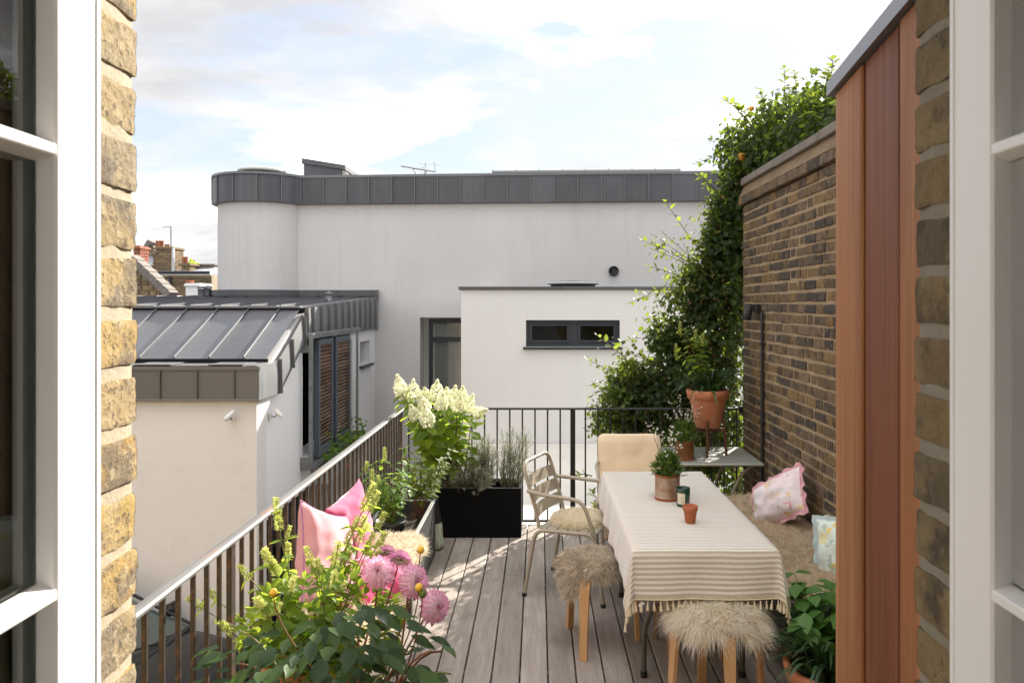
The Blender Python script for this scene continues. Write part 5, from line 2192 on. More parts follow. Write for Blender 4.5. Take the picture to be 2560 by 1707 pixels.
# --- furs
m_hide = mat('fur_hide', (.80, .72, .58), .95)
m_fur_grey = mat('grey_brown_wool', (.23, .18, .125), .9, coherent=True, layers=[(16, (.33, .265, .19), .46, .62, .55)], rnd=[(.48, .40, .30), (.68, .595, .465), (.76, .68, .56), (.57, .485, .37)], transl=(None, .3))
m_fur_cream = mat('cream_wool', (.62, .53, .38), .9, coherent=True, layers=[(16, (.78, .66, .46), .46, .62, .55)], rnd=[(.84, .76, .60), (.90, .86, .76), (.92, .89, .82), (.87, .80, .66)], transl=(None, .4))
m_fur_pad = mat('ivory_wool', (.66, .58, .42), .9, rnd=[(.86, .77, .58), (.90, .84, .68), (.92, .87, .75)], transl=(None, .35))
m_fur_beige = mat('beige_wool', (.40, .31, .21), .9, coherent=True, layers=[(16, (.52, .40, .275), .46, .62, .55)], rnd=[(.66, .53, .38), (.78, .66, .49), (.82, .72, .56), (.70, .58, .42)], transl=(None, .35))
m_fur_white = mat('left_bench_cream_wool', (.62, .54, .42), .9, rnd=[(.66, .55, .40), (.76, .68, .54), (.82, .75, .63)], transl=(None, .25))  # cream tone of the two skins on the left bench


def disc_surf(c, rad, z, drop, squ=(1, 1), lob=.08, sd=0.0, flap=None):
    def f(u, v):
        a, b = u * 2 - 1, v * 2 - 1
        # square to disc
        x = a * math.sqrt(max(0, 1 - b * b / 2))
        y = b * math.sqrt(max(0, 1 - a * a / 2))
        th = math.atan2(y, x)
        r_ = math.hypot(x, y)
        k = rad * (1 + lob * math.sin(3 * th + sd) + lob * .6 * math.sin(5 * th + 2 * sd))
        R_ = r_ * k
        px, py = R_ * math.cos(th) * squ[0], R_ * math.sin(th) * squ[1]
        over = max(0, R_ - .165)
        dz = drop * (r_ ** 4) * .4 + over * 1.1
        if over > 0:
            s = (.165 + over * .45) / R_
            px, py = px * s, py * s
        if flap:
            fa = math.cos(th - flap[0])
            if fa > .75 and r_ > .6:
                dz += flap[1] * (r_ - .6) / .4 * ((fa - .75) / .25) ** .5
        return V((c[0] + px, c[1] + py, z - dz + .006 * noise.noise(V((px * 14, py * 14, sd)))))
    return f


sheepskin('grey-brown curly sheepskin on the stool left of the table', disc_surf((.30, 4.27), .215, .472, .03, (1.0, .95), .07, .4, (R(215), .10)), 24000, .036, m_fur_grey, mat('brown_hide', (.40, .33, .25), .95), .0012, .6, 420, grav=1.2)
sheepskin('long-haired cream sheepskin on the nearest stool', disc_surf((.815, 3.60), .205, .478, .03, (1.06, .98), .10, 1.9, (R(-40), .06)), 24000, .068, m_fur_cream, m_hide, .0011, .75, 260, (0, 0, -.1), grav=2.0)
pc_ = CH_A @ V((.005, 0, .455))
sheepskin('round ivory sheepskin pad on the armchair seat', disc_surf((pc_.x, pc_.y), .205, .478, .025, (1.02, 1.05), .03, .3), 16000, .022, m_fur_pad, mat('ivory_hide', (.72, .63, .47), .95), .0013, .55, 220)


def bench_surf(x0, x1, y0, y1, z, sag=.02, edge=.06, sd=0, wob=.02):
    def f(u, v):
        x = x0 + (x1 - x0) * u
        y = y0 + (y1 - y0) * v
        x += wob * math.sin(v * 9 + sd) * (abs(u - .5) * 2) ** 2 * (1 if u > .5 else -1) + wob * .6 * math.sin(v * 23 + sd) * (abs(u - .5) * 2) ** 3
        y += wob * math.sin(u * 8 + sd) * (abs(v - .5) * 2) ** 3
        e = min(u, 1 - u) * (x1 - x0)
        ev = min(v, 1 - v) * (y1 - y0)
        dz = edge * max(0, 1 - e / .05) ** 2 + edge * max(0, 1 - ev / .05) ** 2
        return V((x, y, z - dz + .010 * noise.noise(V((x * 9, y * 9, sd))) + .004 * noise.noise(V((x * 25, y * 25, sd)))))
    return f


# --- benches
bn = thing('plank_bench', 'low bench of grey weathered planks along the brick wall', 'bench', (1.46, 4.7, 0))
for i in range(3):
    mb = MB()
    mb.box(1.235 + i * .158, 1.235 + i * .158 + .15, 3.74, 5.78, .375, .412, .006)
    mb.build('plank', m_oldplank, bn)
for yy in (3.9, 5.6):
    mb = MB()
    mb.box(1.26, 1.69, yy - .04, yy + .04, 0, .372, .006)
    mb.build('leg', m_oldplank, bn)
sheepskin('long beige sheepskin spread over the bench by the brick wall', bench_surf(1.20, 1.715, 3.80, 5.72, .452, sd=1.3, edge=.05), 44000, .042, m_fur_beige, mat('beige_hide', (.60, .49, .355), .95), .0014, .65, 900, nu=20, nv=60, grav=1.3)
bl_ = thing('storage_bench', 'low dark bench beside the left railing under pink cushions', 'bench', (-.93, 4.0, 0))
for i in range(3):
    mb = MB()
    mb.box(-1.115 + i * .125, -1.115 + i * .125 + .118, 3.25, 4.80, .36, .395, .005)
    mb.build('plank', m_oldplank, bl_)
for yy in (3.4, 4.65):
    mb = MB()
    mb.box(-1.10, -.75, yy - .035, yy + .035, 0, .358, .006)
    mb.build('leg', m_oldplank, bl_)
sheepskin('cream sheepskin in full sun on the left bench by the planter', bench_surf(-1.10, -.715, 4.10, 4.86, .432, sd=.2, edge=.10), 18000, .038, m_fur_white, m_hide, .0014, .6, 340, nu=18, nv=26)
sheepskin('pale sheepskin on the left bench behind the dahlias', bench_surf(-1.10, -.70, 3.22, 4.06, .430, sd=2.2, edge=.10), 16000, .034, m_fur_white, m_hide, .0014, .55, 320, nu=18, nv=26)


# --- cushions
def fabric(name, base, layers=(), rough=.9, sheen=.3, bump=(60, .2, .003)):
    return mat(name, base, rough, layers=layers, sheen=sheen, bump=[bump, (9, .25, .012)], spec=.2, transl=(None, .12))


m_velvet = fabric('hot_pink_velvet', (.62, .055, .17), [(5, (.70, .22, .30), .48, .68, .65), (11, (.50, .02, .10), .52, .70, .5)], sheen=.6)
m_pinklin = fabric('pale_pink_linen', (.70, .33, .36), [(4, (.76, .46, .47), .45, .68, .6), (12, (.62, .25, .30), .55, .72, .5)])
m_ribbon = fabric('lilac_trim', (.52, .20, .42))


def floral(name, ground, wash, cols, scale, vein):
    """printed cotton: scattered blooms and leaf sprays on a pale ground"""
    m = mat(name, ground, .85, layers=[(3.2, wash, .47, .64, .8)], sheen=.15, bump=[(40, .15, .004), (7, .2, .012)], spec=.25)
    nt = m.node_tree
    n, l = nt.nodes, nt.links
    pb = n['Principled BSDF']
    prev = pb.inputs['Base Color'].links[0].from_socket
    tcn = n.new('ShaderNodeTexCoord')
    for k, (c, sc, rad, pick) in enumerate(cols):
        wob = n.new('ShaderNodeTexNoise')
        wob.inputs['Scale'].default_value = sc * 3.0
        l.new(tcn.outputs['Object'], wob.inputs['Vector'])
        ma = n.new('ShaderNodeVectorMath')
        ma.operation = 'MULTIPLY_ADD'
        l.new(wob.outputs['Color'], ma.inputs[0])
        ma.inputs[1].default_value = (.9 / sc, .9 / sc, .9 / sc)
        l.new(tcn.outputs['Object'], ma.inputs[2])
        vo = n.new('ShaderNodeTexVoronoi')
        vo.inputs['Scale'].default_value = sc
        l.new(ma.outputs[0], vo.inputs['Vector'])
        d = n.new('ShaderNodeMapRange')
        d.inputs[1].default_value, d.inputs[2].default_value = rad, rad * .75
        l.new(vo.outputs['Distance'], d.inputs[0])
        sp = n.new('ShaderNodeSeparateColor')
        l.new(vo.outputs['Color'], sp.inputs[0])
        gt = n.new('ShaderNodeMath')
        gt.operation = 'GREATER_THAN'
        l.new(sp.outputs[k % 3], gt.inputs[0])
        gt.inputs[1].default_value = pick
        mu = n.new('ShaderNodeMath')
        mu.operation = 'MULTIPLY'
        l.new(d.outputs[0], mu.inputs[0])
        l.new(gt.outputs[0], mu.inputs[1])
        m8 = n.new('ShaderNodeMath')
        m8.operation = 'MULTIPLY'
        l.new(mu.outputs[0], m8.inputs[0])
        m8.inputs[1].default_value = .85
        mx = n.new('ShaderNodeMix')
        mx.data_type = 'RGBA'
        l.new(m8.outputs[0], mx.inputs[0])
        l.new(prev, mx.inputs[6])
        mx.inputs[7].default_value = (*c, 1)
        prev = mx.outputs[2]
    l.new(prev, pb.inputs['Base Color'])
    return m


m_flor_pink = floral('pink_floral_print', (.78, .71, .73), (.78, .58, .60), [((.48, .45, .18), 13, .36, .62), ((.66, .33, .38), 9, .40, .70), ((.74, .53, .14), 17, .38, .72), ((.76, .60, .52), 11, .42, .66)], 1, 1)
m_flor_green = floral('mint_floral_print', (.62, .70, .64), (.70, .75, .68), [((.36, .45, .35), 18, .34, .58), ((.76, .52, .11), 20, .36, .70), ((.74, .66, .34), 9, .38, .70), ((.60, .14, .10), 12, .30, .86)], 1, 1)
m_pinkedge = fabric('pink_border', (.66, .34, .38), [(10, (.70, .48, .48), .5, .68, .6)])
m_mintedge = fabric('pale_blue_border', (.46, .56, .56))


def cushion(label, c, ax, ay, w, h, t, m, flange=None, fm=None, sd=0.0, pin=.10):
    ax = V(ax).normalized()
    ay = V(ay)
    ay = (ay - ax * ay.dot(ax)).normalized()
    az = ax.cross(ay)
    c = V(c)
    r = thing('cushion', label, 'cushion', c, 'cushions on the benches')

    def pos(u, v, s):
        x = w / 2 * u * (1 - pin * (1 - v * v))
        y = h / 2 * v * (1 - pin * (1 - u * u))
        k = max(0, (1 - u * u) * (1 - v * v))
        z = s * t / 2 * k ** .42
        wr = noise.noise(V((u * 2.6 + sd, v * 2.6, s + sd))) * .016 + noise.noise(V((u * 7 + sd, v * 6, s * 2 + sd))) * .006
        edge = 1 - max(abs(u), abs(v))
        wr += .010 * math.sin((u * 8 + v * 5 + sd) * 1.4) * math.exp(-edge * 6) * min(1, edge * 12)
        z += wr * min(1, k * 5)
        return c + ax * x + ay * y + az * z
    mb_ = MB()
    n_ = 22
    mb_.grid(lambda u, v: pos(u * 2 - 1, v * 2 - 1, 1), n_, n_)
    mb_.grid(lambda u, v: pos(1 - u * 2, v * 2 - 1, -1), n_, n_)
    mb_.build('cover', m, r)
    mb_ = MB()
    loop = []
    for k in range(80):
        a = k / 80 * 4
        i, f = int(a), a - int(a)
        u, v = ((-1 + 2 * f, -1), (1, -1 + 2 * f), (1 - 2 * f, 1), (-1, 1 - 2 * f))[i]
        loop.append((u, v))
    if flange:
        vs3 = []
        for k, (u, v) in enumerate(loop):
            p0 = pos(u, v, 1)
            d = ax * (u if abs(u) > .999 else u * .25) + ay * (v if abs(v) > .999 else v * .25)
            q = p0 + d.normalized() * flange * (1 + .2 * math.sin(k * 1.7)) + az * flange * .35 * math.sin(k * 1.1 + sd)
            vs3 += [p0, q]
        mb_.add(vs3, [(2 * k, 2 * ((k + 1) % 80), 2 * ((k + 1) % 80) + 1, 2 * k + 1) for k in range(80)], True)
        mb_.build('border', fm, r)
    else:
        mb_.tube([pos(u, v, 1) for u, v in loop + [loop[0]]], .0035, 5, False)
        mb_.build('piping', fm or m, r)
    return r


cushion('hot pink velvet cushion against the left railing', (-1.02, 4.24, .625), (.20, 1, .16), (-.16, -.10, 1), .42, .42, .17, m_velvet, sd=2.0)
cushion('pale pink linen cushion against the left railing', (-.975, 3.58, .685), (.26, .90, -.42), (-.18, .42, 1), .44, .46, .18, m_pinklin, sd=5.1, fm=m_ribbon)
cushion('magenta cushion lying on the left bench behind dahlia blooms', (-.80, 3.86, .50), (.6, .8, .0), (-.7, .5, .45), .36, .30, .12, m_velvet, sd=7.7)
cushion('white and pink floral cushion with frilled pink border', (1.54, 5.02, .60), (.44, -.70, .50), (.094, .612, .744), .44, .29, .15, m_flor_pink, .032, m_pinkedge, 1.2, .05)
cushion('mint floral cushion half hidden by the timber boards', (1.62, 4.06, .555), (.66, -.62, .16), (.30, .22, 1), .36, .35, .16, m_flor_green, .026, m_mintedge, 3.3, .06)

# --- planters
def trough(label, x0, x1, y0, y1, z1, m, rim, group='planter boxes'):
    r = thing('planter_box', label, 'planter', ((x0 + x1) / 2, (y0 + y1) / 2, 0), group)
    t = .022
    for q in ((x0, x1, y0, y0 + t), (x0, x1, y1 - t, y1), (x0, x0 + t, y0 + t, y1 - t), (x1 - t, x1, y0 + t, y1 - t)):
        mb_ = MB()
        mb_.box(*q, .0, z1, .003)
        mb_.build('side', m, r)
    mb_ = MB()
    for q in ((x0 - .003, x1 + .003, y0 - .003, y0 + t), (x0 - .003, x1 + .003, y1 - t, y1 + .003), (x0 - .003, x0 + t, y0 + t, y1 - t), (x1 - t, x1 + .003, y0 + t, y1 - t)):
        mb_.box(*q, z1 + .0005, z1 + .006, .001)
    mb_.build('rim', rim, r)
    mb_ = MB()
    mb_.grid(lambda u, v: V((x0 + t + (x1 - x0 - 2 * t) * u, y0 + t + (y1 - y0 - 2 * t) * v, z1 - .085 + .02 * noise.noise(V((u * 9, v * 5, x0))))), 24, 12)
    mb_.build('soil', m_soil, r)
    return r


trough('wide matt black planter box against the far railing', -.860, -.137, 6.20, 6.55, .39, m_blackpl, mat('black_rim', (.05, .05, .05), .35))
trough('slate grey planter box along the left railing', -1.125, -.765, 4.90, 5.79, .40, m_slatepl, m_rimgrey)
m_bag = mat('compost_bag', (.02, .02, .02), .35, layers=[(40, (.45, .45, .42), .66, .68, .8, (1, 1, 3))])
m_bagl = mat('bag_panel', (.36, .42, .27), .45, layers=[(25, (.55, .55, .48), .5, .54, .9, (3, 3, .6)), (90, (.12, .12, .1), .62, .66, .7, (3, 3, 1))])
bg_ = thing('compost_bag', 'black and pale green compost bag between the two planters', 'bag', (-.74, 5.93, 0))
mb = MB()


def bagf(z0, z1, dx=0.0):
    def f(u, v):
        a = u * 2 * PI
        z = z0 + (z1 - z0) * v
        k = .08 * (1 - .18 * max(0, (z - .22) / .18) ** 2) * (1 + .06 * noise.noise(V((math.cos(a) * 2, math.sin(a) * 2, z * 14))))
        kk = .6 if z < .01 else 1
        return V((-.792 + k * 1.0 * math.cos(a) * kk - .12 * z, 5.92 + .9 * k * math.sin(a) * kk + .06 * z, z))
    return f


mb.grid(bagf(.0, .20), 28, 8)
mb.build('printed_panel', m_bagl, bg_)
mb = MB()
mb.grid(bagf(.20, .40), 28, 8)
mb.build('bag_top', m_bag, bg_)

# --- side table
st_ = thing('side_table', 'square grey-green metal table in the far corner', 'table', (1.33, 6.2, 0))
mb = MB()
mb.box(.97, 1.70, 5.86, 6.56, .636, .657, .006)
mb.build('tabletop', m_sage, st_)
m_ring = mat('rust_stain', (.20, .135, .09), .7)
for cx, cy, rr_, in ((1.475, 5.99, .072), (1.33, 5.97, .06)):
    mb = MB()
    mb.lathe([(rr_ - .0022, .0008), (rr_ + .0018, .0012)], (cx, cy, .657), 32)
    mb.build('rust_ring', m_ring, st_)
for sx_ in (-1, 1):
    for yy in (5.95, 6.46):
        cx = 1.335
        mb = MB()
        pth = [(cx + sx_ * .32, yy, .634), (cx + sx_ * .22, yy, .56), (cx + sx_ * .15, yy, .42), (cx + sx_ * .135, yy, .28), (cx + sx_ * .17, yy, .14), (cx + sx_ * .26, yy, .0)]
        sm2 = []
        P_ = [V(p) for p in pth]
        for i in range(len(P_) - 1):
            p0, p1, p2, p3 = P_[max(i - 1, 0)], P_[i], P_[i + 1], P_[min(i + 2, len(P_) - 1)]
            for k in range(4):
                t = k / 4
                sm2.append(.5 * ((2 * p1) + (p2 - p0) * t + (2 * p0 - 5 * p1 + 4 * p2 - p3) * t * t + (3 * p1 - p0 - 3 * p2 + p3) * t ** 3))
        sm2.append(P_[-1])
        mb.tube(sm2, .013, 8)
        mb.build('leg', m_chair, st_)
for yy in (5.95, 6.46):
    mb = MB()
    mb.sweep([(1.335 - .14, yy, .33), (1.335 + .14, yy, .33)], .03, .008, hw=(0, 1, 0))
    mb.build('stretcher', m_chair, st_)
mb = MB()
mb.sweep([(1.335 + .13, 5.95, .345), (1.335 - .13, 6.46, .345)], .028, .006)
mb.build('stretcher', m_chair, st_)


# --- pots
def lathe_pot(root, c, prof, m, n=32, name='pot'):
    mb_ = MB()
    mb_.lathe(prof, c, n)
    return mb_.build(name, m, root)


def classic(r0, r1, h, rimh, rimo=.012):
    return [(0, 0), (r0 * .9, 0), (r0, .008), (r1 - .012, h - rimh), (r1 - .012 + .001, h - rimh + .002), (r1 + rimo * .2, h - rimh + .003), (r1 + rimo, h - .008), (r1 + rimo - .006, h), (r1 - .014, h), (r1 - .022, h - .03), (r1 - .03, h - .05), (0, h - .045)]


def soil_disc(root, c, r, m=m_soil):
    mb_ = MB()
    mb_.grid(lambda u, v: V(c) + V((r * u * math.cos(v * 2 * PI), r * u * math.sin(v * 2 * PI), .012 * noise.noise(V((u * math.cos(v * 6.28) * 5, u * math.sin(v * 6.28) * 5, c[0]))))), 8, 24)
    return mb_.build('soil', m, root, True)


sp_ = thing('terracotta_pot', 'little empty terracotta pot on the striped cloth', 'pot', (.775, 3.98, TZ))
lathe_pot(sp_, (.775, 3.98, TZ + .0025), [(0, 0), (.0235, 0), (.025, .003), (.0345, .064), (.0375, .065), (.0395, .086), (.037, .088), (.0345, .085), (.025, .02), (0, .015)], m_terra_small, 28)
cd_ = thing('candle_jar', 'dark green glass candle jar with cream label', 'candle', (.80, 4.31, TZ))
lathe_pot(cd_, (.80, 4.31, TZ + .0025), [(0, 0), (.033, 0), (.035, .004), (.0385, .100), (.0375, .102), (.036, .100), (.033, .06), (0, .058)], m_candle, 32, 'jar')
mb = MB()
mb.lathe([(.0362, .016), (.0386, .076)], (.80, 4.31, TZ + .0025), 14, True, None, R(205), R(275))
mb.build('label', m_label, cd_)
mb = MB()
mb.lathe([(0, .0), (.032, .0)], (.80, 4.31, TZ + .064), 24)
mb.build('wax', mat('wax', (.5, .47, .38), .6), cd_)


def corrugated(root, c, r, h, m, mr, n=11):
    prof = [(0, 0), (r * .98, 0), (r, .003), (r, .014)]
    for i in range(n * 4 + 1):
        z = .016 + (h - .034) * i / (n * 4)
        prof.append((r - .0016 + .0018 * math.cos(i * PI / 2), z))
    prof += [(r, h - .014), (r + .001, h - .003), (r - .002, h), (r - .005, h - .004), (r - .006, h - .03), (0, h - .028)]
    o_ = lathe_pot(root, c, prof, m, 36, 'can')
    mb_ = MB()
    mb_.lathe([(r + .0008, -.001), (r + .0022, .001), (r + .0022, .012), (r + .0008, .014)], c, 36)
    mb_.build('rusty_rim', mr, root)
    mb_ = MB()
    mb_.lathe([(r + .0012, h - .012), (r + .0024, h - .006), (r + .0012, h + .001), (r - .003, h + .0008)], c, 36)
    mb_.build('rusty_rim', mr, root)
    soil_disc(root, (c[0], c[1], c[2] + h - .022), r - .007)
    return o_

# ------------------------------------------------------------------ planting
def leafmat(name, cols, tcol, amt=.45, rough=.5, spec=.35):
    return mat(name, cols[0], rough, rnd=cols, transl=(tcol, amt), spec=spec)


l_agast = leafmat('agastache_leaf', [(.07, .145, .025), (.10, .18, .03), (.14, .22, .04), (.06, .13, .025)], (.60, .74, .07), .58)
l_hydra = leafmat('hydrangea_leaf', [(.06, .13, .02), (.09, .17, .03), (.12, .19, .03)], (.60, .74, .06), .62)
l_dahlia = leafmat('dahlia_leaf', [(.012, .032, .008), (.022, .052, .012), (.045, .085, .018), (.016, .040, .010)], (.20, .38, .02), .24, .5, .3)
l_herb = leafmat('herb_leaf', [(.05, .12, .02), (.08, .16, .03), (.11, .19, .035)], (.36, .55, .05), .45)
l_elder = leafmat('glossy_shrub_leaf', [(.045, .09, .02), (.07, .12, .028), (.11, .14, .035)], (.40, .48, .06), .42, .6, .2)
l_rose = leafmat('rosemary_needle', [(.17, .18, .125), (.23, .235, .17), (.12, .135, .09), (.30, .30, .23)], (.40, .42, .24), .35, .6)
l_ivy = leafmat('climber_leaf', [(.014, .030, .008), (.024, .046, .011), (.038, .064, .014), (.018, .036, .011)], (.26, .36, .025), .34, .5, .32)
l_apple = leafmat('apple_leaf', [(.035, .065, .016), (.055, .09, .022), (.08, .115, .03)], (.36, .44, .05), .42, .5, .3)
l_gaura = leafmat('gaura_leaf', [(.05, .11, .022), (.08, .15, .03), (.035, .08, .018)], (.26, .40, .05), .3)
l_blade = leafmat('grass_blade', [(.018, .045, .018), (.028, .062, .022), (.04, .08, .026)], (.12, .22, .04), .18, .38, .5)
l_shrub = leafmat('bright_shrub_leaf', [(.07, .17, .04), (.10, .22, .05), (.055, .13, .033)], (.24, .46, .06), .35)
l_far = leafmat('far_tree_leaf', [(.22, .28, .02), (.28, .33, .03), (.16, .22, .02)], (.6, .65, .05), .5)
m_stem = mat('green_stem', (.13, .16, .045), .6, layers=[(9, (.22, .14, .06), .5, .7, .6)])
m_redstem = mat('red_brown_stem', (.16, .065, .03), .6)
m_wood = mat('bark', (.10, .07, .045), .85)
m_petal_hy = mat('hydrangea_petal', (.80, .80, .60), .7, rnd=[(.86, .86, .74), (.84, .85, .62), (.88, .87, .80), (.80, .83, .52)], transl=((.90, .90, .66), .45))
m_spike = mat('agastache_spike', (.42, .43, .17), .8, rnd=[(.40, .44, .13), (.56, .58, .22), (.62, .62, .30), (.46, .48, .16)], transl=((.72, .76, .24), .45))
m_white_fl = mat('white_petal', (.82, .80, .76), .7, transl=((.85, .83, .78), .35))
m_dahl = mat('dahlia_petal', (.8, .3, .5), .6, uvramp=[(0.0, (.86, .70, .40)), (.35, (.90, .84, .80)), (.60, (.92, .80, .85)), (1.0, (.86, .32, .60))], transl=(None, .4))
m_dahl_mag = mat('dahlia_petal_magenta', (.7, .1, .35), .6, uvramp=[(0.0, (.86, .70, .38)), (.30, (.89, .78, .78)), (.65, (.89, .62, .76)), (1.0, (.80, .26, .55))], transl=(None, .4))
m_heart = mat('dahlia_heart', (.55, .05, .20), .7, uvramp=[(0, (.5, .03, .16)), (.6, (.65, .10, .28)), (1, (.80, .55, .20))])
m_calyx = mat('calyx', (.10, .14, .03), .6)
m_yell = mat('yellow_bud', (.72, .45, .05), .7)
m_dry = mat('dry_straw', (.30, .21, .11), .9, rnd=[(.36, .26, .14), (.24, .15, .08), (.30, .2, .11)])


def bez(a, b, c, n=8):
    a, b, c = V(a), V(b), V(c)
    return [a * (1 - t) ** 2 + b * 2 * t * (1 - t) + c * t * t for t in [i / n for i in range(n + 1)]]


def stem_obj(root, pts, r0, r1, m, name='stem', n=6):
    mb_ = MB()
    k = len(pts) - 1
    mb_.tube(pts, [r0 + (r1 - r0) * i / k for i in range(k + 1)], n)
    return mb_.build(name, m, root)


def at(pts, t):
    f = t * (len(pts) - 1)
    i = min(int(f), len(pts) - 2)
    return pts[i].lerp(pts[i + 1], f - i), (pts[i + 1] - pts[i]).normalized()


def paired_leaves(root, pts, t0, t1, n, kind, m, s0, s1, droop=.35, rot0=0.0, wid=1.0):
    cnt = 0
    for i in range(n):
        t = t0 + (t1 - t0) * (i + rng.uniform(-.2, .2)) / max(1, n - 1)
        t = min(max(t, 0), 1)
        p, d = at(pts, t)
        o1 = d.orthogonal().normalized()
        o2 = d.cross(o1)
        a = rot0 + i * PI / 2 + rng.uniform(-.35, .35)
        for s_ in (0, PI):
            w = o1 * math.cos(a + s_) + o2 * math.sin(a + s_)
            dr = (w + d * rng.uniform(.1, .6) + V((0, 0, -droop * rng.uniform(.4, 1.4)))).normalized()
            leaf_part(kind, m, root, p, dr, d + V((0, 0, .4)), (s0 + (s1 - s0) * t) * rng.uniform(.75, 1.2), wid=wid)
            cnt += 1
    return cnt


def spike_mesh(L, r):
    N = int(300 * L / .1)
    t = nrg.random(N)
    a = nrg.random(N) * 2 * PI
    rad = r * (1 - .55 * t ** 2.5) * .55
    pos = np.stack([np.cos(a) * rad, np.sin(a) * rad, t * L], 1)
    d = np.stack([np.cos(a), np.sin(a), .55 + 0 * a], 1) + rand_unit(N) * .35
    return leaf_mesh('flower_spike', 'small', pos, d, np.tile([0, 0, 1.0], (N, 1)), r * nrg.uniform(.5, .95, N), m_spike, wid=np.full(N, 1.3))


SPK = [spike_mesh(.085, .0125), spike_mesh(.065, .0115), spike_mesh(.05, .010)]


def spike(root, p, d, L):
    q = V(d).normalized().to_track_quat('Z', 'Y').to_matrix().to_4x4()
    k = 0 if L > .075 else (1 if L > .055 else 2)
    s_ = L / (.085, .065, .05)[k]
    return link('flower_spike', SPK[k], root, Matrix.Translation(p) @ q @ Matrix.Diagonal((min(1.25, s_ * 1.1), min(1.25, s_ * 1.1), s_, 1)))


# --- agastache in a tall terracotta pot, foreground left
PA = V((-.80, 2.78, 0))
ag = thing('potted_agastache', 'pale green flowering mint with upright spikes in terracotta by the railing', 'potted plant', PA)
lathe_pot(ag, PA, classic(.10, .165, .60, .09), m_terra)
soil_disc(ag, (PA.x, PA.y, .565), .145)
N = 160
a = nrg.random(N) * 6.28
rd = .14 * np.sqrt(nrg.random(N))
stuff(link('straw_mulch', leaf_mesh('straw', 'needle', np.stack([PA.x + rd * np.cos(a), PA.y + rd * np.sin(a), .575 + 0 * a], 1), rand_unit(N) * [1, 1, .45], np.tile([0, 0, 1.0], (N, 1)), nrg.uniform(.03, .08, N), m_dry), ag))
tips = [(689, 1252, 2.74), (659, 1385, 2.58), (896, 1300, 2.95), (934, 1215, 3.0), (946, 1235, 3.12), (846, 1360, 2.75), (963, 1285, 3.05), (966, 1335, 3.1), (934, 1340, 3.0), (764, 1372, 2.85), (837, 1435, 2.7), (596, 1418, 2.75), (875, 1385, 2.9), (720, 1360, 2.95), (642, 1505, 2.5), (912, 1300, 3.15), (860, 1395, 3.0), (735, 1450, 2.6), (470, 1500, 2.85), (548, 1560, 2.75), (520, 1480, 3.0), (790, 1400, 2.65), (950, 1380, 2.95)]
for i, (px, py, d) in enumerate(tips):
    tip = P(px, py, d)
    hor = i in (18, 19, 20)
    b = PA + V((rng.uniform(-.09, .09), rng.uniform(-.09, .09), .56))
    mid = b.lerp(tip, .5) + V((rng.uniform(-.04, .04), rng.uniform(-.04, .04), -.05 if hor else .05))
    L = rng.choice((.07, .09, .115)) if not hor else .075
    pts = bez(b, mid, tip, 9)
    stem_obj(ag, pts, .0032, .0018, m_stem)
    dd = (pts[-1] - pts[-2]).normalized()
    spike(ag, tip - dd * L * .9, dd + V((0, 0, .15)), L)
    if i % 2 == 0 and not hor:
        p, q = at(pts, .72)
        w = (q.orthogonal() + V((rng.uniform(-1, 1), rng.uniform(-1, 1), .6))).normalized()
        spike(ag, p + w * .02, w + V((0, 0, .6)), .045)
    paired_leaves(ag, pts, .06, .90, 7, 'ovate', l_agast, .092, .042, .6, rng.uniform(0, 3), 1.1)

N = 620
u = rand_unit(N)
fp_ = np.stack([PA.x + .03 + u[:, 0] * .26, PA.y + u[:, 1] * .20, .72 + u[:, 2] * .16], 1)
stuff(link('lower_foliage', leaf_mesh('lower_foliage', 'ovate', fp_, u * [1, 1, .3] + rand_unit(N) * .6, rand_unit(N) * .5 + [0, 0, 1], nrg.uniform(.026, .055, N), l_agast), ag))

# --- dahlias, foreground
PD = V((-.60, 2.42, 0))
dh = thing('potted_dahlia', 'dark-leaved dahlia with big pink blooms in the foreground', 'potted plant', PD)
lathe_pot(dh, PD, classic(.12, .19, .44, .08), m_terra)
soil_disc(dh, (PD.x, PD.y, .405), .165)


def dahlia_head(root, c, face, R_, m, n=9, heart=True):
    face = V(face).normalized()
    q = face.to_track_quat('Z', 'Y').to_matrix()
    pos, dirs, ups, size = [], [], [], []
    for ring in range(n):
        k = ring / (n - 1)                 # 0 outer .. 1 inner
        cnt_ = int(20 - 9 * k)
        el = R(-22 + 100 * k ** 1.15)
        ln = R_ * (1.0 - .58 * k)
        for j in range(cnt_):
            a_ = 2 * PI * (j + .5 * (ring % 2)) / cnt_ + rng.uniform(-.07, .07)
            e_ = el + rng.uniform(-.08, .08)
            d = V((math.cos(a_) * math.cos(e_), math.sin(a_) * math.cos(e_), math.sin(e_)))
            pos.append(c + q @ (V((math.cos(a_), math.sin(a_), 0)) * R_ * .10 * (1 - k) + V((0, 0, R_ * .16 * k))))
            dirs.append(q @ d)
            ups.append(q @ (V((0, 0, 1)) + V((-math.cos(a_), -math.sin(a_), 0)) * k))
            size.append(ln * rng.uniform(.9, 1.08))
    me = leaf_mesh('flower', 'petal', pos, dirs, ups, size, m, True, nrg.uniform(.95, 1.35, len(pos)))
    fl_ = link('flower', me, root)
    if heart:
        mb_ = MB()
        mb_.lathe([(R_ * .17, R_ * .10), (R_ * .16, R_ * .26), (R_ * .09, R_ * .36), (0, R_ * .38)], c, 12, True, face)
        mb_.build('flower_heart', m_heart, fl_)
    mb_ = MB()
    mb_.lathe([(0, -R_ * .16), (R_ * .16, -R_ * .10), (R_ * .22, -R_ * .01), (0, R_ * .02)], c, 10, True, face)
    mb_.build('calyx', m_calyx, fl_)
    return fl_


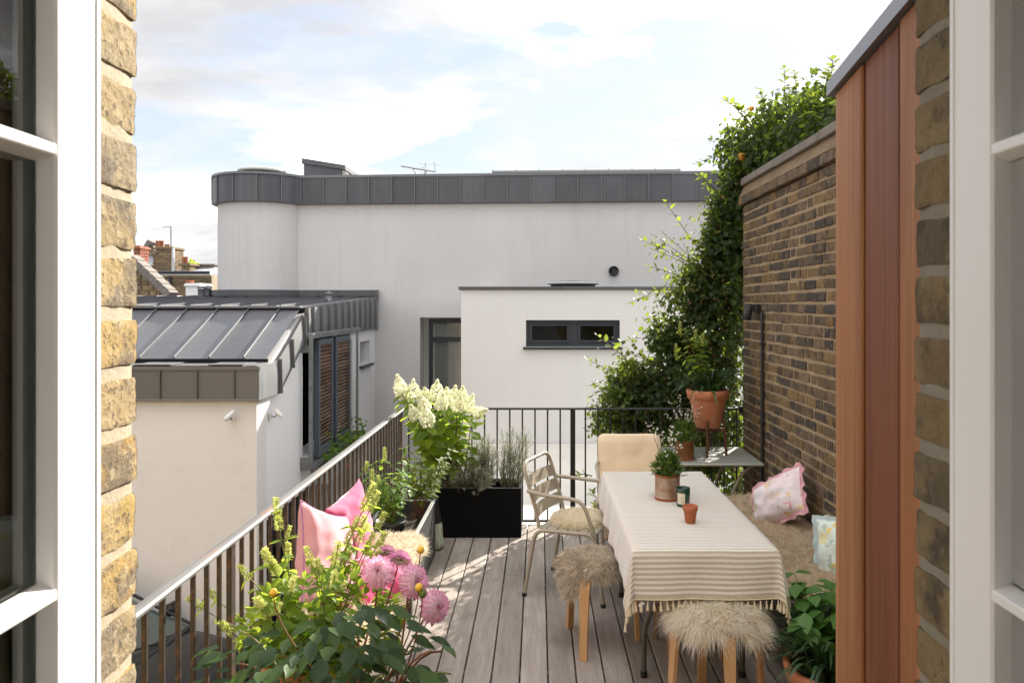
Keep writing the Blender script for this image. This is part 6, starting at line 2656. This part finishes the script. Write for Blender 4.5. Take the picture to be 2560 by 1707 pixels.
blooms = [(945, 1428, 2.60, (.12, -.86, .42), .056, m_dahl), (1001, 1396, 2.70, (.15, .55, .62), .046, m_dahl_mag), (1037, 1452, 2.62, (.62, -.62, .25), .058, m_dahl), (1090, 1516, 2.60, (.66, -.62, .18), .060, m_dahl), (966, 1378, 3.0, (-.1, .5, .8), .04, m_dahl_mag)]
base0 = V((PD.x, PD.y, .41))
for i, (px, py, d, fc, R_, m_) in enumerate(blooms):
    c = P(px, py, d)
    f = V(fc).normalized()
    back = c - f * .03
    b = base0 + V((rng.uniform(-.08, .12), rng.uniform(-.06, .1), 0))
    pts = bez(b, V((back.x * .75 + b.x * .25, back.y * .8 + b.y * .2, back.z - .14)), back, 9)
    stem_obj(dh, pts, .0048, .003, m_redstem)
    dahlia_head(dh, c, f, R_ * .98, m_, 8)
for px, py, d, m_ in ((1051, 1376, 2.72, m_yell), (1047, 1470, 2.50, m_yell), (1056, 1486, 2.50, m_calyx), (683, 1483, 2.5, m_yell)):
    c = P(px, py, d)
    b = base0 + V((rng.uniform(0, .12), .02, .1))
    pts = bez(b, V((c.x, c.y, c.z - .15)), c, 7)
    stem_obj(dh, pts, .003, .002, m_redstem)
    mb = MB()
    mb.lathe([(0, -.010), (.010, -.006), (.013, .004), (.009, .014), (0, .018)], c, 10, True, (.3, -.2, 1))
    bd_ = mb.build('bud', m_calyx if m_ is m_calyx else m_yell, dh)
    n_ = 12
    aa = np.arange(n_) * 2 * PI / n_
    link('sepals', leaf_mesh('sepals', 'small', np.tile(np.array(c) + [0, 0, -.006], (n_, 1)), np.stack([np.cos(aa), np.sin(aa), .5 + 0 * aa], 1), np.tile([0, 0, 1.0], (n_, 1)), np.full(n_, .019), m_calyx), bd_)
for i in range(12):
    a = i / 12 * 6.28
    b = base0 + V((.1 * math.cos(a), .1 * math.sin(a), 0))
    t = V((PD.x + .33 * math.cos(a), PD.y + .25 * math.sin(a), rng.uniform(.66, .86)))
    pts = bez(b, b.lerp(t, .4) + V((0, 0, .22)), t, 7)
    stem_obj(dh, pts, .005, .003, m_redstem if i % 2 else m_stem)
cnt = 0
while cnt < 298:
    u = rand_unit(1)[0]
    k = rng.random() ** .45
    p = V((-.665 + u[0] * .38 * k, 2.44 + u[1] * .26 * k, .76 + u[2] * .22 * k))
    if p.z < .55:
        continue
    px = CX + p.x / p.y * FPX
    top = 1612 - 105 * max(0, min(1, (px - 640) / 260)) + 60 * max(0, (px - 980) / 90)
    py = CY + (CAMH - p.z) / p.y * FPX
    if py < top:
        continue
    out = V((u[0], u[1] * .8 - .25, 0)).normalized()
    dr = out + V((rng.uniform(-.5, .5), rng.uniform(-.5, .5), rng.uniform(-.45, .25)))
    leaf_part('dahlia', l_dahlia, dh, p, dr, V((rng.uniform(-.35, .35), rng.uniform(-.5, .2), 1)), rng.uniform(.055, .092), 'leaf', rng.uniform(.55, .8))
    cnt += 1

# --- hydrangea behind the planters
PH = V((-.72, 6.34, .33))
hy = thing('panicle_hydrangea', 'white panicle hydrangea in bloom at the far left corner', 'shrub', PH)


def panicle(L, r):
    N = int(240)
    t = nrg.random(N)
    a = nrg.random(N) * 2 * PI
    prof_ = r * np.sin(np.clip(t * 1.0 + .12, 0, 1) * PI) ** .55 * (1 - .45 * t)
    pos = np.stack([np.cos(a) * prof_, np.sin(a) * prof_, t * L], 1) + rand_unit(N) * .006
    d = np.stack([np.cos(a), np.sin(a), .2 + 0 * a], 1) + rand_unit(N) * .5
    P4, D4, U4, S4 = [], [], [], []
    for i in range(N):
        f_ = V(d[i]).normalized()
        o1 = f_.orthogonal().normalized()
        o2 = f_.cross(o1)
        for k in range(4):
            th = k * PI / 2 + a[i]
            dd = o1 * math.cos(th) + o2 * math.sin(th) + f_ * .25
            P4.append(pos[i])
            D4.append(dd)
            U4.append(f_)
            S4.append(.0125)
    return leaf_mesh('flower_head', 'small', P4, D4, U4, S4, m_petal_hy, wid=np.full(len(P4), 1.7))


PAN = [panicle(.15, .055), panicle(.125, .052), panicle(.17, .06)]
heads = [(190, 205, 6.1, 0, -.25), (235, 275, 6.2, 1, .2), (360, 290, 6.2, 2, 0), (505, 320, 6.3, 1, -.1), (480, 420, 6.1, 1, -.3), (645, 285, 6.3, 2, .1), (710, 400, 6.1, 1, .2), (525, 600, 5.9, 2, -.2), (360, 530, 6.0, 1, -.4), (770, 320, 6.4, 1, 0), (850, 360, 6.3, 2, .2), (955, 340, 6.35, 0, .1), (920, 420, 6.1, 1, .3), (1040, 430, 6.3, 0, .5), (1185, 530, 6.2, 1, 1.1)]
for zx, zy, d, k, tl in heads:
    c = P(960 + zx / 4.9, 920 + zy / 4.9, d)
    ax_ = V((tl, rng.uniform(-.3, .1), 1 if tl < 1 else .35)).normalized()
    q = ax_.to_track_quat('Z', 'Y').to_matrix().to_4x4()
    b = PH + V((rng.uniform(-.16, .16), rng.uniform(-.06, .06), 0))
    lo_ = c - ax_ * .07
    pts = bez(b, V((b.x * .4 + lo_.x * .6, b.y * .4 + lo_.y * .6, lo_.z * .6 + b.z * .4)), lo_, 9)
    stem_obj(hy, pts, .005, .003, m_redstem)
    link('flower_head', PAN[k], hy, Matrix.Translation(lo_) @ q @ Matrix.Diagonal((1.02, 1.02, .98, 1)))
    paired_leaves(hy, pts, .30, .98, 9, 'ovate', l_hydra, .15, .115, .5, rng.uniform(0, 3), 1.0)

# --- rosemary in the black planter
def rosemary(label, base, stems, h, spread, lean=(0, 0)):
    r = thing('rosemary', label, 'shrub', base, 'rosemary bushes in the black planter')
    pos, dirs, ups, size = [], [], [], []

    def clothe(pts, t0, n_):
        for k in range(n_):
            p, d = at(pts, t0 + (1 - t0) * k / n_)
            o1 = d.orthogonal().normalized()
            th = k * 2.4 + rng.uniform(-.4, .4)
            w = o1 * math.cos(th) + d.cross(o1) * math.sin(th)
            pos.append(p)
            dirs.append(w + d * rng.uniform(.2, 1.0))
            ups.append(d)
            size.append(rng.uniform(.016, .032))
    for i in range(stems):
        b = V(base) + V((rng.uniform(-.08, .08), rng.uniform(-.06, .06), 0))
        a = rng.uniform(0, 6.28)
        hh = h * rng.uniform(.5, 1.0)
        t = b + V((math.cos(a) * spread * rng.uniform(.1, 1) + lean[0] * hh, math.sin(a) * spread * .55 * rng.uniform(.1, 1) + lean[1] * hh, hh))
        pts = bez(b, b.lerp(t, .5) + V((rng.uniform(-.1, .1), rng.uniform(-.08, .08), -.02)), t, 8)
        stem_obj(r, pts, .0026, .001, m_wood, 'stem', 5)
        clothe(pts, .2, int(hh * 260))
        for q in range(6):
            p, d = at(pts, rng.uniform(.25, .95))
            w = (d * .8 + V(rand_unit(1)[0])).normalized()
            L = rng.uniform(.05, .13)
            tw = bez(p, p + w * L * .5, p + w * L + V((0, 0, L * .35)), 5)
            clothe(tw, .1, int(L * 300))
    stuff(link('needles', leaf_mesh('needles', 'needle', pos, dirs, ups, size, l_rose, wid=np.full(len(pos), 1.25)), r))
    return r


rosemary('grey-green rosemary bush in the middle of the black planter', (-.50, 6.37, .31), 60, .48, .19)
rosemary('tall sparse rosemary at the right end of the black planter', (-.24, 6.37, .31), 40, .56, .13, (.06, 0))
rosemary('rosemary sprawling over the front rim of the black planter', (-.56, 6.27, .32), 26, .30, .22, (0, -.35))
rosemary('dark rosemary at the left end of the black planter', (-.74, 6.36, .31), 40, .46, .2)

# --- herbs and shrub in the slate planter
def leafy(name, label, cat, base, n, stems, h, spread, kind, m, size, ms=m_stem, wid=1.0, lean=(0, 0), pot=None, droop=.4, group=None, t0=.3):
    r = thing(name, label, cat, base, group)
    per = max(1, n // (stems * 2))
    for i in range(stems):
        b = V(base) + V((rng.uniform(-.03, .03), rng.uniform(-.03, .03), 0))
        a = i * 2.4 + rng.uniform(-.4, .4)
        hh = h * rng.uniform(.55, 1.0)
        rr_ = spread * math.sqrt(rng.uniform(.05, 1))
        t = b + V((math.cos(a) * rr_ + lean[0], math.sin(a) * rr_ * .8 + lean[1], hh))
        pts = bez(b, b.lerp(t, .45) + V((0, 0, hh * .2)), t, 8)
        stem_obj(r, pts, .0035, .0016, ms, 'stem', 5)
        paired_leaves(r, pts, t0, 1.0, per, kind, m, size, size * .7, droop, a, wid)
    return r


hb = leafy('potted_mint', 'bushy bright green mint in a black nursery pot', 'potted plant', (-.955, 5.02, .42), 250, 22, .42, .17, 'ovate', l_herb, .062)
lathe_pot(hb, (-.955, 5.02, .315), [(0, 0), (.075, 0), (.078, .004), (.095, .13), (.101, .132), (.101, .15), (.096, .152), (.092, .135), (0, .125)], m_plasticpot)
el = leafy('glossy_shrub', 'glossy young shrub growing from the slate planter', 'shrub', (-.86, 5.55, .33), 210, 14, .52, .24, 'ovate', l_elder, .085, m_redstem, .85, (.05, -.1), None, .25, None, .4)
ag2 = thing('agastache', 'small flowering mint with pale spikes behind the cushions', 'plant', (-1.0, 5.2, .33))
for px, py, d in ((931, 1175, 5.1), (962, 1120, 5.3), (916, 1155, 5.15), (946, 1190, 5.0), (965, 1210, 5.0)):
    tip = P(px, py, d)
    pts = bez((-.98 + rng.uniform(-.05, .05), 5.2, .33), (tip.x, tip.y, .6), tip, 8)
    stem_obj(ag2, pts, .003, .0018, m_stem)
    spike(ag2, tip - V((0, 0, .08)), (rng.uniform(-.1, .1), 0, 1), .085)
    paired_leaves(ag2, pts, .4, .85, 4, 'ovate', l_herb, .07, .05, .5)

# --- gaura in tins
def gaura(root, c, n_st, h, spread, nleaf):
    pos, dirs, ups, size = [], [], [], []
    fp, fd, fu, fs_ = [], [], [], []
    for i in range(n_st):
        a = i * 2.4 + rng.uniform(-.3, .3)
        hh = h * rng.uniform(.5, 1)
        t = V(c) + V((math.cos(a) * spread * rng.uniform(.3, 1.2), math.sin(a) * spread * rng.uniform(.3, 1), hh))
        pts = bez(V(c) + V((math.cos(a) * .03, math.sin(a) * .03, 0)), V(c).lerp(t, .5) + V((0, 0, hh * .3)), t, 9)
        stem_obj(root, pts, .0016, .0008, m_stem, 'stem', 5)
        for k in range(5):
            p, d = at(pts, rng.uniform(.62, 1))
            w = V(rand_unit(1)[0])
            for q in range(4):
                fp.append(p + w * .006)
                fd.append(w + V(rand_unit(1)[0]) * .9)
                fu.append(w)
                fs_.append(rng.uniform(.008, .015))
    for k in range(nleaf):
        u = rand_unit(1)[0]
        p = V(c) + V((u[0] * spread * .75 * rng.random() ** .5, u[1] * spread * .75 * rng.random() ** .5, abs(u[2]) * h * .36))
        pos.append(p)
        dirs.append((u[0] * .8, u[1] * .8, rng.uniform(.0, 1.2)))
        ups.append((rng.uniform(-.4, .4), rng.uniform(-.4, .4), 1))
        size.append(rng.uniform(.03, .06))
    stuff(link('foliage', leaf_mesh('foliage', 'lance', pos, dirs, ups, size, l_gaura, wid=np.full(len(pos), 1.7)), root))
    stuff(link('white_flowers', leaf_mesh('white_flowers', 'small', fp, fd, fu, fs_, m_white_fl), root))


cn = thing('potted_gaura', 'white gaura in a rusty corrugated tin on the dining table', 'potted plant', (.739, 4.47, TZ))
corrugated(cn, (.739, 4.47, TZ + .003), .071, .143, m_rust, m_rustrim)
gaura(cn, (.739, 4.47, TZ + .13), 15, .31, .11, 420)
cn2 = thing('potted_gaura', 'white gaura in a brown rusted tin on the corner table', 'potted plant', (1.13, 6.03, .657))
corrugated(cn2, (1.13, 6.03, .659), .073, .145, m_rustcan2, m_rustrim)
gaura(cn2, (1.13, 6.03, .79), 17, .40, .14, 420)

# --- terracotta pot on a wooden stand
PT = V((1.352, 6.22, .0))
std_ = thing('plant_stand', 'dark wooden plant stand on the corner table', 'plant stand', (PT.x, PT.y, .657))
for a in (255, 345, 75, 165):
    dxy = V((math.cos(R(a)), math.sin(R(a)), 0))
    mb = MB()
    mb.tube([PT + dxy * .142 + V((0, 0, .658)), PT + dxy * .128 + V((0, 0, .945))], [.0115, .0095], 8)
    mb.build('leg', m_walnut, std_)
for a in (255, 345):
    dxy = V((math.cos(R(a)), math.sin(R(a)), 0))
    mb = MB()
    mb.sweep([PT - dxy * .128 + V((0, 0, .855 + (.0 if a == 255 else .002))), PT + dxy * .128 + V((0, 0, .855 + (.0 if a == 255 else .002)))], .016, .032)
    mb.build('cross_bar', m_walnut, std_)
lp = thing('potted_lilyturf', 'terracotta pot of dark strappy lilyturf and flowering mint on the stand', 'potted plant', (PT.x, PT.y, .875))
lathe_pot(lp, (PT.x, PT.y, .875), classic(.098, .157, .30, .075, .014), m_terra, 40)
soil_disc(lp, (PT.x, PT.y, 1.135), .135)


def blades(root, c, n, L, spread, m, wid=1.0):
    a = nrg.random(n) * 2 * PI
    rd = spread * np.sqrt(nrg.random(n))
    pos = np.stack([c[0] + rd * np.cos(a), c[1] + rd * np.sin(a), np.full(n, c[2])], 1)
    el_ = nrg.uniform(.1, 1.6, n)
    dirs = np.stack([np.cos(a), np.sin(a), el_], 1) + rand_unit(n) * .25
    for i in range(n):
        leaf_part('blade', m, root, pos[i], dirs[i], (0, 0, 1), L * rng.uniform(.55, 1.1), 'blade', wid)


blades(lp, (PT.x, PT.y, 1.13), 110, .40, .09, l_blade, 1.5)
for px, py, d in ((1700, 815, 6.2), (1739, 835, 6.2), (1757, 845, 6.15), (1690, 870, 6.25)):
    tip = P(px, py, d)
    pts = bez((PT.x - .03, PT.y, 1.14), ((PT.x + tip.x) / 2, PT.y, tip.z - .1), tip, 9)
    stem_obj(lp, pts, .004, .0025, m_stem)
    spike(lp, tip - V((0, 0, .07)), (0, 0, 1), .105)
    paired_leaves(lp, pts, .30, .90, 6, 'ovate', l_agast, .095, .07, .5, 0, 1.1)
tip = P(1672, 800, 6.2)
stem_obj(lp, bez((PT.x + .02, PT.y, 1.14), (PT.x - .02, PT.y, 1.4), tip, 9), .0028, .0018, m_redstem)

# --- pot at the lower right
PR = V((1.29, 3.42, 0))
pr_ = thing('potted_lilyturf', 'dark strappy lilyturf in a wide terracotta pot by the timber boards', 'potted plant', PR)
lathe_pot(pr_, PR, classic(.13, .195, .27, .07, .014), m_terra, 40)
soil_disc(pr_, (PR.x, PR.y, .235), .17)
blades(pr_, (PR.x, PR.y, .235), 150, .40, .13, l_blade, 1.5)
leafy('leafy_shrub', 'fresh green leafy shrub behind the lower right pot', 'shrub', (1.31, 3.56, .06), 220, 14, .56, .17, 'ovate', l_shrub, .13, m_stem, 1.1, (-.02, -.02), None, .45, None, .45)

# --- climber smothering the wall end
cb = thing('climbing_plant', 'dense dark green climber tumbling over the brick wall end', 'climber', (1.6, 7.1, -.1))
blobs = [((2.12, 4.4, 2.95), (.30, .5, .26), .7), ((2.12, 5.1, 3.02), (.30, .5, .28), 1), ((2.10, 5.8, 3.08), (.32, .5, .30), 1), ((2.05, 6.4, 3.12), (.36, .45, .33), 1.2), ((1.98, 6.9, 3.05), (.36, .3, .32), 1.1), ((1.84, 6.98, 2.72), (.30, .28, .34), 1.2), ((1.80, 7.02, 2.35), (.29, .28, .32), 1.2), ((1.70, 7.05, 1.98), (.34, .3, .32), 1.3), ((1.60, 7.08, 1.62), (.38, .3, .34), 1.5), ((1.38, 7.1, 1.26), (.44, .3, .30), 1.6), ((1.05, 7.1, 1.00), (.45, .28, .26), 1.3), ((.76, 7.05, .84), (.30, .22, .24), .8), ((1.2, 7.1, .62), (.50, .3, .34), 1.3), ((1.58, 7.1, .85), (.40, .3, .5), 1.4), ((1.0, 7.1, .25), (.40, .25, .3), .7), ((1.6, 7.1, .30), (.35, .25, .35), .8), ((1.62, 6.98, 2.35), (.2, .2, .3), .6), ((1.44, 7.08, 1.98), (.20, .2, .28), .7), ((1.17, 7.08, 1.58), (.20, .2, .18), .6), ((.86, 7.05, 1.15), (.24, .2, .18), .7), ((1.70, 7.02, 2.62), (.18, .2, .3), .6), ((1.85, 6.75, 3.2), (.3, .3, .28), .7), ((2.0, 6.2, 3.3), (.3, .4, .24), .7), ((2.05, 5.5, 3.22), (.3, .4, .24), .7)]
Pn, Dn, Un, Sn = [], [], [], []
for c, r, w in blobs:
    n = int(1750 * w)
    u = rand_unit(n)
    k = nrg.random(n) ** .30
    lump = np.array([1 + .30 * noise.noise(V((u[i][0] * 2.2 + c[0] * 5, u[i][1] * 2.2, u[i][2] * 2.2 + c[2] * 4))) + .28 * noise.noise(V((u[i][0] * 6 + c[0] * 9, u[i][1] * 6, u[i][2] * 6 + c[2] * 7))) for i in range(n)])
    p = np.array(c) + u * np.array(r) * (k * lump)[:, None]
    d = u * .5 + rand_unit(n) * .8 + np.array([0, 0, -.55])
    up_ = u + rand_unit(n) * .5 + np.array([0, -.2, .4])
    ok = ~((p[:, 0] > XWALL - .05) & (p[:, 1] < WY1 + .03) & (p[:, 2] < 2.93))
    Pn.append(p[ok])
    Dn.append(d[ok])
    Un.append(up_[ok])
    Sn.append(nrg.uniform(.026, .066, ok.sum()))
stuff(link('foliage', leaf_mesh('foliage', 'small', np.concatenate(Pn), np.concatenate(Dn), np.concatenate(Un), np.concatenate(Sn), l_ivy, wid=np.full(sum(len(q) for q in Pn), 1.5)), cb))
for i in range(26):
    c = blobs[rng.randrange(3, 16)][0]
    b = V((c[0] + rng.uniform(-.2, .2), 7.08, -.1))
    t = V(c) + V((rng.uniform(-.2, .2), rng.uniform(-.1, .1), rng.uniform(-.1, .2)))
    stem_obj(cb, bez(b, b.lerp(t, .5) + V((rng.uniform(-.2, .2), 0, 0)), t, 8), .008, .004, m_wood, 'stem', 5)


def sprigs(root, lst, m, s, ms, per=12, kind='ovate', wid=.95, r0=.006, name='branch'):
    for a, b, sag in lst:
        pts = bez(a, (V(a) + V(b)) / 2 + V(sag), b, 8)
        stem_obj(root, pts, r0, .0018, ms, name, 5)
        for k in range(per):
            t = .25 + .75 * (k / (per - 1)) ** .7
            p, d = at(pts, t)
            o1 = d.orthogonal().normalized()
            th = k * 2.4
            w = o1 * math.cos(th) + d.cross(o1) * math.sin(th)
            leaf_part(kind, m, root, p, w + d * .5 + V((0, 0, rng.uniform(-.2, .3))), V((0, 0, 1)) + w * .3, s * rng.uniform(.65, 1.2), 'leaf', wid)


# trailing shoots breaking the outline
sh = []
for px, py, d, dx, dy in ((1590, 700, 7.0, -40, 60), (1560, 820, 7.0, -55, 40), (1500, 905, 6.95, -50, 60), (1478, 960, 6.9, -30, 90), (1500, 1010, 6.9, -60, 70), (1630, 660, 7.0, -70, 90), (1770, 560, 7.0, -50, 60), (1790, 400, 6.9, -60, 70), (1760, 360, 6.8, -45, 50), (1800, 470, 6.9, -90, 40), (1640, 740, 7.0, -60, 60), (1530, 980, 6.9, -70, 120), (1780, 300, 6.8, -40, 110)):
    a = P(px + 120, py + 35, d)
    sh.append((a, P(px + dx * .5, py + dy, d), (0, 0, .09)))
sprigs(cb, sh, l_ivy, .05, m_stem, 13, 'small', 1.4, .003, 'shoot')
m_dead = mat('brown_leaf', (.16, .085, .04), .8, rnd=[(.18, .10, .05), (.12, .06, .03), (.24, .15, .07)])
N = 260
ci = nrg.integers(5, 16, N)
pp = np.array([np.array(blobs[i][0]) + np.array([nrg.normal() * .22, -.18 - nrg.random() * .1, nrg.normal() * .2]) for i in ci])
stuff(link('withered_leaves', leaf_mesh('withered_leaves', 'small', pp, rand_unit(N) + [0, 0, -.6], rand_unit(N) + [0, -.5, .5], nrg.uniform(.025, .05, N), m_dead, wid=np.full(N, 1.3)), cb))

ap = thing('apple_tree', 'apple tree with pale upright shoots behind the climber', 'tree', (1.95, 7.4, -.1))
stem_obj(ap, bez((1.95, 7.4, -2.4), (1.9, 7.3, .6), (1.75, 7.15, 1.6), 10), .05, .03, m_wood, 'trunk', 8)
stem_obj(ap, bez((1.75, 7.15, 1.6), (1.9, 6.9, 2.4), (2.05, 6.3, 3.2), 10), .03, .014, m_wood, 'trunk', 8)
br = [(P(1800, 690, 6.95), P(1664, 505, 6.85), (.0, 0, -.04)), (P(1790, 700, 6.9), P(1605, 600, 6.8), (0, 0, .05)), (P(1770, 730, 6.9), P(1620, 665, 6.85), (0, 0, .06)), (P(1640, 960, 6.9), P(1492, 838, 6.75), (.02, 0, .0)), (P(1620, 980, 6.9), P(1470, 900, 6.8), (0, 0, .03)), (P(1950, 300, 6.1), P(1960, 172, 6.0), (.04, 0, 0)), (P(1930, 300, 6.2), P(1900, 225, 6.1), (-.03, 0, 0)), (P(1990, 290, 6.1), P(1985, 180, 6.0), (.02, 0, 0)), (P(2060, 270, 5.4), P(2082, 150, 5.3), (.02, 0, 0)), (P(2085, 260, 5.3), P(2062, 190, 5.3), (0, 0, 0)), (P(1880, 320, 6.4), P(1808, 248, 6.4), (0, 0, .05)), (P(1900, 330, 6.4), P(1838, 262, 6.4), (0, 0, .04)), (P(2000, 300, 5.9), P(2030, 225, 5.9), (0, 0, .03)), (P(1870, 330, 6.5), P(1850, 270, 6.4), (0, 0, .03)), (P(1790, 480, 6.8), P(1750, 440, 6.7), (0, 0, .03)), (P(1480, 1190, 6.75), P(1432, 1188, 6.72), (0, 0, .03)), (P(1530, 1290, 6.75), P(1478, 1225, 6.72), (-.04, 0, .02)), (P(1525, 1280, 6.75), P(1485, 1262, 6.72), (-.03, 0, .02))]
sprigs(ap, br, l_apple, .062, m_wood, 13)
N = 750
ci = nrg.choice([1, 2, 3, 4, 3, 4, 5], N)
uu = rand_unit(N)
pp = np.array([np.array(blobs[c][0]) + uu[i] * np.array(blobs[c][1]) * 1.12 * np.array([1, 1, 1]) for i, c in enumerate(ci)])
ok = (pp[:, 2] > 2.98)
stuff(link('foliage', leaf_mesh('foliage', 'ovate', pp[ok], (uu + rand_unit(N) * .8 + [0, 0, -.2])[ok], (uu + [0, 0, .8])[ok], nrg.uniform(.045, .075, ok.sum()), l_apple), ap))
lo_p, lo_d, lo_u, lo_s = [], [], [], []
for c, r, n in (((1.36, 6.9, 2.22), (.24, .2, .26), 230), ((1.16, 6.88, 1.90), (.22, .2, .22), 190), ((1.06, 6.85, 2.36), (.10, .1, .14), 40), ((.80, 6.85, 1.36), (.20, .16, .17), 170), ((.64, 6.85, 1.08), (.18, .15, .17), 170), ((.60, 6.85, .80), (.14, .12, .18), 120), ((1.55, 6.9, 2.62), (.16, .15, .22), 130), ((1.75, 6.75, 3.35), (.22, .2, .2), 130)):
    u = rand_unit(n)
    k = nrg.random(n) ** .5 * (1 + .5 * np.sin(u[:, 0] * 7 + u[:, 2] * 9 + c[0] * 5))
    lo_p.append(np.array(c) + u * np.array(r) * k[:, None])
    lo_d.append(u * .6 + rand_unit(n) * .8 + [0, 0, -.35])
    lo_u.append(u * .4 + rand_unit(n) * .4 + [0, 0, .8])
    lo_s.append(nrg.uniform(.03, .062, n))
stuff(link('loose_foliage', leaf_mesh('loose_foliage', 'ovate', np.concatenate(lo_p), np.concatenate(lo_d), np.concatenate(lo_u), np.concatenate(lo_s), l_apple), ap))
for c in ((1.36, 6.9, 2.22), (1.16, 6.88, 1.90), (1.06, 6.85, 2.36), (.80, 6.85, 1.36), (.64, 6.85, 1.08), (1.55, 6.9, 2.62)):
    for q in range(3):
        t = V(c) + V((rng.uniform(-.12, .08), 0, rng.uniform(-.1, .18)))
        stem_obj(ap, bez((1.75, 7.1, c[2] - .35), (1.5, 7.0, c[2] - .2), t, 7), .006, .002, m_wood, 'branch', 5)
m_apple = mat('ripe_apple', (.75, .38, .03), .35, layers=[(14, (.62, .06, .02), .48, .62, .9)], spec=.5)
for px, py, d, s_ in ((1854, 392, 6.52, .032), (1879, 272, 6.3, .022)):
    mb = MB()
    c = P(px, py, d)
    mb.lathe([(0, -.8 * s_), (.35 * s_, -.92 * s_), (.8 * s_, -.6 * s_), (1.02 * s_, 0), (.9 * s_, .6 * s_), (.45 * s_, .88 * s_), (0, .72 * s_)], c, 18)
    mb.build('apple', m_apple, ap)

# --- window trough beyond the left railing, distant tree
wt_ = thing('window_trough', 'grey trough of green plants below the timber shutters', 'planter', (-2.92, 11.6, -.5))
mb = MB()
mb.box(-3.115, -2.86, 10.7, 12.9, -.62, -.36, .01)
mb.build('trough', m_leadgrey, wt_)
N = 380
pos = np.stack([nrg.uniform(-3.1, -2.8, N), nrg.uniform(10.7, 12.9, N), -.36 + np.abs(nrg.normal(0, .16, N))], 1)
stuff(link('foliage', leaf_mesh('foliage', 'ovate', pos, rand_unit(N) + [0, 0, .2], rand_unit(N) * .6 + [0, 0, 1], nrg.uniform(.06, .11, N), l_herb), wt_))
ft = thing('far_tree', 'yellow-green tree behind the far chimneys', 'tree', P(476, 690, 44))
stem_obj(ft, [P(476, 750, 44), P(476, 680, 44), P(478, 662, 44)], .2, .08, m_wood, 'trunk')
N = 900
c = np.array(P(474, 668, 44))
u = rand_unit(N)
pp = c + u * np.array([.58, .5, .36]) * (nrg.random(N) ** .4 * (1 + .3 * np.sin(u[:, 0] * 9 + u[:, 2] * 7)))[:, None]
stuff(link('crown', leaf_mesh('crown', 'ovate', pp, rand_unit(N), rand_unit(N), nrg.uniform(.12, .2, N), l_far), ft))
